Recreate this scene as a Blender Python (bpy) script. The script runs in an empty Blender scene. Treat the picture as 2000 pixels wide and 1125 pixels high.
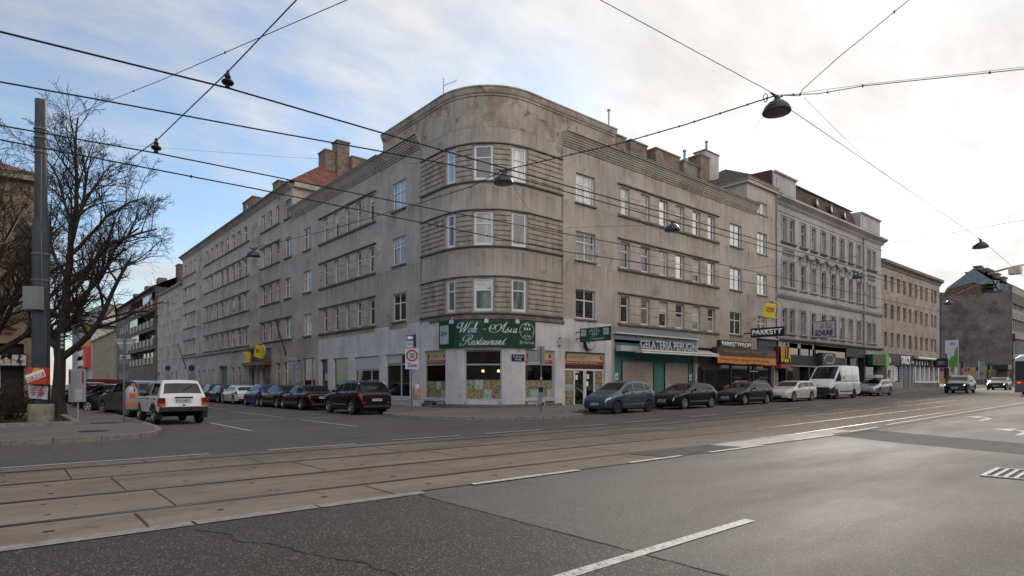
import bpy, bmesh, math, random
from mathutils import Vector, Matrix
R = math.radians
random.seed(7)
SC = bpy.context.scene
COL = SC.collection
# ------------------------------------------------------------------ camera, sky, sun, exposure
F = 1177.0; EYE = 1.48; HY = 750.0; CA = 1177/1817.6; SA = 1385/1817.6
cam = bpy.data.cameras.new('camera'); camo = bpy.data.objects.new('camera', cam); COL.objects.link(camo)
camo.location = (0, 0, EYE)
camo.rotation_euler = (R(90), 0, math.atan2(SA, CA) - R(90))
cam.sensor_width = 36; cam.lens = F/2000*36; cam.shift_y = (HY-562.5)/2000
cam.clip_start = 0.1; cam.clip_end = 3000
SC.camera = camo
SC.view_settings.view_transform = 'Standard'; SC.view_settings.look = 'None'
SC.view_settings.exposure = 0.45; SC.view_settings.gamma = 1.0
SUN_EL = 24; SUN_AZ = 22       # azimuth measured from +X towards +Y
wd = bpy.data.worlds.new('World'); SC.world = wd; wd.use_nodes = True
def N(nt, t, **kw):
    n = nt.nodes.new(t)
    for k, v in kw.items():
        if k[0] == 'i' and k[1:].isdigit(): n.inputs[int(k[1:])].default_value = v
        else: setattr(n, k, v)
    return n
def build_world():
    nt = wd.node_tree; nt.nodes.clear(); L = nt.links.new
    out = N(nt, 'ShaderNodeOutputWorld'); bg = N(nt, 'ShaderNodeBackground'); bg.inputs[1].default_value = 0.1
    sky = N(nt, 'ShaderNodeTexSky', sky_type='NISHITA'); sky.sun_disc = False
    sky.sun_elevation = R(SUN_EL); sky.sun_rotation = R(90-SUN_AZ); sky.dust_density = 0.6; sky.air_density = 1.0
    tc = N(nt, 'ShaderNodeTexCoord')
    sp = N(nt, 'ShaderNodeSeparateXYZ'); L(tc.outputs['Generated'], sp.inputs[0])
    # project the direction on a cloud layer: (x, y)/(z + 0.12)
    za = N(nt, 'ShaderNodeMath', operation='MAXIMUM', i1=0.0); L(sp.outputs[2], za.inputs[0])
    zb = N(nt, 'ShaderNodeMath', operation='ADD', i1=0.16); L(za.outputs[0], zb.inputs[0])
    cb = N(nt, 'ShaderNodeCombineXYZ')
    for k in (0, 1):
        d = N(nt, 'ShaderNodeMath', operation='DIVIDE'); L(sp.outputs[k], d.inputs[0]); L(zb.outputs[0], d.inputs[1]); L(d.outputs[0], cb.inputs[k])
    n1 = N(nt, 'ShaderNodeTexNoise'); n1.inputs['Scale'].default_value = 0.9; n1.inputs['Detail'].default_value = 8; n1.inputs['Roughness'].default_value = .52; n1.inputs['Distortion'].default_value = .5
    L(cb.outputs[0], n1.inputs['Vector'])
    n2 = N(nt, 'ShaderNodeTexNoise'); n2.inputs['Scale'].default_value = 2.6; n2.inputs['Detail'].default_value = 9; n2.inputs['Roughness'].default_value = .62
    mp = N(nt, 'ShaderNodeMapping'); mp.inputs['Scale'].default_value = (1, 2.2, 1); mp.inputs['Rotation'].default_value = (0, 0, R(35)); L(cb.outputs[0], mp.inputs[0]); L(mp.outputs[0], n2.inputs['Vector'])
    # more cloud towards the sun side (+x)
    m = N(nt, 'ShaderNodeMath', operation='MULTIPLY', i1=0.31); L(sp.outputs[0], m.inputs[0])
    zz = N(nt, 'ShaderNodeMath', operation='MULTIPLY', i1=0.22); L(za.outputs[0], zz.inputs[0])
    a = N(nt, 'ShaderNodeMath', operation='ADD'); L(n1.outputs[0], a.inputs[0]); L(m.outputs[0], a.inputs[1])
    a0 = N(nt, 'ShaderNodeMath', operation='ADD'); L(a.outputs[0], a0.inputs[0]); L(zz.outputs[0], a0.inputs[1])
    # the half of the sky behind the viewpoint is bright cloud, added as fill light
    bh = N(nt, 'ShaderNodeVectorMath', operation='DOT_PRODUCT'); bh.inputs[1].default_value = (-.38, -.925, 0); L(tc.outputs['Generated'], bh.inputs[0])
    bq = N(nt, 'ShaderNodeMath', operation='MAXIMUM', i1=0.0); L(bh.outputs['Value'], bq.inputs[0])
    bqm = N(nt, 'ShaderNodeMath', operation='MULTIPLY_ADD', i1=.55); L(bq.outputs[0], bqm.inputs[0]); L(a0.outputs[0], bqm.inputs[2])
    # milky band near the horizon
    hz = N(nt, 'ShaderNodeMapRange'); hz.inputs['From Min'].default_value = .0; hz.inputs['From Max'].default_value = .22; hz.inputs['To Min'].default_value = .22; hz.inputs['To Max'].default_value = 0; L(za.outputs[0], hz.inputs['Value'])
    a0 = N(nt, 'ShaderNodeMath', operation='ADD'); L(bqm.outputs[0], a0.inputs[0]); L(hz.outputs[0], a0.inputs[1])
    b = N(nt, 'ShaderNodeMath', operation='MULTIPLY_ADD', i1=0.3, i2=-0.15); L(n2.outputs[0], b.inputs[0])
    c = N(nt, 'ShaderNodeMath', operation='ADD'); L(a0.outputs[0], c.inputs[0]); L(b.outputs[0], c.inputs[1])
    rp = N(nt, 'ShaderNodeMapRange', interpolation_type='SMOOTHSTEP'); rp.inputs['From Min'].default_value = .49; rp.inputs['From Max'].default_value = .88
    rp.inputs['To Min'].default_value = .04; rp.inputs['To Max'].default_value = 1.0
    L(c.outputs[0], rp.inputs['Value'])
    # cloud brightness
    cr = N(nt, 'ShaderNodeMapRange'); cr.inputs['From Min'].default_value = -.2; cr.inputs['From Max'].default_value = 1.0; cr.inputs['To Min'].default_value = 4.4; cr.inputs['To Max'].default_value = 8.0
    L(sp.outputs[0], cr.inputs['Value'])
    ba = N(nt, 'ShaderNodeMath', operation='MULTIPLY_ADD', i1=12.0); L(bq.outputs[0], ba.inputs[0]); L(cr.outputs[0], ba.inputs[2]); cr = ba
    n3 = N(nt, 'ShaderNodeMapRange'); n3.inputs['From Min'].default_value = .3; n3.inputs['From Max'].default_value = .7; n3.inputs['To Min'].default_value = .82; n3.inputs['To Max'].default_value = 1.08
    L(n2.outputs[0], n3.inputs['Value'])
    cm = N(nt, 'ShaderNodeMath', operation='MULTIPLY'); L(cr.outputs[0], cm.inputs[0]); L(n3.outputs[0], cm.inputs[1])
    ct = N(nt, 'ShaderNodeMix', data_type='RGBA'); L(bq.outputs[0], ct.inputs[0]); ct.inputs[6].default_value = (1.0, .985, .972, 1); ct.inputs[7].default_value = (1.0, .955, .91, 1)
    cc = N(nt, 'ShaderNodeMix', data_type='RGBA', blend_type='MULTIPLY'); cc.inputs[0].default_value = 1; L(ct.outputs[2], cc.inputs[6]); L(cm.outputs[0], cc.inputs[7])
    bl = N(nt, 'ShaderNodeMix', data_type='RGBA', blend_type='MULTIPLY'); bl.inputs[0].default_value = 1; bl.inputs[7].default_value = (1.12, 1.25, 1.36, 1); L(sky.outputs[0], bl.inputs[6])
    mx = N(nt, 'ShaderNodeMix', data_type='RGBA'); L(rp.outputs[0], mx.inputs[0]); L(bl.outputs[2], mx.inputs[6]); L(cc.outputs[2], mx.inputs[7])
    L(mx.outputs[2], bg.inputs[0]); L(bg.outputs[0], out.inputs[0])
build_world()
sl = bpy.data.lights.new('sun', 'SUN'); sl.energy = 2.0; sl.angle = R(8); sl.color = (1, .93, .84)
slo = bpy.data.objects.new('sun', sl); COL.objects.link(slo)
sd = Vector((math.cos(R(SUN_AZ))*math.cos(R(SUN_EL)), math.sin(R(SUN_AZ))*math.cos(R(SUN_EL)), math.sin(R(SUN_EL))))
slo.rotation_euler = sd.to_track_quat('Z', 'Y').to_euler()

# ------------------------------------------------------------------ measuring: photo columns -> metres on the facade planes
FU = 19.2; FV = 25.2          # plane of the side-street facades (x=FU) and of the main-street facades (y=FV)
def Ux(px, V=FV):
    t = (px-1000)/F; Z = V/(SA-CA*t); return Z*(CA+SA*t)
def Vx(px, U=FU):
    t = (px-1000)/F; Z = U/(CA+SA*t); return Z*(SA-CA*t)
def at(px, py, Z):
    l = (px-1000)/F*Z; return Vector((CA*Z+SA*l, SA*Z-CA*l, EYE+(HY-py)/F*Z))
def atz(px, py, z):
    return at(px, py, (z-EYE)*F/(HY-py))
def gz(u): return 0.0125*max(0.0, min(u-18.0, 112.0))

# ------------------------------------------------------------------ materials
MATS = {}
def pmat(name, col, rough=.6, metal=0.0, spec=.5, emis=None, estr=0, coat=0, alpha=1):
    if name in MATS: return MATS[name]
    m = bpy.data.materials.new(name); m.use_nodes = True
    b = m.node_tree.nodes['Principled BSDF']
    b.inputs['Base Color'].default_value = (*col, 1); b.inputs['Roughness'].default_value = rough
    b.inputs['Metallic'].default_value = metal; b.inputs['Specular IOR Level'].default_value = spec
    if coat: b.inputs['Coat Weight'].default_value = coat; b.inputs['Coat Roughness'].default_value = .04
    if emis: b.inputs['Emission Color'].default_value = (*emis, 1); b.inputs['Emission Strength'].default_value = estr
    MATS[name] = m; return m
def nmat(name, stops, scale=3.0, detail=6, rough=.85, rough2=None, bump=0.0, bscale=None, stretch=(1, 1, 1), fine=.0, fscale=40, streak=0, patch=None, spec=.3, metal=0, bdist=.01, drip=None):
    """noise-mottled surface: stops = [(pos, rgb), ...]; streak = vertical run marks; patch = (scale, lo, hi, rgb, amount)"""
    if name in MATS: return MATS[name]
    m = bpy.data.materials.new(name); m.use_nodes = True; nt = m.node_tree; L = nt.links.new
    b = nt.nodes['Principled BSDF']; tc = N(nt, 'ShaderNodeTexCoord')
    mp = N(nt, 'ShaderNodeMapping'); mp.inputs['Scale'].default_value = stretch; L(tc.outputs['Object'], mp.inputs[0])
    n1 = N(nt, 'ShaderNodeTexNoise'); n1.inputs['Scale'].default_value = scale; n1.inputs['Detail'].default_value = detail; n1.inputs['Roughness'].default_value = .62
    L(mp.outputs[0], n1.inputs['Vector'])
    cr = N(nt, 'ShaderNodeValToRGB'); e = cr.color_ramp.elements
    e[0].position = stops[0][0]; e[0].color = (*stops[0][1], 1); e[1].position = stops[-1][0]; e[1].color = (*stops[-1][1], 1)
    for p, c in stops[1:-1]: q = e.new(p); q.color = (*c, 1)
    L(n1.outputs[0], cr.inputs[0]); col = cr.outputs[0]
    if streak:
        ms = N(nt, 'ShaderNodeMapping'); ms.inputs['Scale'].default_value = (2.2, 2.2, .16); L(tc.outputs['Object'], ms.inputs[0])
        ns = N(nt, 'ShaderNodeTexNoise'); ns.inputs['Scale'].default_value = 1.6; ns.inputs['Detail'].default_value = 7; ns.inputs['Roughness'].default_value = .7; L(ms.outputs[0], ns.inputs['Vector'])
        mr = N(nt, 'ShaderNodeMapRange'); mr.inputs['From Min'].default_value = .42; mr.inputs['From Max'].default_value = .72; mr.inputs['To Min'].default_value = 1.0; mr.inputs['To Max'].default_value = 1-streak
        L(ns.outputs[0], mr.inputs['Value'])
        mm = N(nt, 'ShaderNodeMix', data_type='RGBA', blend_type='MULTIPLY'); mm.inputs[0].default_value = 1; L(col, mm.inputs[6]); L(mr.outputs[0], mm.inputs[7]); col = mm.outputs[2]
    if drip:      # dirt washed down from sills and ledges: (height of a sill, storey height, strength)
        sz = N(nt, 'ShaderNodeSeparateXYZ'); L(tc.outputs['Object'], sz.inputs[0])
        sb = N(nt, 'ShaderNodeMath', operation='SUBTRACT', i1=drip[0]); L(sz.outputs[2], sb.inputs[0])
        md = N(nt, 'ShaderNodeMath', operation='FLOORED_MODULO', i1=drip[1]); L(sb.outputs[0], md.inputs[0])
        mz = N(nt, 'ShaderNodeMapRange'); mz.inputs['From Min'].default_value = drip[1]-1.5; mz.inputs['From Max'].default_value = drip[1]; L(md.outputs[0], mz.inputs['Value'])
        ms = N(nt, 'ShaderNodeMapping'); ms.inputs['Scale'].default_value = (3.0, 3.0, .10); L(tc.outputs['Object'], ms.inputs[0])
        ns = N(nt, 'ShaderNodeTexNoise'); ns.inputs['Scale'].default_value = 1.3; ns.inputs['Detail'].default_value = 8; ns.inputs['Roughness'].default_value = .75; L(ms.outputs[0], ns.inputs['Vector'])
        ss = N(nt, 'ShaderNodeMapRange'); ss.inputs['From Min'].default_value = .44; ss.inputs['From Max'].default_value = .66; ss.inputs['To Max'].default_value = drip[2]; L(ns.outputs[0], ss.inputs['Value'])
        pm = N(nt, 'ShaderNodeMath', operation='MULTIPLY'); L(mz.outputs[0], pm.inputs[0]); L(ss.outputs[0], pm.inputs[1])
        mm = N(nt, 'ShaderNodeMix', data_type='RGBA'); L(pm.outputs[0], mm.inputs[0]); L(col, mm.inputs[6]); mm.inputs[7].default_value = (.10, .085, .072, 1); col = mm.outputs[2]
    if patch:
        for (sc_, lo, hi, rgb, am) in ([patch] if isinstance(patch, tuple) else patch):
            np_ = N(nt, 'ShaderNodeTexNoise'); np_.inputs['Scale'].default_value = sc_; np_.inputs['Detail'].default_value = 8; np_.inputs['Roughness'].default_value = .6; np_.inputs['Distortion'].default_value = .6
            L(tc.outputs['Object'], np_.inputs['Vector'])
            mr = N(nt, 'ShaderNodeMapRange'); mr.inputs['From Min'].default_value = lo; mr.inputs['From Max'].default_value = hi; mr.inputs['To Max'].default_value = am; L(np_.outputs[0], mr.inputs['Value'])
            mm = N(nt, 'ShaderNodeMix', data_type='RGBA'); L(mr.outputs[0], mm.inputs[0]); L(col, mm.inputs[6]); mm.inputs[7].default_value = (*rgb, 1); col = mm.outputs[2]
    if fine:
        nf = N(nt, 'ShaderNodeTexNoise'); nf.inputs['Scale'].default_value = fscale; nf.inputs['Detail'].default_value = 4; L(tc.outputs['Object'], nf.inputs['Vector'])
        mr = N(nt, 'ShaderNodeMapRange'); mr.inputs['From Min'].default_value = .3; mr.inputs['From Max'].default_value = .7; mr.inputs['To Min'].default_value = 1-fine; mr.inputs['To Max'].default_value = 1+fine; L(nf.outputs[0], mr.inputs['Value'])
        mm = N(nt, 'ShaderNodeMix', data_type='RGBA', blend_type='MULTIPLY'); mm.inputs[0].default_value = 1; L(col, mm.inputs[6]); L(mr.outputs[0], mm.inputs[7]); col = mm.outputs[2]
    L(col, b.inputs['Base Color']); b.inputs['Specular IOR Level'].default_value = spec; b.inputs['Metallic'].default_value = metal
    if rough2 is None: b.inputs['Roughness'].default_value = rough
    else:
        mr = N(nt, 'ShaderNodeMapRange'); mr.inputs['From Min'].default_value = .35; mr.inputs['From Max'].default_value = .65; mr.inputs['To Min'].default_value = rough; mr.inputs['To Max'].default_value = rough2
        L(n1.outputs[0], mr.inputs['Value']); L(mr.outputs[0], b.inputs['Roughness'])
    if bump:
        nb = N(nt, 'ShaderNodeTexNoise'); nb.inputs['Scale'].default_value = bscale or scale*6; nb.inputs['Detail'].default_value = 6; L(tc.outputs['Object'], nb.inputs['Vector'])
        bp = N(nt, 'ShaderNodeBump'); bp.inputs['Strength'].default_value = bump; bp.inputs['Distance'].default_value = bdist; L(nb.outputs[0], bp.inputs['Height']); L(bp.outputs[0], b.inputs['Normal'])
    MATS[name] = m; return m
def asphalt(name, base, speck, sp_amt, rough, rough2, wear):
    m = bpy.data.materials.new(name); m.use_nodes = True; nt = m.node_tree; L = nt.links.new; b = nt.nodes['Principled BSDF']
    tc = N(nt, 'ShaderNodeTexCoord')
    v = N(nt, 'ShaderNodeTexVoronoi'); v.inputs['Scale'].default_value = 95; L(tc.outputs['Object'], v.inputs['Vector'])
    sx = N(nt, 'ShaderNodeSeparateXYZ'); L(v.outputs['Color'], sx.inputs[0])
    r = N(nt, 'ShaderNodeMapRange'); r.inputs['From Min'].default_value = 1-sp_amt; r.inputs['From Max'].default_value = 1.0; L(sx.outputs[0], r.inputs['Value'])
    n = N(nt, 'ShaderNodeTexNoise'); n.inputs['Scale'].default_value = .45; n.inputs['Detail'].default_value = 8; n.inputs['Roughness'].default_value = .6
    mp = N(nt, 'ShaderNodeMapping'); mp.inputs['Scale'].default_value = (.35, 1.3, 1); L(tc.outputs['Object'], mp.inputs[0]); L(mp.outputs[0], n.inputs['Vector'])
    cr = N(nt, 'ShaderNodeMapRange'); cr.inputs['From Min'].default_value = .3; cr.inputs['From Max'].default_value = .7; cr.inputs['To Min'].default_value = 1-wear; cr.inputs['To Max'].default_value = 1+wear; L(n.outputs[0], cr.inputs['Value'])
    f = N(nt, 'ShaderNodeTexNoise'); f.inputs['Scale'].default_value = 38; f.inputs['Detail'].default_value = 6; f.inputs['Roughness'].default_value = .8; L(tc.outputs['Object'], f.inputs['Vector'])
    fr = N(nt, 'ShaderNodeMapRange'); fr.inputs['From Min'].default_value = .3; fr.inputs['From Max'].default_value = .7; fr.inputs['To Min'].default_value = .45; fr.inputs['To Max'].default_value = 1.65; L(f.outputs[0], fr.inputs['Value'])
    a = N(nt, 'ShaderNodeMix', data_type='RGBA', blend_type='MULTIPLY'); a.inputs[0].default_value = 1; a.inputs[6].default_value = (*base, 1); L(cr.outputs[0], a.inputs[7])
    a2 = N(nt, 'ShaderNodeMix', data_type='RGBA', blend_type='MULTIPLY'); a2.inputs[0].default_value = 1; L(a.outputs[2], a2.inputs[6]); L(fr.outputs[0], a2.inputs[7])
    c = N(nt, 'ShaderNodeMix', data_type='RGBA'); L(r.outputs[0], c.inputs[0]); L(a2.outputs[2], c.inputs[6]); c.inputs[7].default_value = (*speck, 1)
    st = N(nt, 'ShaderNodeTexNoise'); st.inputs['Scale'].default_value = .9; st.inputs['Detail'].default_value = 9; st.inputs['Roughness'].default_value = .65; st.inputs['Distortion'].default_value = .8
    mq = N(nt, 'ShaderNodeMapping'); mq.inputs['Scale'].default_value = (.5, 1.0, 1); mq.inputs['Location'].default_value = (3, 7, 0); L(tc.outputs['Object'], mq.inputs[0]); L(mq.outputs[0], st.inputs['Vector'])
    sr = N(nt, 'ShaderNodeMapRange'); sr.inputs['From Min'].default_value = .55; sr.inputs['From Max'].default_value = .70; sr.inputs['To Min'].default_value = 1.0; sr.inputs['To Max'].default_value = .62; L(st.outputs[0], sr.inputs['Value'])
    c3 = N(nt, 'ShaderNodeMix', data_type='RGBA', blend_type='MULTIPLY'); c3.inputs[0].default_value = 1; L(c.outputs[2], c3.inputs[6]); L(sr.outputs[0], c3.inputs[7])
    L(c3.outputs[2], b.inputs['Base Color'])
    rr = N(nt, 'ShaderNodeMapRange'); rr.inputs['From Min'].default_value = .35; rr.inputs['From Max'].default_value = .65; rr.inputs['To Min'].default_value = rough; rr.inputs['To Max'].default_value = rough2; L(n.outputs[0], rr.inputs['Value']); L(rr.outputs[0], b.inputs['Roughness'])
    b.inputs['Specular IOR Level'].default_value = .38
    bp = N(nt, 'ShaderNodeBump'); bp.inputs['Strength'].default_value = .7; bp.inputs['Distance'].default_value = .006; L(f.outputs[0], bp.inputs['Height']); L(bp.outputs[0], b.inputs['Normal'])
    MATS[name] = m; return m
def bricks(name, c1, c2, mortar, scale=1.0, w=.26, h=.075, ms=.012, rough=.9, axis='XZ', bump=.4):
    if name in MATS: return MATS[name]
    m = bpy.data.materials.new(name); m.use_nodes = True; nt = m.node_tree; L = nt.links.new; b = nt.nodes['Principled BSDF']
    tc = N(nt, 'ShaderNodeTexCoord'); s = N(nt, 'ShaderNodeSeparateXYZ'); L(tc.outputs['Object'], s.inputs[0])
    ad = N(nt, 'ShaderNodeMath', operation='ADD'); L(s.outputs[0], ad.inputs[0]); L(s.outputs[1], ad.inputs[1])
    c = N(nt, 'ShaderNodeCombineXYZ'); L(ad.outputs[0], c.inputs[0]); L(s.outputs[2], c.inputs[1])
    bt = N(nt, 'ShaderNodeTexBrick'); bt.inputs['Scale'].default_value = scale; bt.inputs['Color1'].default_value = (*c1, 1); bt.inputs['Color2'].default_value = (*c2, 1); bt.inputs['Mortar'].default_value = (*mortar, 1)
    bt.inputs['Brick Width'].default_value = w; bt.inputs['Row Height'].default_value = h; bt.inputs['Mortar Size'].default_value = ms; L(c.outputs[0], bt.inputs['Vector'])
    n = N(nt, 'ShaderNodeTexNoise'); n.inputs['Scale'].default_value = 2.5; n.inputs['Detail'].default_value = 7; L(tc.outputs['Object'], n.inputs['Vector'])
    r = N(nt, 'ShaderNodeMapRange'); r.inputs['From Min'].default_value = .3; r.inputs['From Max'].default_value = .7; r.inputs['To Min'].default_value = .55; r.inputs['To Max'].default_value = 1.35; L(n.outputs[0], r.inputs['Value'])
    mm = N(nt, 'ShaderNodeMix', data_type='RGBA', blend_type='MULTIPLY'); mm.inputs[0].default_value = 1; L(bt.outputs[0], mm.inputs[6]); L(r.outputs[0], mm.inputs[7]); L(mm.outputs[2], b.inputs['Base Color'])
    b.inputs['Roughness'].default_value = rough
    bp = N(nt, 'ShaderNodeBump'); bp.inputs['Strength'].default_value = bump; bp.inputs['Distance'].default_value = .015; bp.invert = True; L(bt.outputs['Fac'], bp.inputs['Height']); L(bp.outputs[0], b.inputs['Normal'])
    MATS[name] = m; return m

M_ASPH = asphalt('asphalt', (.086, .075, .066), (.23, .21, .19), .14, .72, .86, .26)
M_ASPH_OLD = asphalt('asphalt_coarse', (.027, .0225, .020), (.25, .22, .18), .13, .68, .85, .25)
M_ASPH_NEW = asphalt('asphalt_patch', (.052, .047, .045), (.1, .1, .1), .05, .86, .96, .18)
M_PAVE = asphalt('pavement_asphalt', (.150, .130, .114), (.16, .15, .14), .06, .75, .9, .16)
M_SLAB = nmat('slab_concrete', [(.3, (.125, .096, .073)), (.5, (.19, .149, .115)), (.72, (.25, .20, .16))], scale=.7, detail=9, rough=.8, rough2=.92, spec=.18, stretch=(.5, 1.6, 1), fine=.3, fscale=110, bump=.25, bscale=90, bdist=.004, patch=[(3.5, .6, .68, (.06, .045, .035), .5)])
M_SLAB2 = nmat('slab_pale_concrete', [(.3, (.36, .325, .285)), (.7, (.50, .455, .405))], scale=1.2, rough=.8, fine=.15, fscale=60)
M_KERB = nmat('kerb_stone', [(.3, (.16, .14, .125)), (.7, (.30, .275, .25))], scale=6, rough=.8, fine=.2, fscale=90)
M_PAINT = nmat('road_paint', [(.30, (.30, .285, .26)), (.5, (.55, .53, .48))], scale=14, rough=.7, patch=[(26, .54, .60, (.12, .11, .1), .75)])
M_RAIL = nmat('rail_steel', [(.3, (.10, .085, .075)), (.7, (.2, .17, .15))], scale=4, rough=.28, rough2=.4, metal=.9, stretch=(.1, 1, 1))
M_DARK = pmat('joint_dark', (.018, .016, .015), .9)
M_BLACK = pmat('black_paint', (.012, .012, .013), .4)
M_PLAST = nmat('plaster_warm', [(.25, (.27, .238, .208)), (.5, (.375, .335, .298)), (.75, (.45, .408, .368))], scale=.5, detail=10, rough=.9, fine=.16, fscale=30, streak=.16, drip=(5.3, 3.53, .75), bump=.35, bscale=25,
               patch=[(.22, .60, .63, (.31, .285, .275), .6), (.8, .60, .70, (.17, .14, .12), .6)])
M_PARA = nmat('plaster_parapet', [(.28, (.20, .17, .145)), (.5, (.33, .29, .25)), (.75, (.42, .38, .33))], scale=.7, detail=10, rough=.9, fine=.16, fscale=30, streak=.3, bump=.35, bscale=25, patch=[(.55, .53, .60, (.20, .145, .11), .65), (1.2, .60, .66, (.09, .075, .065), .7), (.8, .60, .63, (.44, .39, .34), .6)])
M_PLAST_L = nmat('plaster_long', [(.28, (.25, .215, .19)), (.5, (.37, .33, .295)), (.75, (.44, .40, .36))], scale=.5, detail=9, rough=.9, fine=.14, fscale=25, streak=.16, drip=(5.3, 3.53, .8), bump=.3, bscale=20, patch=[(.9, .62, .74, (.15, .13, .11), .5)])
M_STONE = nmat('plaster_siding', [(.28, (.17, .143, .12)), (.5, (.31, .27, .228)), (.75, (.39, .345, .295))], scale=2.0, detail=9, rough=.9, fine=.2, fscale=40, stretch=(1, 1, .5), bump=.3, bscale=30, streak=.3)
M_LEDGE = nmat('ledge_plaster', [(.3, (.11, .097, .087)), (.7, (.24, .215, .19))], scale=1.6, rough=.9, fine=.2, fscale=30)
M_WHITE = nmat('shopfront_paint', [(.3, (.42, .40, .41)), (.5, (.54, .52, .525)), (.72, (.62, .60, .60))], scale=.8, detail=9, rough=.85, streak=.2, fine=.06, patch=[(2.3, .62, .70, (.2, .19, .18), .5)])
M_PLINTH = nmat('plinth', [(.3, (.09, .08, .078)), (.7, (.22, .19, .18))], scale=1.4, rough=.9, patch=[(2.0, .55, .7, (.05, .045, .04), .6)])
M_GREY = nmat('plaster_grey', [(.3, (.27, .255, .25)), (.5, (.37, .35, .345)), (.72, (.43, .41, .405))], scale=.5, detail=8, rough=.9, streak=.22, fine=.08)
M_BEIGE = nmat('plaster_beige', [(.3, (.22, .185, .16)), (.5, (.34, .29, .25)), (.72, (.41, .355, .31))], scale=.6, detail=9, rough=.9, streak=.4, fine=.1, patch=[(.9, .62, .72, (.11, .09, .075), .45)])
M_DKBR = nmat('plaster_brown', [(.3, (.075, .065, .055)), (.7, (.15, .13, .11))], scale=.8, rough=.9, streak=.2)
M_SCHOOL = nmat('school_plaster', [(.3, (.20, .155, .11)), (.7, (.32, .25, .185))], scale=.8, rough=.9, streak=.2)
M_FIRE = nmat('firewall_render', [(.34, (.062, .052, .045)), (.45, (.12, .10, .088)), (.55, (.175, .148, .128)), (.68, (.29, .25, .215))], scale=.35, detail=12, rough=.95, fine=.25, fscale=6, patch=[(.16, .52, .55, (.21, .18, .155), .55), (1.4, .60, .64, (.06, .05, .045), .6)])
M_BRICK = bricks('chimney_brick', (.20, .105, .07), (.11, .07, .055), (.19, .17, .15))
M_FBRICK = bricks('gable_brick', (.17, .06, .04), (.11, .045, .035), (.12, .09, .08))
M_TILE_R = bricks('roof_tile_red', (.22, .085, .052), (.15, .058, .038), (.07, .03, .02), w=.2, h=.24, ms=.02, bump=1)
M_TILE_B = bricks('roof_tile_brown', (.10, .062, .045), (.06, .038, .03), (.03, .02, .015), w=.2, h=.24, ms=.02, bump=1)
M_METAL = nmat('roof_metal', [(.3, (.12, .13, .14)), (.7, (.22, .235, .25))], scale=2, rough=.45, metal=.5)
M_FRAME = pmat('window_frame_white', (.60, .60, .60), .45)
M_FRAME_OLD = nmat('window_frame_old', [(.3, (.30, .28, .25)), (.7, (.46, .43, .39))], scale=3, rough=.7)
M_FRAME_D = pmat('window_frame_dark', (.04, .035, .035), .5)
def glass(name, base, refl, rough=.02, tint=(1, 1, 1), fk=1.0):
    m = bpy.data.materials.new(name); m.use_nodes = True; nt = m.node_tree; nt.nodes.clear(); L = nt.links.new
    out = N(nt, 'ShaderNodeOutputMaterial'); d = N(nt, 'ShaderNodeBsdfDiffuse'); g = N(nt, 'ShaderNodeBsdfGlossy'); g.inputs['Roughness'].default_value = rough; g.inputs[0].default_value = (*tint, 1)
    tc = N(nt, 'ShaderNodeTexCoord'); n = N(nt, 'ShaderNodeTexNoise'); n.inputs['Scale'].default_value = 1.3; n.inputs['Detail'].default_value = 3
    mp = N(nt, 'ShaderNodeMapping'); mp.inputs['Scale'].default_value = (3, 3, .5); L(tc.outputs['Object'], mp.inputs[0]); L(mp.outputs[0], n.inputs['Vector'])
    r = N(nt, 'ShaderNodeMapRange'); r.inputs['From Min'].default_value = .35; r.inputs['From Max'].default_value = .65; r.inputs['To Min'].default_value = .5; r.inputs['To Max'].default_value = 1.5; L(n.outputs[0], r.inputs['Value'])
    mm = N(nt, 'ShaderNodeMix', data_type='RGBA', blend_type='MULTIPLY'); mm.inputs[0].default_value = 1; mm.inputs[6].default_value = (*base, 1); L(r.outputs[0], mm.inputs[7]); L(mm.outputs[2], d.inputs[0])
    fr = N(nt, 'ShaderNodeFresnel'); fr.inputs[0].default_value = 1.5
    ma = N(nt, 'ShaderNodeMath', operation='MULTIPLY_ADD', i1=fk, i2=refl, use_clamp=True); L(fr.outputs[0], ma.inputs[0])
    # slight waviness of old panes
    nb = N(nt, 'ShaderNodeTexNoise'); nb.inputs['Scale'].default_value = 1.6; L(tc.outputs['Object'], nb.inputs['Vector'])
    bp = N(nt, 'ShaderNodeBump'); bp.inputs['Strength'].default_value = .12; bp.inputs['Distance'].default_value = .02; L(nb.outputs[0], bp.inputs['Height']); L(bp.outputs[0], g.inputs['Normal'])
    mx = N(nt, 'ShaderNodeMixShader'); L(ma.outputs[0], mx.inputs[0]); L(d.outputs[0], mx.inputs[1]); L(g.outputs[0], mx.inputs[2]); L(mx.outputs[0], out.inputs[0])
    MATS[name] = m; return m
G_DARK = glass('glass_dark', (.016, .016, .016), .06)
G_CURT = glass('glass_curtain', (.17, .16, .145), .08)
G_BLIND = glass('glass_blind', (.34, .34, .32), .10)
G_TEAL = glass('glass_pale_blind', (.13, .165, .16), .08)
G_SKY = glass('glass_mirror', (.03, .03, .03), .38)
G_SHOP = glass('glass_shop', (.008, .008, .009), .03)
G_CAR = glass('glass_car', (.006, .007, .008), .012, fk=.75)
def gl():
    return random.choice([G_DARK, G_DARK, G_DARK, G_CURT, G_TEAL, G_DARK, G_CURT])

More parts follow.
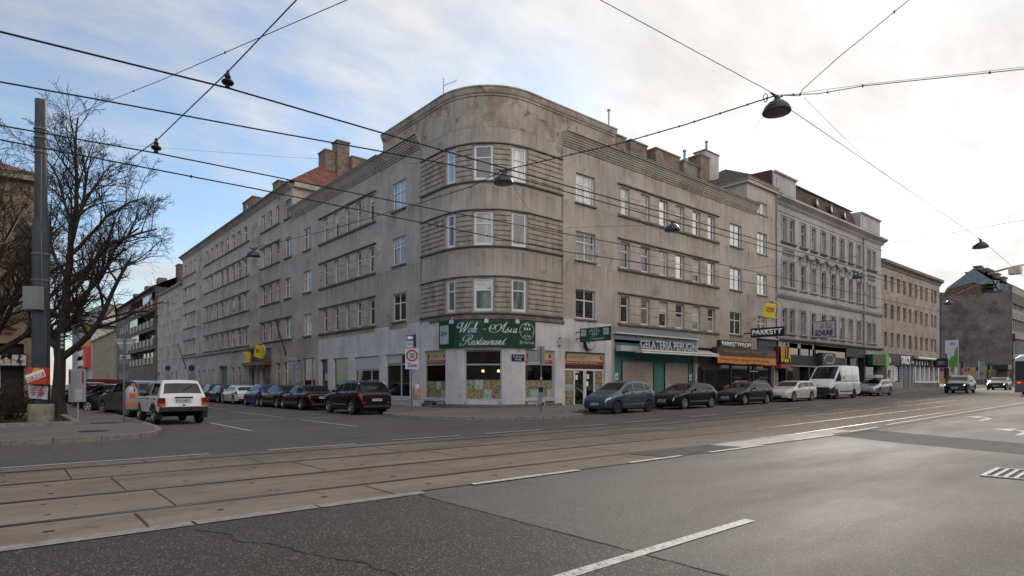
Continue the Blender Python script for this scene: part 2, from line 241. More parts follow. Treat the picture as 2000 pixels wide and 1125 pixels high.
# ------------------------------------------------------------------ mesh helpers
def link(o, parent=None):
    COL.objects.link(o)
    if parent is not None: o.parent = parent
    return o
def tag(o, label=None, cat=None, group=None, kind=None):
    if label: o['label'] = label
    if cat: o['category'] = cat
    if group: o['group'] = group
    if kind: o['kind'] = kind
    return o
def empty(name, loc=(0, 0, 0), rz=0, label=None, cat=None, group=None):
    o = bpy.data.objects.new(name, None); o.location = loc; o.rotation_euler = (0, 0, rz); o.empty_display_size = .3
    link(o); return tag(o, label, cat, group)
class Fr:
    """local frame: o origin, ex along, ey outwards, ez up"""
    def __init__(s, o, ex, ey=None, ez=(0, 0, 1)):
        s.o = Vector(o); s.ex = Vector(ex).normalized(); s.ez = Vector(ez).normalized()
        s.ey = Vector(ey).normalized() if ey is not None else s.ex.cross(s.ez)
    def p(s, x, y, z): return s.o + s.ex*x + s.ey*y + s.ez*z
WF = Fr((0, 0, 0), (1, 0, 0), (0, 1, 0))
class MB:
    def __init__(s): s.v = []; s.f = []; s.m = []; s.ms = []
    def mi(s, mat):
        if mat not in s.ms: s.ms.append(mat)
        return s.ms.index(mat)
    def face(s, pts, mat):
        i = len(s.v); s.v += [tuple(p) for p in pts]; s.f.append(tuple(range(i, i+len(pts)))); s.m.append(s.mi(mat))
    def grid(s, rows, mat, close=False):
        i = len(s.v); nc = len(rows[0]); k = s.mi(mat)
        for r in rows: s.v += [tuple(p) for p in r]
        for a in range(len(rows)-1):
            for b in range(nc if close else nc-1):
                c = (b+1) % nc
                s.f.append((i+a*nc+b, i+a*nc+c, i+(a+1)*nc+c, i+(a+1)*nc+b)); s.m.append(k)
    def box(s, x0, x1, y0, y1, z0, z1, mat, fr=WF):
        P = [fr.p(x, y, z) for z in (z0, z1) for y in (y0, y1) for x in (x0, x1)]
        i = len(s.v); s.v += [tuple(p) for p in P]; k = s.mi(mat)
        for q in ((0, 2, 3, 1), (4, 5, 7, 6), (0, 1, 5, 4), (2, 6, 7, 3), (0, 4, 6, 2), (1, 3, 7, 5)):
            s.f.append(tuple(i+a for a in q)); s.m.append(k)
    def prism(s, pts, y0, y1, mat, fr=WF):
        """polygon in the frame's x-z plane, extruded along y"""
        a = [fr.p(x, y0, z) for x, z in pts]; b = [fr.p(x, y1, z) for x, z in pts]; n = len(pts)
        i = len(s.v); s.v += [tuple(p) for p in a+b]; k = s.mi(mat)
        s.f.append(tuple(i+j for j in range(n))); s.m.append(k); s.f.append(tuple(i+n+j for j in reversed(range(n)))); s.m.append(k)
        for j in range(n): s.f.append((i+j, i+n+j, i+n+(j+1) % n, i+(j+1) % n)); s.m.append(k)
    def plate(s, pts, z0, z1, mat):
        """polygon in world xy, extruded up"""
        a = [(x, y, z0) for x, y in pts]; b = [(x, y, z1) for x, y in pts]; n = len(pts); i = len(s.v); s.v += a+b; k = s.mi(mat)
        s.f.append(tuple(i+j for j in reversed(range(n)))); s.m.append(k); s.f.append(tuple(i+n+j for j in range(n))); s.m.append(k)
        for j in range(n): s.f.append((i+j, i+(j+1) % n, i+n+(j+1) % n, i+n+j)); s.m.append(k)
    def tube(s, pts, rad, mat, n=6, cap=True):
        pts = [Vector(p) for p in pts]; rows = []
        if not isinstance(rad, (list, tuple)): rad = [rad]*len(pts)
        up = None
        for j, p in enumerate(pts):
            d = (pts[min(j+1, len(pts)-1)]-pts[max(j-1, 0)]).normalized()
            if up is None: up = d.orthogonal().normalized()
            a = (up-d*up.dot(d)).normalized() if (up-d*up.dot(d)).length > 1e-4 else d.orthogonal().normalized()
            up = a; b = d.cross(a)
            rows.append([p+(a*math.cos(t)+b*math.sin(t))*rad[j] for t in [2*math.pi*q/n for q in range(n)]])
        s.grid(rows, mat, close=True)
        if cap: s.face(rows[0][::-1], mat); s.face(rows[-1], mat)
    def lathe(s, prof, mat, n=20, fr=WF, axis='z', cap=True):
        """prof [(r, h)] round the frame's z (or y) axis"""
        rows = []
        for r, h in prof:
            row = []
            for q in range(n):
                t = 2*math.pi*q/n; c, d = r*math.cos(t), r*math.sin(t)
                row.append(fr.p(c, d, h) if axis == 'z' else fr.p(c, h, d))
            rows.append(row)
        s.grid(rows, mat, close=True)
        if cap and prof[0][0] > 1e-3: s.face(rows[0][::-1], mat)
        if cap and prof[-1][0] > 1e-3: s.face(rows[-1], mat)
    def build(s, name, parent=None, smooth=False, bevel=0):
        me = bpy.data.meshes.new(name); me.from_pydata(s.v, [], s.f)
        for m in s.ms: me.materials.append(m)
        me.polygons.foreach_set('material_index', s.m)
        bm = bmesh.new(); bm.from_mesh(me); bmesh.ops.remove_doubles(bm, verts=bm.verts, dist=1e-5) if smooth else None
        bmesh.ops.recalc_face_normals(bm, faces=bm.faces)
        bm.to_mesh(me); bm.free()
        if smooth:
            me.shade_smooth()
            if smooth is not True: me.set_sharp_from_angle(angle=R(smooth))
        me.update()
        o = bpy.data.objects.new(name, me); link(o, parent)
        if bevel:
            b = o.modifiers.new('bevel', 'BEVEL'); b.width = bevel; b.segments = 2; b.limit_method = 'ANGLE'
        return o
class Path:
    """ground plan line; outward side is to the right of travel"""
    def __init__(s, pts, arcs=None): s.P = [Vector(p) for p in pts]; s.acc = [0.0]
    def _b(s):
        s.acc = [0.0]
        for a, b in zip(s.P, s.P[1:]): s.acc.append(s.acc[-1]+(b-a).length)
        return s
    def pos(s, t, d=0.0):
        k = 0
        while k < len(s.P)-2 and t > s.acc[k+1]+1e-9: k += 1
        a, b = s.P[k], s.P[k+1]; e = (b-a).normalized(); n = Vector((e.y, -e.x))
        def vn(j):
            if j <= 0 or j >= len(s.P)-1: return n
            e1 = (s.P[j]-s.P[j-1]).normalized(); e2 = (s.P[j+1]-s.P[j]).normalized(); q = (Vector((e1.y, -e1.x))+Vector((e2.y, -e2.x))).normalized()
            return q/max(.3, q.dot(n))
        ln = (b-a).length; w = (t-s.acc[k])/ln
        w2 = min(1, max(0, w)); q = vn(k)*(1-w2)+vn(k+1)*w2
        # straight runs keep their own normal away from a shallow joint
        return a+e*(t-s.acc[k])+(q if d else n)*d
    def xyz(s, t, d, z): p = s.pos(t, d); return Vector((p.x, p.y, z))
    def cuts(s, a, b): return [a]+[t for t in s.acc if a+1e-4 < t < b-1e-4]+[b]
    def fr(s, a, b, depth=0.0):
        p, q = s.pos(a), s.pos(b); e = (q-p).normalized(); n = Vector((e.y, -e.x)); o = p+n*depth
        return Fr((o.x, o.y, 0), (e.x, e.y, 0), (n.x, n.y, 0)), (q-p).length
def straight(p, q): return Path([p, q])._b()
class Multi:
    """collector in which every shape becomes an object of its own"""
    def __init__(s): s.items = []
    def new(s): s.items.append(MB()); return s.items[-1]
    def box(s, *a): s.new().box(*a)
    def face(s, *a): s.new().face(*a)
    def prism(s, *a): s.new().prism(*a)
    def lathe(s, *a, **k): s.new().lathe(*a, **k)
def sweep(mb, path, a, b, prof, mat, cap=True):
    if isinstance(mb, Multi): mb = mb.new()
    """closed profile [(d, z)] along a path"""
    rows = [[path.xyz(t, d, z) for d, z in prof] for t in path.cuts(a, b)]
    mb.grid(rows, mat, close=True)
    if cap: mb.face(rows[0][::-1], mat); mb.face(rows[-1], mat)
def wall(mb, path, a, b, z0, z1, holes, matf, depth=.2, revmat=None):
    """wall face with real openings; holes = (s0, s1, z0, z1[, depth]); matf(s, z) -> material or a material"""
    ss = set(path.cuts(a, b)); zs = {z0, z1}
    for h in holes:
        ss |= {h[0], h[1]}; zs |= {max(z0, h[2]), h[3]}
    extra = matf.splits if hasattr(matf, 'splits') else []
    for z in extra: zs.add(z)
    ss = sorted(x for x in ss if a-1e-6 <= x <= b+1e-6); zs = sorted(z for z in zs if z0-1e-6 <= z <= z1+1e-6)
    fn = matf if callable(matf) and not isinstance(matf, bpy.types.Material) else (lambda s, z: matf)
    for i in range(len(ss)-1):
        if ss[i+1]-ss[i] < 1e-5: continue
        sm = (ss[i]+ss[i+1])/2
        run = None
        for j in range(len(zs)-1):
            zm = (zs[j]+zs[j+1])/2
            hole = any(h[0] < sm < h[1] and h[2] < zm < h[3] for h in holes)
            m = None if hole else fn(sm, zm)
            if m is not None:
                mb.face([path.xyz(ss[i], 0, zs[j]), path.xyz(ss[i+1], 0, zs[j]), path.xyz(ss[i+1], 0, zs[j+1]), path.xyz(ss[i], 0, zs[j+1])], m)
    for h in holes:
        dp = h[4] if len(h) > 4 else depth
        rm = revmat or fn((h[0]+h[1])/2, h[3]+.01)
        X = path.xyz; a0, a1, b0, b1 = h[:4]; b0 = max(b0, z0)
        mb.face([X(a0, 0, b0), X(a0, 0, b1), X(a0, -dp, b1), X(a0, -dp, b0)], rm)
        mb.face([X(a1, 0, b0), X(a1, -dp, b0), X(a1, -dp, b1), X(a1, 0, b1)], rm)
        cs = path.cuts(a0, a1)
        for c, d in zip(cs, cs[1:]):
            mb.face([X(c, 0, b1), X(d, 0, b1), X(d, -dp, b1), X(c, -dp, b1)], rm)
            mb.face([X(c, 0, b0), X(c, -dp, b0), X(d, -dp, b0), X(d, 0, b0)], rm)
BR = random.Random(21); BLM = pmat('roller_blind', (.42, .40, .37), .7); CUM = nmat('net_curtain', [(.4, (.20, .195, .185)), (.6, (.34, .33, .31))], scale=9, stretch=(2, 2, .1), rough=.8)
def window(path, a, b, z0, z1, parent, depth=.2, style='T2', g=None, fm=None, fw=.07, sill=None, name='window', lab=None, tr=None, mu=None):
    """frame mesh + pane (+ sill).  styles: T2 two leaves with a top light, T1 one leaf with top light, S single, 22 2x2, D double door"""
    fr, w = path.fr(a, b, -depth); fm = fm or M_FRAME; g = g or gl()
    mb = MB(); t = .06
    mb.box(0, w, 0, t, z0, z0+fw*1.2, fm, fr); mb.box(0, w, 0, t, z1-fw, z1, fm, fr)
    mb.box(0, fw, 0, t, z0+fw*1.2, z1-fw, fm, fr); mb.box(w-fw, w, 0, t, z0+fw*1.2, z1-fw, fm, fr)
    h = z1-z0
    if tr is not None or mu is not None:
        zt = z0+h*tr if tr else z1-fw
        if tr: mb.box(fw, w-fw, .002, t+.012, zt-.035, zt+.035, fm, fr)
        for q in (mu or []): mb.box(w*q-.04, w*q+.04, .004, t+.02, z0+fw*1.2, z1-fw, fm, fr)
        style = 'S'
    if style in ('T2', 'T1', '22', 'D'):
        zt = z0+h*(.64 if style != 'D' else .74)
        mb.box(fw, w-fw, .002, t+.012, zt-.03, zt+.035, fm, fr)
    else: zt = z1-fw
    if style in ('T2', '22', 'D'):
        mb.box(w/2-.04, w/2+.04, .004, t+.02, z0+fw*1.2, zt-.03, fm, fr)
        if style in ('T2', '22'): mb.box(w/2-.025, w/2+.025, .004, t+.015, zt+.035, z1-fw, fm, fr)
    o = mb.build(name, parent)
    if lab: o['label'] = lab
    p = MB(); p.box(fw*.5, w-fw*.5, .015, .03, z0+fw*.6, z1-fw*.5, g, fr); p.build('pane', o)
    if g in (G_DARK, G_CURT) and style in ('T1', 'T2', '22') and z0 > 5 and BR.random() < .42 and o.parent is not None and o.parent.location.y < 90:
        k = BR.random(); q = MB(); zt_ = z1-fw*.5
        if k < .4: q.box(fw*.8, w-fw*.8, .031, .036, z1-h*BR.uniform(.2, .75), zt_, BLM, fr)
        elif k < .7: q.box(fw*.6, fw*.6+w*.22, .031, .036, z0+fw, zt_, CUM, fr); q.box(w-fw*.6-w*.2, w-fw*.6, .031, .036, z0+fw, zt_, CUM, fr)
        else: q.box(fw*.6, w-fw*.6, .031, .036, z0+fw, z0+h*.5, CUM, fr)
        q.build('blind' if k < .4 else 'curtain', o)
    if sill:
        m2 = MB(); m2.box(-.09, w+.09, depth-.02, depth+sill, z0-.12, z0-.03, M_LEDGE, fr); m2.box(-.02, w+.02, -.02, depth-.02, z0-.06, z0-.004, M_FRAME if fm is M_FRAME else M_LEDGE, fr)
        m2.build('sill', o)
    return o
TXT = {}
def text(body, fr, w, h, mat, name='lettering', parent=None, thick=.02, shear=0, bold=0.0, mapf=None, y0=.0, spacing=1.0, fit=True):
    """text mesh fitted into w x h, lower-left corner at the frame origin"""
    cu = bpy.data.curves.new('t', 'FONT'); cu.body = body; cu.extrude = 0; cu.offset = bold; cu.shear = shear; cu.space_character = spacing; cu.resolution_u = 3
    ob = bpy.data.objects.new('t', cu); COL.objects.link(ob)
    dg = bpy.context.evaluated_depsgraph_get(); dg.update()
    me = bpy.data.meshes.new_from_object(ob.evaluated_get(dg)); bpy.data.objects.remove(ob); bpy.data.curves.remove(cu)
    if not me.vertices: return None
    xs = [v.co.x for v in me.vertices]; ys = [v.co.y for v in me.vertices]
    x0, x1, ya, yb = min(xs), max(xs), min(ys), max(ys); kx = w/(x1-x0); ky = h/(yb-ya)
    bm = bmesh.new(); bm.from_mesh(me)
    bmesh.ops.remove_doubles(bm, verts=bm.verts, dist=1e-4)
    if thick > .006:
        r = bmesh.ops.extrude_face_region(bm, geom=bm.faces[:])
        for e in r['geom']:
            if isinstance(e, bmesh.types.BMVert): e.co.z += 1
    for v in bm.verts:
        X = (v.co.x-x0)*kx; Z = (v.co.y-ya)*ky; Y = y0+(thick if v.co.z > .5 or thick <= .006 else 0)
        v.co = mapf(X, Y, Z) if mapf else fr.p(X, Y, Z)
    bmesh.ops.recalc_face_normals(bm, faces=bm.faces)
    bm.to_mesh(me); bm.free(); me.materials.clear(); me.materials.append(mat)
    o = bpy.data.objects.new(name, me); me.name = name; return link(o, parent)

# ------------------------------------------------------------------ ground
def clipu(poly, u, keep_low):
    out = []
    for (a, b) in zip(poly, poly[1:]+poly[:1]):
        ina = (a[0] <= u) == keep_low or a[0] == u; inb = (b[0] <= u) == keep_low or b[0] == u
        if ina: out.append(a)
        if ina != inb:
            t = (u-a[0])/(b[0]-a[0]); out.append((u, a[1]+(b[1]-a[1])*t))
    return out
def sheet(mb, poly, dz, mat):
    pieces = []
    lo = clipu(poly, 18.0, True); hi = clipu(poly, 18.0, False)
    h1 = clipu(hi, 130.0, True) if len(hi) > 2 else []; h2 = clipu(hi, 130.0, False) if len(hi) > 2 else []
    for q in (lo, h1, h2):
        if len(q) > 2: mb.face([(x, y, gz(x)+dz) for x, y in q], mat)
def rect(u0, v0, u1, v1): return [(u0, v0), (u1, v0), (u1, v1), (u0, v1)]
def struct(mb, name): return tag(mb.build(name), kind='structure')
g = MB(); sheet(g, rect(-400, -300, 900, 900), 0, M_ASPH); struct(g, 'ground')
g = MB(); sheet(g, rect(-60, -60, 4.25, 6.93), .004, M_ASPH_OLD); struct(g, 'coarse_asphalt')
g = MB(); sheet(g, [(18.3, 7.2), (17.2, 5.2), (16.4, 2.7), (15.4, -3), (18.5, -3), (19.2, 3.3), (20.9, 7.2)], .004, M_ASPH_NEW)
sheet(g, [(10.2, 7.2), (10.0, 8.0), (13.0, 8.0), (13.2, 7.2)], .016, M_ASPH_NEW); struct(g, 'asphalt_patch')
g = MB()
for v0, v1 in ((7.14, 8.04), (8.22, 9.64), (9.82, 11.34), (11.52, 12.97), (13.15, 13.7)): sheet(g, rect(-80, v0, 150, v1), .008, M_SLAB)
for v in (8.13, 9.73, 11.43, 13.06): sheet(g, rect(-80, v-.09, 150, v+.09), .007, M_SLAB)
struct(g, 'tram_track_slabs')
g = MB()
for i, (u0, u1, a, b) in enumerate(((-20, -1.6, 6.93, 7.13), (-1.58, 1.55, 6.93, 7.14), (1.58, 2.9, 6.94, 7.15), (2.92, 4.4, 6.93, 7.13))): sheet(g, rect(u0, a, u1, b), .012, M_KERB)
struct(g, 'track_edge_stones')
g = MB()
for (u0, u1, v0, v1) in ((13.1, 15.8, 7.22, 8.03), (15.83, 18.6, 7.3, 8.03), (18.63, 20.2, 7.4, 8.03)): sheet(g, rect(u0, v0, u1, v1), .012, M_SLAB2)
struct(g, 'pale_concrete_slabs')
g = MB()
for v in (8.13, 9.73, 11.43, 13.06):
    sgn = 1 if v in (8.13, 11.43) else -1
    sheet(g, rect(-80, v-.035, 150, v+.03), .013, M_RAIL)
    sheet(g, rect(-80, v+(.034 if sgn > 0 else -.085), 150, v+(.08 if sgn > 0 else -.039)), .011, M_DARK)
struct(g, 'tram_rails')
g = MB(); rj = random.Random(3)
for v0, v1, st, per in ((7.15, 8.0, 1.17, 2.85), (8.24, 9.62, 1.63, 4.36), (9.84, 11.32, 1.33, 2.9), (11.54, 12.95, .85, 2.9), (13.17, 13.68, 2.1, 2.9)):
    k = -8
    while st+per*k < 60:
        u = st+per*k; k += 1; w = rj.choice([.005, .008, .012])
        if abs(u-11.7) < 1.5 and v0 < 8: continue
        sheet(g, [(u-w, v0), (u+w, v0), (u+w+rj.uniform(-.006, .006), v1), (u-w, v1)], .012, M_DARK)
        for q in (.28, .72):
            for s_ in (.22, .78):
                cx, cy = u+per*q, v0+(v1-v0)*s_
                if (v1-v0) < 1: 
                    if s_ > .5: continue
                    cy = (v0+v1)/2
                r_ = rj.uniform(.022, .04); sheet(g, [(cx+r_*1.4*math.cos(t), cy+r_*math.sin(t)) for t in [i*math.pi/4 for i in range(8)]], .0125, M_DARK)
# gaps beside the slab edges
sheet(g, rect(-80, 7.125, 10, 7.14), .010, M_DARK); sheet(g, rect(-80, 13.7, 60, 13.72), .010, M_DARK)
struct(g, 'slab_joints')
# crack in the coarse asphalt
g = MB(); pts = []; a = Vector((1.45, 6.72)); b = Vector((1.62, 4.6)); n_ = 40
P0 = [(1.50, 6.75), (1.72, 6.3), (1.68, 6.0), (1.95, 5.6), (2.03, 5.15), (2.28, 4.6), (2.35, 3.9)]
for i in range(len(P0)-1):
    for k in range(8):
        t = k/8; pts.append(Vector((P0[i][0]*(1-t)+P0[i+1][0]*t+rj.uniform(-.022, .022), P0[i][1]*(1-t)+P0[i+1][1]*t)))
for i in range(len(pts)-1):
    w = .006+.008*rj.random(); sheet(g, [(pts[i].x-w, pts[i].y), (pts[i].x+w, pts[i].y), (pts[i+1].x+w, pts[i+1].y), (pts[i+1].x-w, pts[i+1].y)], .008, M_DARK)
for k in range(40):
    y = 6.9-k*.17; sheet(g, [(4.24+rj.uniform(-.012, .012), y), (4.262+rj.uniform(-.01, .01), y), (4.262+rj.uniform(-.01, .01), y-.17), (4.24, y-.17)], .0075, M_DARK)
struct(g, 'asphalt_cracks')
# painted markings
g = MB(); D = .017
for (u0, u1, v) in ((5.27, 7.53, 7.10), (8.95, 10.64, 7.15), (11.6, 13.9, 7.12), (15.8, 18.3, 7.22), (19.6, 21.9, 7.3)): sheet(g, rect(u0, v-.06, u1, v+.06), D, M_PAINT)
sheet(g, [(23.2, 7.38), (60, 7.62), (110, 7.62), (110, 7.77), (60, 7.77), (23.2, 7.5)], D, M_PAINT)
sheet(g, [(2.9, 3.20), (6.2, 3.25), (6.2, 3.37), (2.9, 3.32)], .008, M_PAINT)
sheet(g, rect(-30, 13.73, 3.35, 13.83), D, M_PAINT)
for (u0, u1, v) in ((4.56, 6.64, 13.72), (7.81, 9.95, 14.0), (10.94, 13.22, 14.1), (14.6, 16.92, 14.5), (18.09, 20.34, 14.68), (22.5, 24.8, 14.75), (26.5, 28.8, 14.8), (30.5, 33, 14.8), (35, 37.5, 14.8), (40, 43, 14.8), (46, 49, 14.8)): sheet(g, rect(u0, v-.06, u1, v+.06), D, M_PAINT)
for (u0, v0, v1) in ((9.35, 19.3, 24.4), (9.4, 26.7, 34.4), (9.95, 37, 43.8), (10, 46, 53)): sheet(g, rect(u0, v0, u0+.11, v1), D-.003, M_PAINT)
sheet(g, [(6.0, 25.1), (11.3, 25.7), (11.3, 25.8), (6.0, 25.2)], D-.004, M_PAINT)
sheet(g, [(5.95, 19.7), (6.06, 19.7), (6.1, 24.6), (5.99, 24.6)], D-.004, M_PAINT)
sheet(g, rect(4.02, 26, 4.12, 36), D-.004, M_PAINT)
# turn arrows
def arrow(u, v, s=1):
    D = .006; sheet(g, [(u, v), (u+1.6*s, v), (u+2.2*s, v+.35), (u+2.2*s, v+.5), (u+1.5*s, v+.17), (u, v+.15)], D, M_PAINT)
    sheet(g, [(u+1.7*s, v+.5), (u+2.9*s, v+.5), (u+2.3*s, v+1.1)], D, M_PAINT)
arrow(27.6, 5.7); arrow(21.6, 3.6, .9)
struct(g, 'road_markings')
# pavements with kerbs
def pavement(name, outline, mat, kerbpts, h=.13):
    g = MB(); sheet(g, outline, h, mat)
    pts = [Vector(p) for p in kerbpts]
    P = Path(pts)._b(); 
    ts = []
    t = 0.0
    while t < P.acc[-1]: ts.append(t); t += 1.0
    ts = sorted(set([round(x, 4) for x in ts+P.acc]))
    for a, b in zip(ts, ts[1:]):
        if b-a < .02: continue
        q = [P.pos(a, .0), P.pos(b, .0), P.pos(b, -.16), P.pos(a, -.16)]
        for p in q: pass
        top = [(p.x, p.y, gz(p.x)+h+.006) for p in q]; j = rj.uniform(-.004, .004)
        g.face([top[0], top[3], top[2], top[1]][::-1], M_KERB)
        lo = [(p.x, p.y, gz(p.x)-.02) for p in q[:2]]
        g.face([lo[0], lo[1], top[1], top[0]], M_KERB)
        bk = [(p.x, p.y, gz(p.x)+h-.02) for p in q[2:]]
        g.face([top[3], top[2], bk[0], bk[1]], M_KERB)
        if abs(a-round(a)) < 1e-3:
            e_ = (q[1]-q[0]).normalized()*.007; z_ = gz(q[0].x)+h+.008; n_ = (q[0]-q[3]).normalized()*.003
            g.face([(q[0].x-e_.x, q[0].y-e_.y, z_), (q[0].x+e_.x, q[0].y+e_.y, z_), (q[3].x+e_.x, q[3].y+e_.y, z_), (q[3].x-e_.x, q[3].y-e_.y, z_)], M_DARK)
            g.face([(q[0].x-e_.x+n_.x, q[0].y-e_.y+n_.y, z_), (q[0].x+e_.x+n_.x, q[0].y+e_.y+n_.y, z_), (q[0].x+e_.x+n_.x, q[0].y+e_.y+n_.y, z_-h), (q[0].x-e_.x+n_.x, q[0].y-e_.y+n_.y, z_-h)], M_DARK)
    return struct(g, name)
def sm(pts, n=2):
    for _ in range(n):
        q = [pts[0]]
        for a, b in zip(pts, pts[1:]): q += [(a[0]*.75+b[0]*.25, a[1]*.75+b[1]*.25), (a[0]*.25+b[0]*.75, a[1]*.25+b[1]*.75)]
        q.append(pts[-1]); pts = q
    return pts
kr = sm([(14.9, 300), (14.9, 27.6), (14.7, 26.6), (13.6, 25.6), (13.3, 23.3), (13.7, 21.2), (14.6, 19.6), (16.2, 18.5), (18.5, 17.95), (19.6, 18.0), (20.3, 20.0), (21.3, 20.5), (22.5, 20.55), (160, 20.55)])
pavement('pavement', [(31, 300)]+kr+[(160, 37), (31, 37)], M_PAVE, kr)
kl = sm([(-90, 18.6), (1.3, 18.6), (2.7, 18.75), (3.5, 19.6), (3.85, 21.4), (3.95, 24), (3.95, 26), (3.95, 190)])
pavement('corner_pavement', [(-90, 190)]+kl, M_PAVE, kl)
M_SOIL = nmat('soil', [(.3, (.03, .02, .012)), (.6, (.08, .05, .03)), (.75, (.05, .06, .02))], scale=5, rough=1, bump=.8, bscale=30)
g = MB(); sheet(g, rect(-60, 24.75, 1.85, 33.5), .17, M_SOIL); struct(g, 'planting_bed')
g = MB(); 
for (u0, v0, u1, v1) in ((-60, 24.55, 2.05, 24.75), (1.85, 24.75, 2.05, 33.7)): g.box(u0, u1, v0, v1, .10, .25, M_KERB)
struct(g, 'bed_kerb')
# manhole covers and the gully grate
M_IRON = nmat('cast_iron', [(.3, (.03, .028, .027)), (.7, (.07, .065, .06))], scale=20, rough=.6, metal=.6, bump=.6, bscale=60)
for (x, y, s, lab) in ((2.05, 20.9, .36, 'round iron manhole cover flush with the pavement near the kerb corner'), ):
    m = MB(); m.lathe([(s, .136), (s, .142), (s-.05, .143), (s-.055, .139), (.0001, .139)], M_IRON, 24, Fr((x, y, 0), (1, 0, 0), (0, 1, 0)))
    tag(m.build('manhole_cover'), lab, 'manhole cover')
m = MB(); m.box(2.35, 3.15, 24.6, 25.4, .131, .139, M_IRON); tag(m.build('access_cover'), 'square dark iron access cover in the pavement beside the planting bed', 'access cover')
M_GALV = pmat('galvanised', (.55, .56, .57), .4, .6)
M_GUL = pmat('gully_paint', (.42, .40, .38), .7)
t = empty('gully_grate', (12.65, 2.0, 0), R(2), 'white painted gully grate sunk in the asphalt near the right edge', 'drain grate')
m = MB(); m.box(-.60, .62, .46, .53, .005, .02, M_GUL); m.box(-.60, .62, -.8, -.73, .005, .02, M_GUL); m.box(-.66, -.60, -.8, .53, .005, .02, M_GUL); m.box(.62, .68, -.8, .53, .005, .02, M_GUL); m.build('rim', t)
m = MB()
for i in range(9): m.box(-.6, .62, .33-i*.13, .385-i*.13, .006, .018, M_GUL)
m.build('bars', t)
m = MB(); m.box(-.6, .62, -.73, .46, .003, .0055, M_DARK); m.build('pit', t)

# ------------------------------------------------------------------ buildings
def pxs(path, px, d=0.0):
    lo, hi = 0.0, path.acc[-1]
    for _ in range(50):
        m = (lo+hi)/2; p = path.pos(m, d); dd = CA*p.x+SA*p.y
        if dd > .5 and 1000+F*(SA*p.x-CA*p.y)/dd < px: lo = m
        else: hi = m
    return (lo+hi)/2
def building(name, label, loc, cat='building', group=None): return empty(name, loc, 0, label, cat, group)
def put(mb, name, parent, smooth=False, lab=None):
    if isinstance(mb, Multi): return [put(m, name, parent, smooth) for m in mb.items]
    o = mb.build(name, None, smooth); o.parent = parent
    if parent.parent is None: o.matrix_parent_inverse = Matrix.Identity(4)
    if lab: o['label'] = lab
    return o
# every building root stays at the world origin's axes: parts are modelled in world metres, the root marks the base
class Root:
    pass
def broot(name, label, base, cat='building'):
    """root empty at the base point; children are world-space meshes, shifted by the inverse"""
    e = empty(name, base, 0, label, cat); return e
FIX = []
def finish():
    """children were modelled in world metres: cancel their root's translation and rotation"""
    for e in FIX:
        inv = Matrix.Translation(e.location).inverted() if not any(e.rotation_euler) else (Matrix.Translation(e.location) @ e.rotation_euler.to_matrix().to_4x4()).inverted()
        for c in e.children: c.matrix_parent_inverse = inv
def W(name, label, base, cat='building', group=None):
    e = empty(name, base, 0, label, cat, group); FIX.append(e); return e
def rows3(px_pairs, path, rows, parent, holes, style, depth, sill=.1, **kw):
    for (a, b) in px_pairs:
        sa, sb = pxs(path, a), pxs(path, b)
        for (z0, z1) in rows:
            holes.append((sa, sb, z0, z1, depth)); window(path, sa, sb, z0, z1, parent, depth, style, sill=sill, **kw)
def group6(path, pa, pb, wins, rows, parent, holes, ledges, depth=.2, gsel=None):
    """band of narrow windows between a lintel ledge and a sill ledge, on a slightly sunk panel"""
    sa, sb = pxs(path, pa), pxs(path, pb)
    for (z0, z1) in rows:
        for (a, b) in wins:
            s0, s1 = pxs(path, a), pxs(path, b); holes.append((s0, s1, z0, z1, depth+.06)); window(path, s0, s1, z0, z1, parent, depth, 'T1', fw=.085, g=gsel() if gsel else None)
        sweep(ledges, path, sa-.12, sb+.12, [(0, z1+.10), (.15, z1+.13), (.15, z1+.2), (0, z1+.24)], M_LEDGE)
        sweep(ledges, path, sa-.12, sb+.12, [(0, z0-.2), (.10, z0-.19), (.15, z0-.12), (.15, z0-.05), (0, z0-.01)], M_LEDGE)
        for a, b in zip([pa]+[w[1] for w in wins], [w[0] for w in wins]+[pb]):   # courses on the piers
            s0, s1 = pxs(path, a), pxs(path, b)
            if s1-s0 < .08: continue
            h = (z1-z0)/3
            pm = piers.new()
            for k in range(3): sweep(pm, path, s0+.03, s1-.03, [(.0, z0+k*h+.0), (.035, z0+k*h+.02), (.035, z0+k*h+h-.02), (0, z0+k*h+h)], M_PLAST)

# corner building ---------------------------------------------------
arc = [(22.7-3.5*math.cos(R(a)), 28.7-3.5*math.sin(R(a))) for a in [i*6 for i in range(16)]]
CP = Path([(19.2, 51.7), (19.2, 29.0)]+arc+[(23.0, 25.2), (51.6, 25.2)])._b()
CB = W('corner_building', 'weathered grey plaster apartment block with a rounded corner bay over the green restaurant banner', (24, 30, 0))
ROWS = [(5.47, 7.22), (9.03, 10.75), (12.5, 14.27)]
holes = []; led = Multi(); piers = Multi()
sg1, sg2 = pxs(CP, 823), pxs(CP, 1098)      # grooves that bound the bay
# bay windows
for (a, b, st) in ((873, 889, 'T1'), (926, 963, 'T1'), (999.5, 1027.5, 'T1')):
    s0, s1 = pxs(CP, a), pxs(CP, b)
    for k, (z0, z1) in enumerate(((5.5, 7.3), (9.12, 10.98), (12.7, 14.62))):
        holes.append((s0, s1, z0, z1, .12)); window(CP, s0, s1, z0, z1, CB, .10, 'T1', fw=.12, g=[G_TEAL, G_CURT, G_DARK][k] if a == 926 else ([G_TEAL, G_DARK, G_BLIND][k] if a > 990 else [G_TEAL, G_DARK, G_SKY][k]))
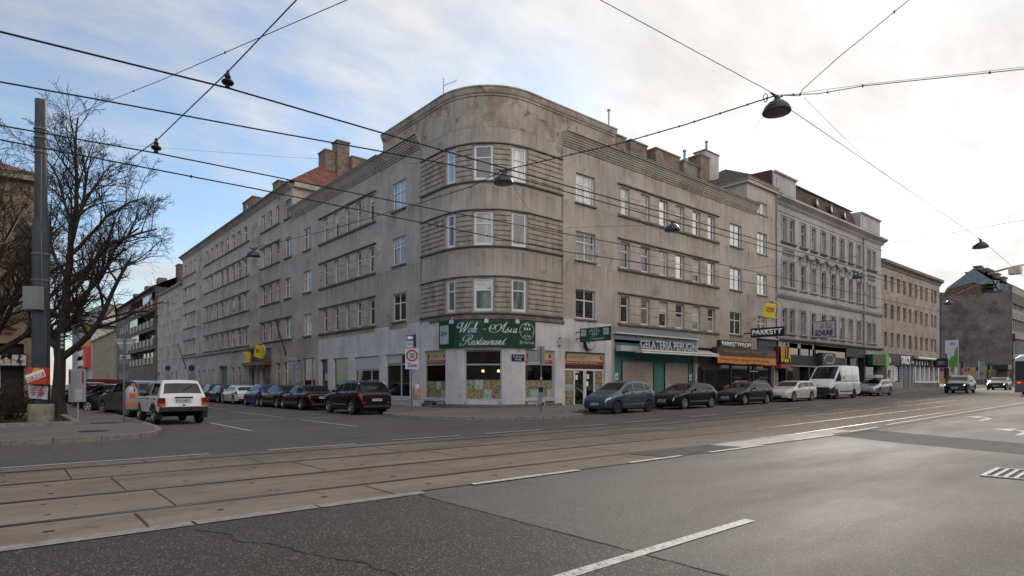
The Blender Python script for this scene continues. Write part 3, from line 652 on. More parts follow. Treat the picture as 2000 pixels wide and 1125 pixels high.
# straight fronts
def gR(): return random.choice([G_DARK, G_DARK, G_CURT, G_BLIND])
GR = {0: G_DARK, 1: G_DARK, 2: G_BLIND}
for k, (z0, z1) in enumerate(ROWS):
    s0, s1 = pxs(CP, 1124.5), pxs(CP, 1162.5); holes.append((s0, s1, z0, z1, .2)); window(CP, s0, s1, z0, z1, CB, .2, '22', g=GR[k], sill=.12)
    s0, s1 = pxs(CP, 767), pxs(CP, 792.5); holes.append((s0, s1, z0, z1, .2)); window(CP, s0, s1, z0, z1, CB, .16, '22', g=[G_DARK, G_CURT, G_SKY][k], sill=.12)
    s0, s1 = pxs(CP, 1425.6), pxs(CP, 1448.6); holes.append((s0, s1, z0, z1, .2)); window(CP, s0, s1, z0, z1, CB, .2, '22', g=[G_DARK, G_SKY, G_SKY][k], sill=.12)
    s0, s1 = pxs(CP, 593), pxs(CP, 608); holes.append((s0, s1, z0, z1, .2)); window(CP, s0, s1, z0, z1, CB, .16, '22', g=[G_CURT, G_CURT, G_DARK][k], sill=.12)
    s0, s1 = pxs(CP, 1479), pxs(CP, 1498); holes.append((s0, s1, z0, z1, .2)); window(CP, s0, s1, z0, z1, CB, .2, '22', g=[G_CURT, G_SKY, G_SKY][k], sill=.06)
s0, s1 = pxs(CP, 1479), pxs(CP, 1497.5); holes.append((s0, s1, 15.85, 16.85, .2)); window(CP, s0, s1, 15.85, 16.85, CB, .2, 'S', g=G_BLIND, mu=[.5], sill=.06)
W6 = [(1212, 1229), (1251.5, 1268.5), (1287.4, 1304), (1319.5, 1336), (1352, 1367), (1381.7, 1396)]
W5 = [(631.5, 640), (653, 661.5), (674.5, 683), (696.5, 706), (720.5, 732)]
cnt = [0]
def g6():
    cnt[0] += 1; return [G_DARK, G_CURT, G_DARK, G_DARK, G_CURT, G_DARK, G_DARK, G_DARK, G_CURT, G_SKY, G_DARK, G_SKY, G_BLIND, G_CURT, G_SKY, G_CURT, G_SKY, G_SKY][(cnt[0]-1) % 18]
group6(CP, 1208.7, 1402, W6, ROWS, CB, holes, led, .2, g6)
group6(CP, 625, 733.5, W5, ROWS, CB, holes, led, .18)
# ground floor openings
GF = [(591, 615, .3, 3.6), (625, 640, .1, 3.4), (651, 680, .5, 3.4), (692.5, 740.5, .15, 3.37), (753, 800, .62, 3.37), (828.5, 870, .6, 3.42), (907, 980, .55, 3.38), (1026, 1083.6, .6, 3.42), (1103.5, 1182, .12, 3.42)]
GFs = [(pxs(CP, a), pxs(CP, b), z0, z1) for a, b, z0, z1 in GF]
for h in GFs: holes.append((*h, .22))
# shops on the right part are one deep recess each
SH = [(pxs(CP, 1200), pxs(CP, 1358), .1, 4.75), (pxs(CP, 1362), pxs(CP, 1512), .1, 4.2)]
for h in SH: holes.append((*h, .3))
sWa, sWb = pxs(CP, 622), pxs(CP, 1194)
def mf(s, z):
    if z < 4.95 and sWa < s < sWb: return M_WHITE if z > .35 or not (sg1 < s < sg2) else M_PLINTH
    return M_PLAST
mf.splits = [.35, 4.95]
HB = [(s0, s1) for s0, s1 in ((sg1, sg2),)]
wl = MB()
# cut the wall at the material borders
holes2 = holes+[(sWa, sWa+1e-4, 0, 0), (sWb, sWb+1e-4, 0, 0), (sg1, sg1+1e-4, 0, 0), (sg2, sg2+1e-4, 0, 0)]
sA, sB = pxs(CP, 1475.5), pxs(CP, 1459)
wall(wl, CP, 0, CP.acc[-1], -.3, 15.6, [h for h in holes2 if h[3] < 15.6], mf)
wall(wl, CP, sB, CP.acc[-1], 15.6, 18.3, [h for h in holes2 if h[3] > 15.6], M_PLAST)
put(wl, 'wall', CB)
# irregular upper border of the white paint
mb = Multi()
for (a, b, z) in ((823, 868, 5.14), (1046, 1098, 5.1), (1101, 1150, 5.35), (1152, 1193, 5.28), (733, 760, 5.2), (795, 823, 5.22)):
    sweep(mb, CP, pxs(CP, a), pxs(CP, b), [(-.02, 4.9), (.006, 4.9), (.006, z), (-.02, z)], M_WHITE)
put(mb, 'paint_edge', CB)
# grooved siding of the bay, three storeys
segs = [(823.6, 870), (891.5, 923.5), (965.5, 997), (1030.5, 1097.4)]
for (zb, zt) in ((5.42, 7.36), (9.08, 11.02), (12.66, 14.66)):
    for (a, b) in segs:
        s0, s1 = pxs(CP, a), pxs(CP, b); n = 7; h = (zt-zb)/n; mb = MB()
        for k in range(n):
            z = zb+k*h
            sweep(mb, CP, s0, s1, [(.0, z+.01), (.075, z+.012), (.085, z+.045), (.06, z+h-.04), (.04, z+h-.01), (0, z+h-.005)], M_STONE)
        put(mb, 'grooved_siding', CB)
# ledges that run round the bay
for z in (5.28, 8.95, 12.52):
    sweep(led, CP, sg1, sg2, [(0, z+.03), (.11, z+.05), (.15, z+.09), (.15, z+.13), (0, z+.15)], M_LEDGE)
for z in (7.38, 11.04, 14.68):
    sweep(led, CP, sg1, sg2, [(0, z), (.13, z+.01), (.13, z+.05), (.1, z+.08), (0, z+.09)], M_LEDGE)
sweep(led, CP, pxs(CP, 840), sg2+.1, [(0, 5.02), (.1, 5.05), (.13, 5.2), (.0, 5.24)], M_LEDGE)
for s in (sg1, sg2): sweep(led, CP, s-.04, s+.04, [(0, 5.0), (.03, 5.0), (.03, 15.5), (0, 15.5)], M_LEDGE)
put(led, 'ledge', CB); put(piers, 'pier_course', CB)
# parapet of the bay
mb = MB(); pa, pb = pxs(CP, 748), pxs(CP, 1202)
sweep(mb, CP, pa, pb, [(-.4, 15.61), (0.0, 15.61), (0.0, 17.3), (.05, 17.32), (.05, 17.42), (.1, 17.46), (.16, 17.62), (.16, 17.72), (.2, 17.74), (.2, 17.82), (-.4, 17.86)], M_PARA)
put(mb, 'parapet', CB, 30)
# fluted cornices
mb = Multi()
prof = [(0, 15.58)]
for k in range(6): z = 15.58+k*.125; prof += [(.06+k*.055, z+.02), (.085+k*.055, z+.10), (.05+k*.055, z+.12)]
prof += [(.46, 16.34), (.46, 16.4), (0, 16.42)]
sweep(mb, CP, pxs(CP, 572), sg1-.03, prof, M_PLAST); sweep(mb, CP, sg2+.03, sA, prof, M_PLAST)
put(mb, 'cornice', CB)
mb = Multi(); sweep(mb, CP, pxs(CP, 573), pa-.1, [(-.2, 16.43), (.5, 16.43), (.5, 16.48), (-3, 16.95)], M_METAL); sweep(mb, CP, pb+.1, sA-.1, [(-.2, 16.43), (.5, 16.43), (.5, 16.48), (-3, 16.95)], M_METAL)
put(mb, 'roof_edge', CB)
# roof slab, rear walls
mb = MB(); 
mb.plate([(19.6, 51.6), (19.6, 29), (20.6, 27.0), (22.7, 25.6), (47, 25.6), (47, 37), (31, 37), (31, 51.6)], 16.3, 16.6, M_METAL)
put(mb, 'roof', CB)
mb = MB()
for (a, b, c, d) in ((31, 51.7, 31, 37), (31, 37, 51.6, 37), (51.6, 37, 51.6, 25.2)): mb.face([(a, b, -.3), (c, d, -.3), (c, d, 16.3), (a, b, 16.3)], M_PLAST_L)
mb.face([(19.2, 51.7, -.3), (31, 51.7, -.3), (31, 51.7, 16.3), (19.2, 51.7, 16.3)], M_PLAST_L)
put(mb, 'rear_wall', CB)
# raised stair end on the right with its own eaves
mb = MB(); us = CP.pos(sB).x
mb.face([(us, 25.2, 16.4), (us, 37, 16.4), (us, 37, 18.3), (us, 25.2, 18.3)], M_PLAST); mb.face([(us, 37, 15), (51.6, 37, 15), (51.6, 37, 18.3), (us, 37, 18.3)], M_PLAST)
mb.box(us-.3, 51.75, 24.9, 37.3, 18.3, 18.42, M_PLAST); mb.box(us-.22, 51.7, 24.98, 37.2, 18.02, 18.298, M_PLAST)
mb.box(us-.36, 51.8, 24.84, 37.36, 18.422, 18.47, M_METAL)
put(mb, 'stair_tower', CB)
mb = MB(); mb.face([(us-.3, 24.9, 18.48), (51.7, 24.9, 18.48), (49.5, 31, 20.2)], M_TILE_B); mb.face([(us-.3, 24.9, 18.48), (49.5, 31, 20.2), (us-.3, 37.2, 18.48)], M_TILE_B); mb.face([(51.7, 24.9, 18.48), (51.7, 37.2, 18.48), (49.5, 31, 20.2)], M_TILE_B)
mb.face([(43, 30.5, 16.7), (us, 27.5, 16.7), (us, 34, 18.9), (45.5, 34, 20.0)], M_TILE_B); mb.face([(43, 30.5, 16.7), (45.5, 34, 20.0), (43, 38, 16.7)], M_TILE_B)
put(mb, 'tiled_roof', CB)
def chimney(px0, px1, ytop, dist_v, z0, mat, pipes=0, wing=None, parent=CB, plane='v', cap=M_LEDGE, dv=1.2):
    if plane == 'v': u0, u1 = Ux(px0, dist_v), Ux(px1, dist_v); Z = CA*(u0+u1)/2+SA*dist_v
    z1 = EYE+(HY-ytop)/F*Z
    mb = MB(); mb.box(u0, u1, dist_v, dist_v+dv, z0, z1-.12, mat); mb.box(u0-.07, u1+.07, dist_v-.07, dist_v+dv+.07, z1-.12, z1, cap)
    o = put(mb, 'chimney', parent)
    if pipes:
        for k in range(pipes):
            q = MB(); x = u0+(u1-u0)*(k+.6)/(pipes+.2); q.lathe([(.11, z1), (.11, z1+1.1), (.17, z1+1.12), (.17, z1+1.2), (.02, z1+1.3)], M_METAL, 10, Fr((x, dist_v+.6, 0), (1, 0, 0), (0, 1, 0))); q.build('flue', o)
    return o
for (a, b, y, v, m, p) in ((1194, 1222, 263, 29, M_BRICK, 0), (1232, 1264, 278, 29.4, M_BRICK, 0), (1281, 1328, 297, 29.0, M_BRICK, 0), (1336, 1362, 318, 28.6, M_LEDGE, 1), (1368, 1386, 304, 30, M_BRICK, 0), (1377, 1404, 297, 31.5, M_GREY, 1)):
    chimney(a, b, y, v, 16.4, m, p)
# slender flue, antennas, and small roof gear
mb = MB(); p = at(1190.5, 262, 42); zt = at(1190.5, 214, 42).z; mb.lathe([(.11, 16.4), (.11, zt-.1), (.17, zt-.1), (.17, zt)], pmat('flue_steel', (.5, .5, .5), .3, .9), 10, Fr((p.x, p.y, 0), (1, 0, 0), (0, 1, 0))); put(mb, 'flue', CB)
def antenna(px, py, Z, h, s):
    p = at(px, py, Z); mb = MB(); mb.tube([(p.x, p.y, p.z-h), (p.x, p.y, p.z)], .025, M_BLACK, 5)
    mb.tube([(p.x, p.y, p.z-.5), (p.x+s, p.y-s*.3, p.z+.05)], .015, M_BLACK, 4)
    for k in range(5): q = (p.x+s*(k+.5)/5, p.y-s*.3*(k+.5)/5, p.z-.5+.55*(k+.5)/5); mb.tube([(q[0]-.1, q[1]-.25, q[2]), (q[0]+.1, q[1]+.25, q[2])], .01, M_BLACK, 4)
    put(mb, 'antenna', CB)
antenna(866, 153, 40, 3.4, .9); antenna(1030, 183, 40, 2.5, .7)
# ground floor joinery of the corner building
def ppos(px, d=0): s = pxs(CP, px); p = CP.pos(s, d); return s, p
M_FR_G = pmat('shop_frame_grey', (.36, .37, .40), .5)
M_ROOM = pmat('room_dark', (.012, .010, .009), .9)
def clearglass():
    m = bpy.data.materials.new('glass_clear'); m.use_nodes = True; nt = m.node_tree; nt.nodes.clear(); L = nt.links.new
    out = N(nt, 'ShaderNodeOutputMaterial'); t = N(nt, 'ShaderNodeBsdfTransparent'); t.inputs[0].default_value = (.8, .82, .8, 1); g_ = N(nt, 'ShaderNodeBsdfGlossy'); g_.inputs['Roughness'].default_value = .02
    fr = N(nt, 'ShaderNodeFresnel'); fr.inputs[0].default_value = 1.5; mx = N(nt, 'ShaderNodeMixShader'); L(fr.outputs[0], mx.inputs[0]); L(t.outputs[0], mx.inputs[1]); L(g_.outputs[0], mx.inputs[2]); L(mx.outputs[0], out.inputs[0]); return m
G_CLEAR = clearglass()
def postermat(name, cols, sc=9):
    return nmat(name, cols, scale=sc, detail=3, rough=.5)
M_FOOD = [postermat('poster_food_a', [(.38, (.05, .11, .05)), (.5, (.20, .24, .14)), (.62, (.33, .33, .22))]), postermat('poster_food_b', [(.38, (.24, .27, .17)), (.5, (.27, .19, .09)), (.62, (.12, .06, .03))], 7),
          postermat('poster_food_c', [(.38, (.2, .3, .32)), (.5, (.4, .42, .36)), (.65, (.12, .2, .08))], 8), postermat('poster_food_d', [(.35, (.30, .33, .22)), (.52, (.24, .13, .06)), (.65, (.08, .12, .05))], 10)]
M_CREAM = pmat('banner_cream', (.42, .34, .20), .6); M_RED = pmat('banner_red', (.30, .05, .015), .5); M_WTXT = pmat('white_lettering', (.75, .75, .73), .5)
M_SGREEN = pmat('sign_green', (.002, .043, .018), .35); M_GTXT = pmat('sign_grey_lettering', (.55, .62, .60), .5)
def posters(fr, w, z0, z1, nx, ny, parent, y=.035, seed=1):
    r = random.Random(seed); mb = MB()
    for i in range(nx):
        for j in range(ny):
            mb.box(w*i/nx+.006, w*(i+1)/nx-.006, y, y+.006, z0+(z1-z0)*j/ny+.006, z0+(z1-z0)*(j+1)/ny-.006, r.choice(M_FOOD), fr)
    return put(mb, 'food_posters', parent)
def header(fr, x0, x1, z0, z1, parent, txt, y=.035):
    mb = MB(); zs = z0+(z1-z0)*.30
    mb.box(x0, x1, y, y+.008, zs, z1, M_CREAM, fr); mb.box(x0, x1, y, y+.009, z0, zs-.002, M_RED, fr); o = put(mb, 'header_banner', parent)
    w = x1-x0; m2 = MB()
    m2.lathe([(.0001, 0), (.12, .0), (.12, .006), (.0001, .006)], M_RED, 12, Fr(fr.p(x1-.22, y+.01, (zs+z1)/2), fr.ex, fr.ey), axis='y'); 
    m2.box(x0+.12, x0+.3, y+.01, y+.014, zs+.06, z1-.08, pmat('figure_brown', (.16, .06, .03), .6), fr); m2.build('picture', o)
    f2 = Fr(fr.p(x0+.42*min(1, w/1.6), y+.011, zs+.3*(z1-zs)), fr.ex, fr.ey); t_ = text('ASIA RESTAURANT', f2, w*.42, (z1-zs)*.34, M_RED, 'lettering', o, .004)
    f3 = Fr(fr.p(x0+.1, y+.012, z0+.07), fr.ex, fr.ey); text('Chinesische  Thai  Sushi  Nudel  Take Away', f3, w*.82, (zs-z0)*.42, M_WTXT, 'lettering', o, .004)
GFN = dict(zip([q[0] for q in GF], GFs))
lampm = pmat('pendant_glow', (1, .7, .3), .5, emis=(1, .62, .2), estr=3.0)
room_i = 0
for px, nx, z_m in ((828.5, 4, 1.65), (907, 4, 1.72), (1026, 5, 1.7)):
    s0, s1, z0, z1 = GFN[px]; fr, w = CP.fr(s0, s1, -.16)
    o = window(CP, s0, s1, z0, z1, CB, .16, 'S', g=G_CLEAR, fm=M_FR_G, tr=.71, fw=.09)
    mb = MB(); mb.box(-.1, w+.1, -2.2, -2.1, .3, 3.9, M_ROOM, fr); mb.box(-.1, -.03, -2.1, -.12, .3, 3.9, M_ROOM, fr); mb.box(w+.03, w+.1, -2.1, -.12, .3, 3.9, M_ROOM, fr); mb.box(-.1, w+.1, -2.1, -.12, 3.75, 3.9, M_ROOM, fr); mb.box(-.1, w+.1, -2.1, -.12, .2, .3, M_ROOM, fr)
    mb.box(.1, w-.1, -1.2, -.6, .3, 1.1, pmat('table_brown', (.05, .02, .01), .6), fr)
    put(mb, 'interior', CB)
    posters(Fr(fr.p(.07, 0, 0), fr.ex, fr.ey), w-.14, z0+.1, z_m, nx, 2, CB, y=.034, seed=int(px))
    if px != 907: header(fr, .07, w-.07, z0+(z1-z0)*.73, z1-.09, CB, '')
    for q in ((.42, .85) if px == 907 else ((.12,) if px == 1026 else ())):
        mb = MB(); c = fr.p(w*q, -1.0, 2.22); mb.lathe([(.001, -.08), (.06, -.06), (.085, 0), (.06, .06), (.001, .08)], lampm, 10, Fr(c, (1, 0, 0), (0, 1, 0))); mb.tube([c+Vector((0, 0, .08)), c+Vector((0, 0, 1.5))], .01, M_BLACK, 4); put(mb, 'pendant_lamp', CB)
    # sunk plinth and sill under the window, with a cellar vent
    mb = MB(); mb.box(-.0, w, .10, .24, z0-.1, z0-.002, M_FR_G, fr); mb.box(.02, w-.02, .162, .168, .1, z0-.1, M_PLINTH, fr); put(mb, 'sill', CB)
    mb = MB(); mb.box(w*.35, w*.65, .168, .19, .22, .44, M_FR_G, fr); mb.box(w*.38, w*.62, .19, .195, .25, .41, M_BLACK, fr); put(mb, 'cellar_vent', CB)
# left windows
for px, tr, mu, gg in ((753, .76, [.62], G_SHOP), (651, .72, None, G_SHOP), (591, .0, [.68], G_SHOP)):
    s0, s1, z0, z1 = GFN[px]; window(CP, s0, s1, z0, z1, CB, .16, 'S', g=gg, fm=M_FR_G, tr=tr, mu=mu, fw=.09)
s0, s1, z0, z1 = GFN[692.5]; fr, w = CP.fr(s0, s1, -.16)
window(CP, s0, s1, z0, z1, CB, .16, 'S', g=G_SHOP, fm=M_FR_G, tr=.71, mu=[.66], fw=.09)
M_PANEL = pmat('panel_white', (.42, .42, .45), .6)
mb = MB(); mb.box(.1, w-.1, .075, .085, z0+(z1-z0)*.73, z1-.09, M_PANEL, fr); put(mb, 'panel', CB)
s0, s1, z0, z1 = GFN[753]; fr, w = CP.fr(s0, s1, -.16)
mb = MB(); mb.box(.1, w*.6, .075, .085, z0+(z1-z0)*.79, z1-.09, M_PANEL, fr); put(mb, 'panel', CB)
mb = MB(); mb.box(0, w, .1, .24, z0-.1, z0-.002, M_FR_G, fr); mb.tube([fr.p(-.2, .45, z0-.12), fr.p(w+.3, .45, z0-.12)], .035, M_GALV, 8); put(mb, 'sill', CB)
s0, s1, z0, z1 = GFN[625]; fr, w = CP.fr(s0, s1, -.3)
mb = MB(); mb.box(0, w, 0, .08, z0, z1, pmat('door_panel_dark', (.03, .03, .04), .4), fr); o = put(mb, 'door', CB)
mb = MB(); mb.box(.12, w-.12, .08, .085, 1.1, 2.3, G_SHOP, fr); mb.build('pane', o); mb = MB(); mb.tube([fr.p(w-.15, .1, 1.0), fr.p(w-.15, .1, 1.25)], .02, M_GALV, 6); mb.build('handle', o)
# restaurant entrance
s0, s1, z0, z1 = GFN[1103.5]; fr, w = CP.fr(s0, s1, -.22)
header(fr, .02, w-.02, 2.66, z1-.04, CB, '', y=.05)
mb = MB(); mb.box(.0, w, 0, .05, 2.4, 2.655, pmat('shutter_box', (.03, .012, .014), .6), fr); put(mb, 'shutter_box', CB)
mb = MB()
M_ALU = pmat('aluminium_white', (.62, .63, .62), .4)
for x in (0, .25*w, .49*w, .53*w, .745*w, w-.09): mb.box(x, x+.09, .0, .08, z0, 2.4, M_ALU, fr)
mb.box(0, w, .002, .078, 2.3, 2.398, M_ALU, fr); mb.box(0, w, .001, .079, z0, z0+.12, M_ALU, fr); o = put(mb, 'door_frame', CB)
mb = MB(); mb.box(.05, w-.05, .02, .03, z0+.1, 2.32, G_SHOP, fr); mb.build('pane', o)
mb = MB(); mb.tube([fr.p(.3*w, .12, 1.25), fr.p(.46*w, .14, .95)], .018, M_GALV, 6); mb.build('handle', o)
posters(Fr(fr.p(.1, 0, 0), fr.ex, fr.ey), .25*w-.12, z0+.15, 2.28, 1, 5, CB, .034, 3); posters(Fr(fr.p(.77*w, 0, 0), fr.ex, fr.ey), .2*w, z0+.15, 2.28, 1, 5, CB, .034, 4)
mb = MB()
for (x, z, a, b) in ((.30, 1.75, .2, .28), (.58, 1.8, .2, .28), (.56, 1.35, .22, .3)): mb.box(w*x, w*x+a, .034, .038, z, z+b, M_WTXT, fr)
for k in range(3): mb.lathe([(.0001, 0), (.055, 0), (.055, .004), (.0001, .004)], M_WTXT, 10, Fr(fr.p(w*.3+k*.13, .036, 2.2), fr.ex, fr.ey), axis='y')
put(mb, 'door_notices', CB)
# curved banner over the corner ---------------------------------------
ba, bb = pxs(CP, 857, .14), pxs(CP, 1046, .14)
bz0, bz1 = 3.5, 4.98
BN = W('banner_sign', 'curved dark green banner reading Wok - Asia Restaurant over the corner shop windows', (21, 26.5, 3.5), 'sign')
mb = MB(); sweep(mb, CP, ba, bb, [(.05, bz0), (.13, bz0), (.13, bz1), (.05, bz1)], M_SGREEN); put(mb, 'board', BN)
bm_ = lambda X, Y, Z: CP.xyz(ba+X, .132+Y, bz0+Z)
bw = bb-ba; bh = bz1-bz0
SLOPE = .0
def ribbon(strokes, x, z, sx, sz, mat, name, parent, mapf, slant=.45, wd=.035, wmin=.35):
    """calligraphic strokes: polylines in unit letters, thick on the down strokes"""
    mb = MB(); adv = x; lay = [0]
    for (glyph, dx) in strokes:
        for st in glyph:
            P = [Vector(p) for p in st]
            if len(P) > 2:
                Q = []
                for i in range(len(P)-1):
                    p0, p1, p2, p3 = P[max(i-1, 0)], P[i], P[i+1], P[min(i+2, len(P)-1)]
                    for k in range(6):
                        t = k/6; Q.append(.5*((2*p1)+(p2-p0)*t+(2*p0-5*p1+4*p2-p3)*t*t+(3*p1-p0-3*p2+p3)*t*t*t))
                Q.append(P[-1])
            else: Q = P
            Q = [Vector((adv+(q.x+q.y*slant)*sx, z+q.y*sz)) for q in Q]
            lay[0] += 1; yy = .003+.0004*(lay[0] % 7)
            L_, R_ = [], []
            for i, q in enumerate(Q):
                d = (Q[min(i+1, len(Q)-1)]-Q[max(i-1, 0)])
                if d.length < 1e-6: d = Vector((1, 0))
                d.normalize(); n = Vector((-d.y, d.x)); w_ = wd*(wmin+(1-wmin)*abs(d.y)**1.5*(1 if d.y < 0 or True else .5)); e = min(i, len(Q)-1-i); w_ *= min(1, .45+.3*e)
                L_.append(mapf((q+n*w_/2).x, yy, (q+n*w_/2).y)); R_.append(mapf((q-n*w_/2).x, yy, (q-n*w_/2).y))
            mb.grid([L_, R_], mat)
        adv += dx*sx
    return put(mb, name, parent)
o_ = [[(.55, 1), (.2, .85), (.05, .4), (.2, .02), (.5, .1), (.68, .55), (.55, 1), (.62, .8), (.95, .75)]]
k_ = [[(0, .2), (.25, 1.2), (.2, 2.2), (.05, 1.9), (.1, .8), (.1, 0)], [(.1, .55), (.4, .95), (.6, .85), (.45, .6), (.15, .55), (.4, .4), (.5, .05), (.75, .1), (.9, .35)]]
s_ = [[(0, .1), (.3, .7), (.42, 1.15), (.42, .85), (.62, .45), (.5, .05), (.22, 0), (.1, .2)], [(.5, .06), (.8, .3), (.95, .5)]]
i_ = [[(0, .35), (.2, .95), (.15, .4), (.22, .03), (.5, .3)], [(.22, 1.42), (.27, 1.5)]]
a_ = [[(.6, .9), (.35, 1), (.08, .7), (.05, .2), (.25, .0), (.5, .35), (.66, .98)], [(.66, .98), (.58, .3), (.68, .02), (.95, .3)]]
e_ = [[(0, .3), (.35, .5), (.5, .85), (.35, 1), (.12, .8), (.08, .3), (.25, .02), (.5, .1), (.72, .35)]]
t_ = [[(0, .3), (.3, 1.2), (.38, 1.7), (.3, 1.0), (.22, .2), (.4, .02), (.65, .3)], [(.05, 1.1), (.6, 1.12)]]
u_ = [[(0, .4), (.15, .98), (.1, .3), (.22, .02), (.45, .2), (.62, .98)], [(.62, .98), (.56, .3), (.66, .02), (.9, .3)]]
r_ = [[(0, .35), (.2, 1.12), (.25, .9), (.45, .92), (.38, .3), (.5, .02), (.72, .3)]]
n_g = [[(0, .4), (.15, .95), (.1, .02)], [(.12, .5), (.35, .98), (.48, .85), (.42, .3), (.55, .02), (.8, .3)]]
W_ = [[(-.75, 1.55), (-.55, 1.2), (-.15, 1.35), (-.1, 1.85), (-.45, 2.25), (-.95, 2.1), (-1.1, 1.6), (-.85, 1.1), (-.4, 1.1), (0, 1.7), (.1, 2.3), (.12, 1.3), (.2, .0)], [(.2, 0), (.8, 1.2), (1.05, 2.2)], [(1.05, 2.2), (1.0, 1.2), (1.0, .0)], [(1.0, 0), (1.5, 1.2), (1.65, 2.1), (2.0, 2.3), (2.2, 2.1)]]
A_ = [[(2.0, 2.3), (1.5, 1.2), (1.0, .3), (.3, .05), (-.6, .25), (-1.05, .9), (-.9, 1.5), (-.3, 1.6), (-.05, 1.2), (-.3, .75), (-.7, .8), (-.75, 1.15)], [(2.0, 2.3), (1.9, 1.2), (1.95, .3), (2.2, .1), (2.5, .35)], [(.25, .55), (.1, 1.3), (.5, 1.8), (1.05, 1.65), (1.25, 1.0), (1.9, .75)]]
R_ = [[(.9, 2.0), (.7, 1.2), (.5, .3), (0, -.1), (-.5, .0), (-.6, .35), (-.4, .45)], [(.5, 1.1), (-.1, 1.0), (-.45, 1.5), (-.2, 2.15), (.6, 2.35), (1.3, 2.2), (1.4, 1.7), (1.1, 1.2), (.7, 1.15), (1.1, .9), (1.35, .3), (1.6, .0), (1.9, .25)]]
dash = [[(0, .62), (.75, .62)], [(0, .70), (.75, .70)], [(0, .78), (.75, .78)]]
kx = .26; kz = .262
ribbon([(W_, 2.0), (o_, .95), (k_, 1.9), (dash, 2.35), (A_, 2.4), (s_, 1.0), (i_, .75), (a_, 1)], 1.55, .80, kx, kz*.98, M_GTXT, 'lettering', BN, bm_, wd=.05)
ribbon([(R_, 1.75), (e_, .68), (s_, .75), (t_, .6), (a_, .9), (u_, .88), (r_, .68), (a_, .92), (n_g, .82), (t_, .8)], 1.75, .13, kx*1.02, kz*.88, M_GTXT, 'lettering', BN, bm_, wd=.046)
# brewery plate on the left of the banner, and the oval emblem on the right
mb = MB(); sweep(mb, CP, ba+.12, ba+.85, [(.13, bz0+.22), (.145, bz0+.22), (.145, bz1-.2), (.13, bz1-.2)], nmat('plate_silver', [(.3, (.22, .25, .3)), (.7, (.42, .45, .5))], scale=1.5, rough=.4)); pl = put(mb, 'beer_plate', BN)
text('Zipfer', None, .58, .30, pmat('plate_navy', (.01, .012, .06), .5), 'lettering', pl, .004, shear=.2, bold=.02, mapf=lambda X, Y, Z: CP.xyz(ba+.2+X, .148+Y, bz0+.62+Z+X*.08))
def cring(cx, cz, rx, rz, w_, mb, mat, n=32, yy=.004):
    a = [bm_(cx+rx*math.cos(t), yy, cz+rz*math.sin(t)) for t in [2*math.pi*i/n for i in range(n)]]; b = [bm_(cx+(rx-w_)*math.cos(t), yy, cz+(rz-w_)*math.sin(t)) for t in [2*math.pi*i/n for i in range(n)]]
    mb.grid([a, b], mat, close=True)
def cquad(x0, x1, z0, z1, mb, mat, yy=.004): mb.face([bm_(x0, yy, z0), bm_(x1, yy, z0), bm_(x1, yy, z1), bm_(x0, yy, z1)], mat)
mb = MB(); cx, cz = bw-.60, .93; cring(cx, cz, .50, .46, .022, mb, M_GTXT); cquad(cx-.42, cx+.42, cz-.08, cz-.045, mb, M_GTXT)
for k in (-1, 0, 1): cquad(cx+k*.17-.045, cx+k*.17+.045, cz+.05, cz+.19, mb, M_GTXT)
for k in (-1, 1):
    mb.face([bm_(cx+k*.04, .004, cz-.33), bm_(cx+k*.22, .004, cz-.3), bm_(cx+k*.16, .004, cz-.22)], M_GTXT)
    mb.face([bm_(cx+k*.02, .004, cz+.42), bm_(cx+k*.2, .004, cz+.34), bm_(cx+k*.1, .004, cz+.27)], M_GTXT)
cquad(cx-.008, cx+.008, cz-.33, cz-.12, mb, M_GTXT)
put(mb, 'emblem', BN)
text('Jin Sui Lou', None, .98, .23, M_GTXT, 'lettering', BN, .004, mapf=lambda X, Y, Z: bm_(bw-1.09+X, .003+Y, .17+Z))
for px in (893, 951, 1002):    # sign floodlights on arms
    s = pxs(CP, px); t = W('sign_floodlight', {893: 'leftmost small floodlight on an arm above the green corner banner', 951: 'middle small floodlight hanging in front of the green corner banner', 1002: 'rightmost small floodlight hanging in front of the green corner banner'}[px], tuple(CP.xyz(s, .1, 5.0)), 'lamp', 'floodlights over the banner')
    mb = MB(); mb.tube([CP.xyz(s, .1, 5.05), CP.xyz(s, .45, 5.12), CP.xyz(s, .6, 4.98)], .018, M_GALV, 6); put(mb, 'arm', t)
    fr, _ = CP.fr(s-.1, s+.1, .5); mb = MB(); mb.box(0, .22, 0, .14, 4.78, 4.98, M_GALV, fr); put(mb, 'lamp_head', t)
# street name plate, alarm box, hanging signs
def signbox(name, label, cat, fr, x0, x1, y0, y1, z0, z1, mat, part='board'):
    t = W(name, label, tuple(fr.p(x0, y0, z0)), cat); mb = MB(); mb.box(x0, x1, y0, y1, z0, z1, mat, fr); put(mb, part, t, 0); return t
s0, s1 = pxs(CP, 999), pxs(CP, 1024); fr, w = CP.fr(s0, s1, .0)
t = signbox('street_name_plate', 'small dark blue street name plate on the corner pillar', 'sign', fr, 0, w, .01, .04, 2.74, 3.12, pmat('enamel_blue', (.008, .012, .06), .3))
text('21. Brünner', fr=Fr(fr.p(.08, .042, 2.95), fr.ex, fr.ey), w=w-.16, h=.1, mat=M_WTXT, parent=t, thick=.003); text('Straße', fr=Fr(fr.p(.2, .042, 2.8), fr.ex, fr.ey), w=w-.4, h=.1, mat=M_WTXT, parent=t, thick=.003)
s0 = pxs(CP, 1092); fr, w = CP.fr(s0-.13, s0+.13, .0)
t = signbox('alarm_box', 'grey alarm box with a red beacon on the white wall right of the banner', 'alarm', fr, 0, w, .01, .16, 3.75, 4.1, M_GALV, 'case')
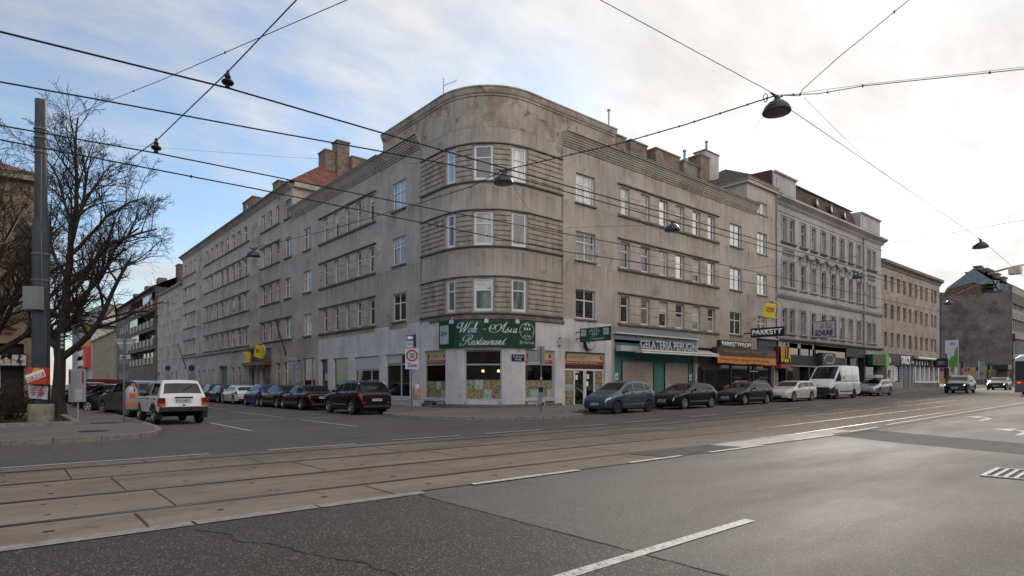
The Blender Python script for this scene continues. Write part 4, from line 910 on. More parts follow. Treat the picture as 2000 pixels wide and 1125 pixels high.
mb = MB(); mb.lathe([(.07, 4.1), (.07, 4.2), (.0001, 4.25)], pmat('beacon_red', (.6, .03, .01), .3), 10, Fr(fr.p(w/2, .08, 0), fr.ex, fr.ey)); put(mb, 'beacon', t)
def proj(px0, px1, y00, y01, y10, y11, V0=24.9):
    """sign standing out of the wall between two photo columns; near column px1"""
    pass
# green hanging sign: sticks out from the wall towards the street
p0 = Vector((Ux(1134, 24.7), 24.7)); 
def outsign(name, label, px_wall, px_out, V_wall, ztop, zbot, th, mat, cat='sign'):
    """board at right angles to the main-street facade, from the wall column to the outer column"""
    u = Ux(px_wall, V_wall); lo, hi = 1.0, V_wall
    for _ in range(40):
        m = (lo+hi)/2; d = CA*u+SA*m
        if 1000+F*(SA*u-CA*m)/d > px_out: lo = m
        else: hi = m
    V2 = (lo+hi)/2; t = W(name, label, (u, V_wall, zbot), cat); mb = MB(); mb.box(u-th/2, u+th/2, V2, V_wall, zbot, ztop, mat); put(mb, 'board', t); return t, u, V2
t, u, V2 = outsign('hanging_sign', 'green sign board standing out over the restaurant door', 1134, 1193, 24.85, 4.78, 3.98, .12, M_SGREEN)
ln = 24.85-V2; fr = Fr((u-.062, 24.85, 0), (0, -1, 0), (-1, 0, 0))
mb = Multi(); mb.box(.1, .5, .0, .006, 4.32, 4.7, pmat('plate_pale', (.4, .42, .5), .5), fr); mb.box(ln-.5, ln-.1, .0, .006, 4.32, 4.7, MATS['plate_pale'], fr); put(mb, 'beer_plate', t)
for x in (.14, ln-.46): text('Zipfer', Fr(fr.p(x, .008, 4.45), fr.ex, fr.ey), .32, .12, MATS['plate_navy'], parent=t, thick=.003, shear=.2)
mfl = lambda X, Y, Z: fr.p(X, .002+Y, 4.0+Z)
ribbon([(W_, 2.0), (o_, .95), (k_, 1.3), (A_, 2.4), (s_, .75), (i_, .5), (a_, 1)], ln*.36, .52, .075, .07, M_GTXT, 'lettering', t, mfl, wd=.012)
ribbon([(R_, 1.75), (e_, .68), (s_, .75), (t_, .6), (a_, .9), (u_, .88), (r_, .68), (a_, .92), (n_g, .82), (t_, .8)], ln*.36, .07, .12, .10, M_GTXT, 'lettering', t, mfl, wd=.016)
mb = MB()
for k in range(3): mb.box(ln/2+(k-1)*.15-.035, ln/2+(k-1)*.15+.035, .002, .006, 4.36, 4.46, M_GTXT, fr)
n = 28; a = [fr.p(ln/2+.42*math.cos(q*2*math.pi/n), .004, 4.52+.2*math.sin(q*2*math.pi/n)) for q in range(n)]; b = [fr.p(ln/2+.405*math.cos(q*2*math.pi/n), .004, 4.52+.188*math.sin(q*2*math.pi/n)) for q in range(n)]; mb.grid([a, b], M_GTXT, close=True)
put(mb, 'emblem', t)
mb = MB()
for z in (4.2, 4.6): mb.box(u-.04, u+.04, 24.85, 25.2, z-.03, z+.03, M_BLACK)
put(mb, 'bracket', t)
# round illuminated roundel behind it
t = W('round_sign', 'round white drum sign with a dark rim partly behind the green hanging sign', (Ux(1160), 24.9, 3.8), 'sign')
f0 = Fr((Ux(1160, 24.7), 25.19, 3.98), (1, 0, 0), (0, -1, 0)); mb = MB(); mb.lathe([(.0001, .0), (.42, .0), (.42, .22), (.0001, .22)], M_BLACK, 28, f0, axis='y'); put(mb, 'drum', t)
mb = MB(); mb.lathe([(.0001, .222), (.385, .222), (.385, .232), (.0001, .236)], pmat('drum_white', (.45, .46, .48), .35), 28, f0, axis='y'); put(mb, 'face', t)
text('Jules', Fr(f0.p(-.26, .24, .03), f0.ex, f0.ey), .5, .26, M_BLACK, parent=t, thick=.004, bold=.03)
mb = MB(); mb.tube([f0.p(-.24, .25, .0), f0.p(-.13, .25, .05), f0.p(-.1, .25, .3)], .035, pmat('swoosh_red', (.5, .02, .02), .4), 6); put(mb, 'emblem', t)

# ice-cream parlour front ---------------------------------------------
M_TURQ = nmat('turquoise_panel', [(.3, (.03, .125, .115)), (.7, (.05, .18, .165))], scale=2, rough=.5)
s0, s1 = SH[0][0], SH[0][1]; fr, w = CP.fr(s0, s1, -.28); gb = gz(35)
mb = MB(); mb.box(0, w, .0, .06, -.1, 4.75, M_TURQ, fr); put(mb, 'turquoise_front', CB)
mb = MB(); mb.box(-.1, w+.1, .285, .31, 4.32+.05, 5.15, nmat('panel_bluegrey', [(.3, (.16, .18, .2)), (.7, (.22, .24, .26))], scale=2, rough=.7), fr); mb.box(w+.12, w+5.0, .287, .312, 4.3, 5.05, nmat('panel_tan', [(.3, (.25, .22, .185)), (.7, (.34, .3, .26))], scale=1.4, rough=.8), fr); put(mb, 'fascia_panel', CB)
mb = MB(); mb.box(-.12, w+.12, .05, .55, 4.72, 4.80, pmat('metal_white', (.62, .6, .57), .35, .3), fr); mb.box(-.1, w+.1, .05, .06, 4.2, 4.72, M_TURQ, fr); put(mb, 'canopy_cap', CB)
mb = MB()
for (a, b) in ((.11, .47), (.62, .93)):
    x0, x1 = w*a, w*b; n = 24
    rows = []
    for k in range(n*4+1):
        z = .25+(3.0-.25)*k/(n*4); y = .07+.018*abs(math.sin(k*math.pi/4)); rows.append([fr.p(x0, y, z), fr.p(x1, y, z)])
    mb.grid(rows, nmat('roller_shutter', [(.3, (.22, .185, .15)), (.7, (.34, .29, .25))], scale=1.0, rough=.6)); mb.box(x0-.05, x0, .06, .12, .2, 3.02, M_DARK, fr); mb.box(x1, x1+.05, .06, .12, .2, 3.02, M_DARK, fr); mb.box(x0-.05, x1+.05, .06, .13, 3.0, 3.1, M_TURQ, fr)
put(mb, 'roller_shutter', CB)
mb = Multi()
for x in (.035, .95): mb.box(w*x, w*x+.32, .062, .068, 1.75, 2.2, pmat('notice_paper', (.5, .53, .56), .6), fr); mb.box(w*x+.05, w*x+.27, .069, .071, 1.85, 2.0, pmat('notice_blue', (.15, .22, .4), .6), fr)
put(mb, 'notice', CB)
t = W('rolled_awning', 'long rolled-up awning in a silver cassette above the turquoise shop front', tuple(fr.p(w*.25, .6, 3.7)), 'awning')
f1 = Fr(fr.p(w*.17, 0, 0), fr.ex, fr.ey); wa = w*.83+1.6
mb = MB(); mb.prism([(0, 3.62), (0, 3.72)], 0, 0, M_GALV) if False else None
q = []
for x in (0, wa): q.append([f1.p(x, y, z) for y, z in ((.28, 3.95), (.28, 3.62), (.9, 3.5), (1.25, 3.56), (1.28, 3.66), (1.2, 3.74), (.9, 3.78), (.5, 3.97))])
mb.grid(q, pmat('awning_alu', (.60, .57, .53), .3, .5), close=True); mb.face(q[0][::-1], MATS['awning_alu']); mb.face(q[1], MATS['awning_alu']); put(mb, 'cassette', t)
mb = MB(); mb.box(0, -w*.17, .06, .12, 0, 0, M_DARK, f1) if False else None; mb.tube([f1.p(.02, 1.27, 3.52), f1.p(wa-.02, 1.27, 3.52)], .05, M_GALV, 8); mb.box(-w*.16, .0, .3, .75, 3.6, 3.95, M_GALV, f1); put(mb, 'front_rail', t)
t = W('shop_lettering', 'standing grey letters GELATERIA PERUGINI on top of the silver awning', tuple(fr.p(w*.4, 1.0, 3.9)), 'sign')
M_LET = pmat('letters_grey', (.42, .45, .47), .4); M_LETS = pmat('letters_side', (.10, .14, .2), .4)
ta, tb = pxs(CP, 1254, 1.0), pxs(CP, 1366, 1.0); f2, wt = CP.fr(ta, tb, .78)
text('GELATERIA PERUGINI', Fr(f2.p(0, 0, 3.8), f2.ex, f2.ey), wt, .56, M_LETS, 'letter_sides', t, .09, bold=.028); text('GELATERIA PERUGINI', Fr(f2.p(0, .093, 3.8), f2.ex, f2.ey), wt, .56, M_LET, 'lettering', t, .004, bold=.02)
# parquet shop ----------------------------------------------------------
s0, s1 = SH[1][0], SH[1][1]; fr, w = CP.fr(s0, s1, -.28)
M_DKF = pmat('shopfront_dark', (.016, .014, .013), .45); M_BRN = pmat('fascia_brown', (.045, .028, .022), .5); M_ORG = nmat('banner_orange', [(.3, (.42, .17, .045)), (.7, (.55, .25, .08))], scale=3, rough=.7)
mb = MB(); mb.box(0, w, 0, .05, -.1, 4.2, G_SHOP, fr)
for x in (0, .09, .42, .66, .72, .96): mb.box(w*x, w*x+.14, .05, .12, .2, 3.2, M_DKF, fr)
mb.box(0, w, .05, .14, 3.0, 4.2, M_DKF, fr); mb.box(0, w, .05, .13, .1, .6, M_DKF, fr); put(mb, 'shop_window', CB)
mb = MB()
for k in range(22): mb.box(w*.06+k*.13, w*.06+k*.13+.06, .14, .16, 2.55, 3.0, pmat('slat_brown', (.10, .05, .025), .6), fr)
put(mb, 'window_slats', CB); mb = MB(); mb.box(w*.67, w*.78, .14, .16, 2.5, 2.58, M_GALV, fr); put(mb, 'window_bar', CB)
mb = MB(); mb.box(-.35, -.1, .14, .2, 2.5, 3.15, M_PANEL, fr); put(mb, 'lamp_strip', CB)
pa_, pb_ = pxs(CP, 1405, .25), pxs(CP, 1467, .25); f3, w3 = CP.fr(pa_, pb_, .05)
t = signbox('fascia_sign', 'black box sign reading PARKETTPROFI in white capitals', 'sign', f3, 0, w3, 0, .22, 4.32, 4.88, M_BLACK)
text('PARKETTPROFI', Fr(f3.p(.3, .222, 4.42), f3.ex, f3.ey), w3-.45, .36, M_WTXT, parent=t, thick=.03, bold=.03)
pa_, pb_ = pxs(CP, 1401, .5), pxs(CP, 1516, .5); f3, w3 = CP.fr(pa_, pb_, .08)
t = signbox('fascia_sign', 'dark brown fascia box with ochre script lettering above the orange banner', 'sign', f3, 0, w3*.8, 0, .42, 3.66, 4.3, M_BRN)
text('Malen-Tapezieren-Ästhetisch', Fr(f3.p(w3*.1, .422, 3.9), f3.ex, f3.ey), w3*.42, .3, pmat('letter_ochre', (.36, .20, .045), .5), parent=t, thick=.01); text('Bodenlegen', Fr(f3.p(w3*.56, .422, 3.9), f3.ex, f3.ey), w3*.18, .28, MATS['letter_ochre'], parent=t, thick=.01)
mb = MB(); mb.box(w3*.8+.01, w3, 0, .4, 3.66, 4.3, pmat('fascia_brown_pale', (.07, .045, .035), .5), f3); put(mb, 'end_panel', t); text('parkett', Fr(f3.p(w3*.84, .402, 3.82), f3.ex, f3.ey+Vector((0, 0, 0))), w3*.13, .3, MATS['letter_ochre'], parent=t, thick=.01, shear=.3)
t = W('cloth_banner', 'wrinkled orange cloth banner slung under the brown parquet shop fascia', tuple(f3.p(0, .45, 3.05)), 'banner')
rows = []
for j in range(7):
    z = 3.64-.56*j/6; rows.append([f3.p(w3*i/60, .43+.03*math.sin(i*.9+j*.5)*(j/6)+.015*math.sin(i*2.3), z+.03*math.sin(i*.22)*(j/6)) for i in range(61)])
mb = MB(); mb.grid(rows, M_ORG); put(mb, 'cloth', t, True)
text('Verkauf · Verlegen · Reparieren · Schleifen · Versiegeln', Fr(f3.p(w3*.05, .47, 3.27), f3.ex, f3.ey), w3*.82, .2, pmat('banner_text', (.06, .02, .01), .7), parent=t, thick=.004)
mb = MB(); uu = Ux(1478); mb.box(pxs(CP, 1478)*0, 0, 0, 0, 0, 0, M_DARK) if False else None
f4, w4 = CP.fr(pxs(CP, 1479), pxs(CP, 1521), .0); mb.box(0, w4-.0, .01, .09, 4.2, 5.3, pmat('panel_slate', (.028, .033, .042), .5), f4); mb.box(-.1, w4, .01, .35, 5.3, 5.36, M_GALV, f4); put(mb, 'slate_panel', CB)

# ------------------------------------------------------------------ further buildings on the side street
def volume(mb, u0, u1, v0, v1, z0, z1, mat, faces='NSEW'):
    if 'S' in faces: mb.face([(u0, v0, z0), (u1, v0, z0), (u1, v0, z1), (u0, v0, z1)], mat)
    if 'N' in faces: mb.face([(u0, v1, z0), (u1, v1, z0), (u1, v1, z1), (u0, v1, z1)], mat)
    if 'W' in faces: mb.face([(u0, v0, z0), (u0, v1, z0), (u0, v1, z1), (u0, v0, z1)], mat)
    if 'E' in faces: mb.face([(u1, v0, z0), (u1, v1, z0), (u1, v1, z1), (u1, v0, z1)], mat)
def gable(mb, u0, u1, v0, v1, z, h, mat, over=.3, ends=None):
    """ridge along v"""
    um = (u0+u1)/2; a, b = v0-over, v1+over
    mb.face([(u0-over, a, z), (u0-over, b, z), (um, b, z+h), (um, a, z+h)], mat); mb.face([(u1+over, a, z), (um, a, z+h), (um, b, z+h), (u1+over, b, z)], mat)
    for v in (v0, v1): mb.face([(u0, v, z), (u1, v, z), (um, v, z+h-.1)], ends or mat)
DIM = lambda: random.choice([G_DARK, G_DARK, G_CURT, G_DARK])
# long five-storey block
LP = straight((FU, Vx(357)), (FU, 51.72)); L0 = LP.acc[-1]
LB = W('long_apartment_building', 'long five-storey plaster block up the side street with bands of windows', (22, 70, 0))
holes = []; led = Multi()
LR = [(5.5, 7.2), (9.05, 10.75), (12.6, 14.3), (16.05, 17.6)]
for k, (z0, z1) in enumerate(LR):
    def one(a, b, style, d=.18, ledge=False, fw=.07):
        s0, s1 = pxs(LP, a), pxs(LP, b); holes.append((s0, s1, z0, z1, d+.05)); window(LP, s0, s1, z0, z1, LB, d, style, g=DIM(), fw=fw, fm=M_FRAME if random.random() < .8 else M_FRAME_OLD)
    one(557, 568.5, '22'); 
    for a, b in ((511.5, 517.5), (525, 531), (539, 545.5)): one(a, b, 'T1', .2)
    n = 8
    for i in range(n):
        s0, s1 = pxs(LP, 400), pxs(LP, 485.5); p = (s1-s0)/n; c = s0+p*(i+.5); holes.append((c-p*.27, c+p*.27, z0, z1, .25)); window(LP, c-p*.27, c+p*.27, z0, z1, LB, .2, 'T1', g=DIM(), fm=M_FRAME if random.random() < .7 else M_FRAME_OLD)
    for a, b in ((360.5, 364.5), (368.5, 371.5), (373, 376), (378, 381.5)): one(a, b, 'T1', .2)
    for a, b in ((493.2, 495.8), (498.3, 501), (388.6, 390.2), (391.6, 393.2)):
        s0, s1 = pxs(LP, a), pxs(LP, b); holes.append((s0, s1, z0-.7, z1-.5, .2)); window(LP, s0, s1, z0-.7, z1-.5, LB, .18, 'S', g=G_DARK, fm=M_FRAME_OLD, fw=.05)
    for a, b in ((509.5, 546.5 if k else 569.5), (399, 486.5), (359, 382)):
        sa, sb = pxs(LP, a), pxs(LP, b)
        if k < 3: sweep(led, LP, sa-.1, sb+.1, [(0, z1+.1), (.14, z1+.12), (.14, z1+.2), (0, z1+.24)], M_LEDGE)
        sweep(led, LP, sa-.1, sb+.1, [(0, z0-.2), (.14, z0-.14), (.14, z0-.05), (0, z0-.01)], M_LEDGE)
    if k: sa, sb = pxs(LP, 556), pxs(LP, 569.5); sweep(led, LP, sa-.1, sb+.1, [(0, z0-.2), (.14, z0-.14), (.14, z0-.05), (0, z0-.01)], M_LEDGE)
sweep(led, LP, 0, pxs(LP, 506), [(0, 4.9), (.14, 4.95), (.14, 5.08), (0, 5.12)], M_LEDGE)
sweep(led, LP, -.05+.05, L0, [(0, 18.35), (.08, 18.4), (.3, 18.6), (.42, 18.65), (.42, 18.8), (0, 18.82)], M_PLAST_L)
put(led, 'ledge', LB)
for a, b, z0, z1 in ((539, 547, 1.2, 3.4), (553, 563, 1.2, 3.4), (567, 576 if False else 571.3, 1.2, 3.4), (452, 457, 1.2, 3.3), (464, 469.5, 1.2, 3.3), (477, 482, 1.2, 3.3), (386, 390.5, .3, 3.2), (397, 401, 1.1, 3.2), (406, 410, 1.1, 3.2), (415, 418.5, 1.1, 3.2), (367, 370, 1.1, 3.2), (374, 377, 1.1, 3.2)):
    s0, s1 = pxs(LP, a), pxs(LP, b); holes.append((s0, s1, z0, z1, .25)); window(LP, s0, s1, z0, z1, LB, .2, 'T1', g=G_DARK, fm=M_FRAME, sill=.06)
s0, s1 = pxs(LP, 427), pxs(LP, 444); holes.append((s0, s1, .05, 3.5, .5)); fr, w = LP.fr(s0, s1, -.45); mb = MB(); mb.box(0, w, 0, .05, 0, 3.5, pmat('gate_grey', (.11, .11, .12), .6), fr); put(mb, 'gateway_door', LB)
s0, s1 = pxs(LP, 487), pxs(LP, 530); holes.append((s0, s1, .05, 4.85, .4)); SUP = (s0, s1)
wl = MB(); wall(wl, LP, 0, L0, -.3, 18.6, holes, M_PLAST_L)
volume(wl, FU, 31, 51.72, Vx(357), 15.5, 18.6, M_PLAST_L, 'SE'); volume(wl, FU, 31, 51.72, Vx(357), -.3, 18.6, M_PLAST_L, 'NE')
put(wl, 'wall', LB)
mb = MB(); mb.box(FU-.0, 31.2, 51.3, 51.7, 18.4, 18.8, M_PLAST_L)
v1 = Vx(357); mb2 = MB()
mb2.face([(FU-.42, 51.3, 18.82), (31.4, 51.3, 18.82), (25.5, 56.5, 23.9)], M_TILE_R); mb2.face([(FU-.42, 51.3, 18.82), (25.5, 56.5, 23.9), (25.5, v1, 23.9), (FU-.42, v1, 18.82)], M_TILE_R); mb2.face([(31.4, 51.3, 18.82), (31.4, v1, 18.82), (25.5, v1, 23.9), (25.5, 56.5, 23.9)], M_TILE_R)
put(mb, 'side_cornice', LB); put(mb2, 'tiled_roof', LB)
mb = MB(); mb.tube([(FU-.5, 51.5, 18.8), (FU-.5, v1, 18.8)], .09, M_METAL, 6); mb.tube([(FU-.12, pz, 18.6) for pz in (Vx(547),)]+[(FU-.12, Vx(547), 18.0)], .06, M_METAL, 6); put(mb, 'gutter', LB)
for (u0, u1, v0, dv, z1) in ((23.1, 24.1, 54.0, 1.6, 23.4), (24.1, 25.3, 53.6, 1.2, 24.4), (25.3, 27.0, 53.0, 1.2, 23.0), (21.2, 22.2, 61, 1.6, 21.9), (20.6, 21.6, 67, 3.5, 21.6)):
    mb = MB(); mb.box(u0, u1, v0, v0+dv, 18.5, z1-.1, M_BRICK if z1 > 21 else M_DKBR); mb.box(u0-.08, u1+.08, v0-.08, v0+dv+.08, z1-.1, z1, M_LEDGE); put(mb, 'chimney', LB)
mb = MB(); p = at(468, 420, 64); mb.lathe([(.14, 17.5), (.14, EYE+(HY-398)/F*64)], M_METAL, 8, Fr((p.x+.8, p.y, 0), (1, 0, 0), (0, 1, 0))); put(mb, 'flue', LB)
# supermarket entrance in it
s0, s1 = SUP; fr, w = LP.fr(s0, s1, -.35)
mb = MB(); mb.box(0, w, 0, .06, 0, 4.85, pmat('entrance_dark', (.02, .017, .016), .5), fr); mb.box(w*.22, w*.3, .06, .3, 0, 3.3, M_GREY, fr); mb.box(w*.45, w*.55, .06, .3, 0, 3.3, M_GREY, fr); mb.box(w*.94, w, .06, .3, 0, 3.3, M_GREY, fr); put(mb, 'entrance', LB)
mb = MB(); mb.box(w*.55, w*.94, .06, .12, 0, 3.1, pmat('poster_yellow_dark', (.16, .085, .004), .6), fr); mb.box(w*.7, w*.9, .121, .13, .2, 2.0, pmat('poster_red_dark', (.07, .006, .004), .6), fr); put(mb, 'entrance_poster', LB)
fr, w = LP.fr(s0, s1, .02)
t = W('shop_canopy', 'dull red strip canopy over the supermarket entrance on the side street', tuple(fr.p(w/2, .3, 3.3)), 'canopy'); mb = MB(); mb.box(-.1, w*1.0, 0, .7, 3.25, 3.6, pmat('canopy_red', (.16, .04, .02), .6), fr); put(mb, 'strip', t)
M_YEL = pmat('bag_yellow', (.62, .48, .01), .45); M_RDT = pmat('logo_red', (.35, .02, .01), .5)
def bagsign(name, label, c, ex, ey, k, word):
    """yellow carrier bag held in a chrome ring"""
    t = W(name, label, tuple(c), 'sign'); fr = Fr(c, ex, ey)
    mb = MB(); a = R(12)
    f2 = Fr(c, Vector(ex)*math.cos(a)+Vector((0, 0, 1))*math.sin(a)*-1, ey, Vector(ex)*math.sin(a)+Vector((0, 0, 1))*math.cos(a))
    rows = [[f2.p(x*k, y*k, z*k) for x, y in ((-.36*q, -.16*q), (.36*q, -.16*q), (.36*q, .16*q), (-.36*q, .16*q))] for z, q in ((-.5, 1.15), (-.1, 1.05), (.3, .95), (.46, .85))]
    mb.grid(rows, M_YEL, close=True); mb.face(rows[0][::-1], M_YEL); mb.face(rows[-1], M_YEL); put(mb, 'bag', t)
    mb = MB()
    for y in (-.15, .15): mb.tube([f2.p((-.12+.24*i/8)*k, y*k, (.45+.14*math.sin(math.pi*i/8))*k) for i in range(9)], .022*k, M_RDT, 6)
    put(mb, 'handle', t)
    mb = MB(); n = 36; mb.tube([fr.p(.66*k*math.cos(q*2*math.pi/n), -.0, .66*k*math.sin(q*2*math.pi/n)) for q in range(n+1)], .03*k, M_GALV, 6); put(mb, 'ring', t)
    m2 = MB(); m2.box(-.24*k, .24*k, .19*k, .2*k, -.1*k, .16*k, M_RDT, f2); put(m2, 'logo_plate', t)
    text(word, Fr(f2.p(-.2*k, .202*k, -.05*k), f2.ex, f2.ey), .4*k, .15*k, M_YEL, parent=t, thick=.004, bold=.02)
    return t
c = at(507, 686, CA*18.2+SA*Vx(507, 18.2)); bagsign('bag_sign', 'yellow shopping-bag sign in a ring above the side-street supermarket entrance', c, (CA*0+.35, -.94, 0), (-.94, -.35, 0), 1.15, 'BILLA')
mb = MB(); fr, w = LP.fr(*SUP, .3); t = W('fork_sign', 'small yellow panel with red figures left of the side-street bag sign', tuple(fr.p(w*.12, 0, 3.8)), 'sign'); mb.box(.1, w*.2, 0, .3, 3.62, 4.65, M_YEL, fr); put(mb, 'board', t)
mb = MB()
for k in range(2): mb.box(w*.06+k*w*.07, w*.06+k*w*.07+.16, .3, .31, 3.75, 4.5, M_RDT, fr)
put(mb, 'figures', t)
# pharmacy-style white sign with flag pole
c = at(572, 705, CA*18.3+SA*Vx(572, 18.3))
t = W('office_sign', 'small pale box sign with dark script on a wall bracket below the flagpole', tuple(c), 'sign'); f0 = Fr(c, (.30, -.95, 0), (-.95, -.30, 0))
mb = MB(); mb.box(-.62, .62, -.06, .06, -.3, .3, pmat('box_pale', (.30, .32, .36), .5), f0); put(mb, 'board', t); text('Pharma Büro', Fr(f0.p(-.5, .063, -.1), f0.ex, f0.ey), 1.0, .2, M_BLACK, parent=t, thick=.004, shear=.3)
mb = MB(); mb.box(.62, .9, -.03, .03, -.05, .05, M_BLACK, f0); put(mb, 'bracket', t)
for i, (xa, ya, xb, yb, vv, lab) in enumerate(((537, 621, 558, 690, 0, 'bare flagpole slanting from the wall above the pale office sign'), (347, 670, 363, 718, 0, 'bare flagpole slanting from the facade further up the side street'))):
    b = Vector((FU, Vx(xb), 0)); Z = CA*b.x+SA*b.y; pb = at(xb, yb, Z); pa_ = at(xa, ya, Z-1.0); t = W('flagpole', lab, tuple(pb), 'flagpole', 'flagpoles on the side street'); mb = MB(); mb.tube([pb, pa_], [.05, .035], M_BLACK, 6); put(mb, 'pole', t); mb = MB(); mb.box(pb.x-.1, pb.x+.02, pb.y-.08, pb.y+.08, pb.z-.15, pb.z+.15, M_BLACK); put(mb, 'socket', t)
f5, w5 = CP.fr(pxs(CP, 578), pxs(CP, 587), .01); 
t = signbox('wall_notice', 'small white notice plate on the wall between ground-floor windows', 'notice', f5, 0, w5, 0, .03, 1.6, 3.05, M_PANEL)
for z in (2.7, 2.1): text('ORDINATION' if z > 2.5 else 'HAUS 21', Fr(f5.p(.12, .032, z), f5.ex, f5.ey), w5-.24, .16, M_BLACK, parent=t, thick=.003)
# next lower block
NP = straight((FU+.15, Vx(305.5)), (FU+.15, Vx(357)-.02)); NB = W('low_apartment_building', 'four-storey beige block with a grey pitched roof beyond the long block', (22, 100, 0)); holes = []
for (z0, z1) in ((5.5, 7.2), (9.05, 10.75), (12.6, 14.3)):
    for a, b in ((310, 312.3), (314, 316.3), (318, 320.6), (326.3, 329.2), (335.3, 337.8), (339.6, 342), (343.8, 346.4), (348.2, 350.6)):
        s0, s1 = pxs(NP, a), pxs(NP, b); holes.append((s0, s1, z0, z1, .2)); window(NP, s0, s1, z0, z1, NB, .16, 'T1', g=DIM(), fm=M_FRAME_OLD, fw=.06)
for a, b in ((308, 312), (318, 320), (335, 338), (343, 346)): s0, s1 = pxs(NP, a), pxs(NP, b); holes.append((s0, s1, .2, 3.3, .3)); fr, w = NP.fr(s0, s1, -.28); mb = MB(); mb.box(0, w, 0, .05, 0, 3.3, G_SHOP, fr); put(mb, 'door', NB)
wl = MB(); wall(wl, NP, 0, NP.acc[-1], -.3, 15.6, holes, M_PLAST_L); va, vb = Vx(357), Vx(305.5); volume(wl, FU+.15, 31, va, vb, -.3, 15.6, M_PLAST_L, 'NE'); put(wl, 'wall', NB)
mb = MB(); sweep(mb, NP, 0, NP.acc[-1], [(0, 15.3), (.35, 15.5), (.35, 15.65), (0, 15.7)], M_PLAST_L); put(mb, 'cornice', NB); mb = MB(); mb.face([(FU-.2, va, 15.7), (FU-.2, vb, 15.7), (25, vb, 19.6), (25, va, 19.6)], M_TILE_B); mb.face([(31, va, 15.7), (31, vb, 15.7), (25, vb, 19.6), (25, va, 19.6)], M_TILE_B); put(mb, 'roof', NB)
for v_, z_ in ((96, 19.6), (104, 20.2), (110, 21)): mb = MB(); mb.box(22.2, 23.4, v_, v_+2.2, 17, z_, M_DKBR); mb.box(22.1, 23.5, v_-.1, v_+2.3, z_, z_+.1, M_LEDGE); put(mb, 'chimney', NB)
# dark balcony block
BP = straight((FU-.1, Vx(228)), (FU-.1, Vx(305)-.0)); BB = W('balcony_building', 'dark brown apartment block with loggias and tan balcony panels', (22, 130, 0)); holes = []
L_ = BP.acc[-1]
for k, z0 in enumerate((2.1, 5.3, 8.4, 11.5, 14.6)):
    for a, b in ((233, 235.5), (237.5, 240), (242, 244.5), (246.5, 249)):
        s0, s1 = pxs(BP, a), pxs(BP, b); holes.append((s0, s1, z0+.3, z0+1.8, .15)); window(BP, s0, s1, z0+.3, z0+1.8, BB, .12, 'T1', g=G_DARK, fm=M_FRAME_OLD, fw=.06)
    if k:
        s0, s1 = pxs(BP, 254), pxs(BP, 303); holes.append((s0, s1, z0-.4, z0+1.95, 1.3))
        fr, w = BP.fr(s0, s1, -1.2); mb = MB(); mb.box(0, w, 0, .1, z0-.4, z0+1.95, M_DKBR, fr)
        for q in range(7): mb.box(w*(q+.15)/7, w*(q+.7)/7, .1, .12, z0-.2, z0+1.7, G_SHOP, fr)
        put(mb, 'loggia_wall', BB)
        fr, w = BP.fr(s0, s1, 0.0); mb = MB()
        for q in range(7):
            mb.box(w*q/7, w*(q+.5)/7, .02, .08, z0-.5, z0+.62, pmat('panel_tan_light', (.34, .27, .19), .7), fr); mb.box(w*(q+.5)/7, w*(q+1)/7, .0, .06, z0-.5, z0+.55, pmat('panel_brown_dark', (.05, .042, .035), .7), fr)
        mb.box(0, w, -1.2, .05, z0-.62, z0-.5, M_DKBR, fr); put(mb, 'balcony', BB)
        if k in (2, 3, 4):
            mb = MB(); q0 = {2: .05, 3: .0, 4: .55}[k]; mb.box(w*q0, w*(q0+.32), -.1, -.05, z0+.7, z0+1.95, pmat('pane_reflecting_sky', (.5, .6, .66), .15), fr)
            for q in range(6): mb.box(w*q0+w*.32*q/5-.04, w*q0+w*.32*q/5+.04, -.06, .0, z0+.6, z0+1.95, M_FRAME, fr)
            put(mb, 'glazed_loggia', BB)
wl = MB(); wall(wl, BP, 0, L_, -.3, 17.2, holes, M_DKBR); va, vb = Vx(305), Vx(228); volume(wl, FU-.1, 31, va, vb, -.3, 17.2, M_DKBR, 'SNE'); put(wl, 'wall', BB)
mb = MB(); mb.face([(FU-.7, va, 17.2), (FU-.7, vb, 17.2), (25, vb, 20.6), (25, va, 20.6)], M_TILE_B); mb.face([(31, va, 17.2), (31, vb, 17.2), (25, vb, 20.6), (25, va, 20.6)], M_TILE_B); mb.box(FU-.7, FU-.1, va, vb, 17.05, 17.19, M_DKBR); put(mb, 'roof', BB)
for v_ in (122, 134, 147): mb = MB(); mb.box(21.5, 22.8, v_, v_+2.4, 17, 20.4, M_BRICK); put(mb, 'chimney', BB)
# low beige house, tall gable, red and yellow block, grey block at the far end
def plainblock(name, label, pxa, pxb, ztop, mat, winrows, npx, roof, rz, cat='building', fv=FU, depth=12, gm=None):
    P = straight((fv, Vx(pxa, fv)), (fv, Vx(pxb, fv))); B = W(name, label, (fv+4, Vx((pxa+pxb)/2), 0), cat); hs = []
    for (z0, z1) in winrows:
        for i in range(npx):
            s0 = P.acc[-1]*(i+.3)/npx; s1 = P.acc[-1]*(i+.62)/npx; hs.append((s0, s1, z0, z1, .2)); window(P, s0, s1, z0, z1, B, .15, 'S', g=gm or G_DARK, fm=M_FRAME_OLD, fw=.08)
    wl = MB(); wall(wl, P, 0, P.acc[-1], -.3, ztop, hs, mat); va, vb = Vx(pxb, fv), Vx(pxa, fv); volume(wl, fv, fv+depth, va, vb, -.3, ztop, mat, 'SNE'); put(wl, 'wall', B)
    mb = MB(); gable(mb, fv, fv+depth, va, vb, ztop, rz, roof, .35, mat); mb.box(fv-.35, fv, va, vb, ztop-.3, ztop-.01, mat); put(mb, 'roof', B); return B
plainblock('low_house', 'low beige house with an orange tiled roof on the side street', 178, 227.5, 13.2, M_SCHOOL, [(2.0, 4.5), (6.5, 9.5)], 7, M_TILE_R, 2.2)
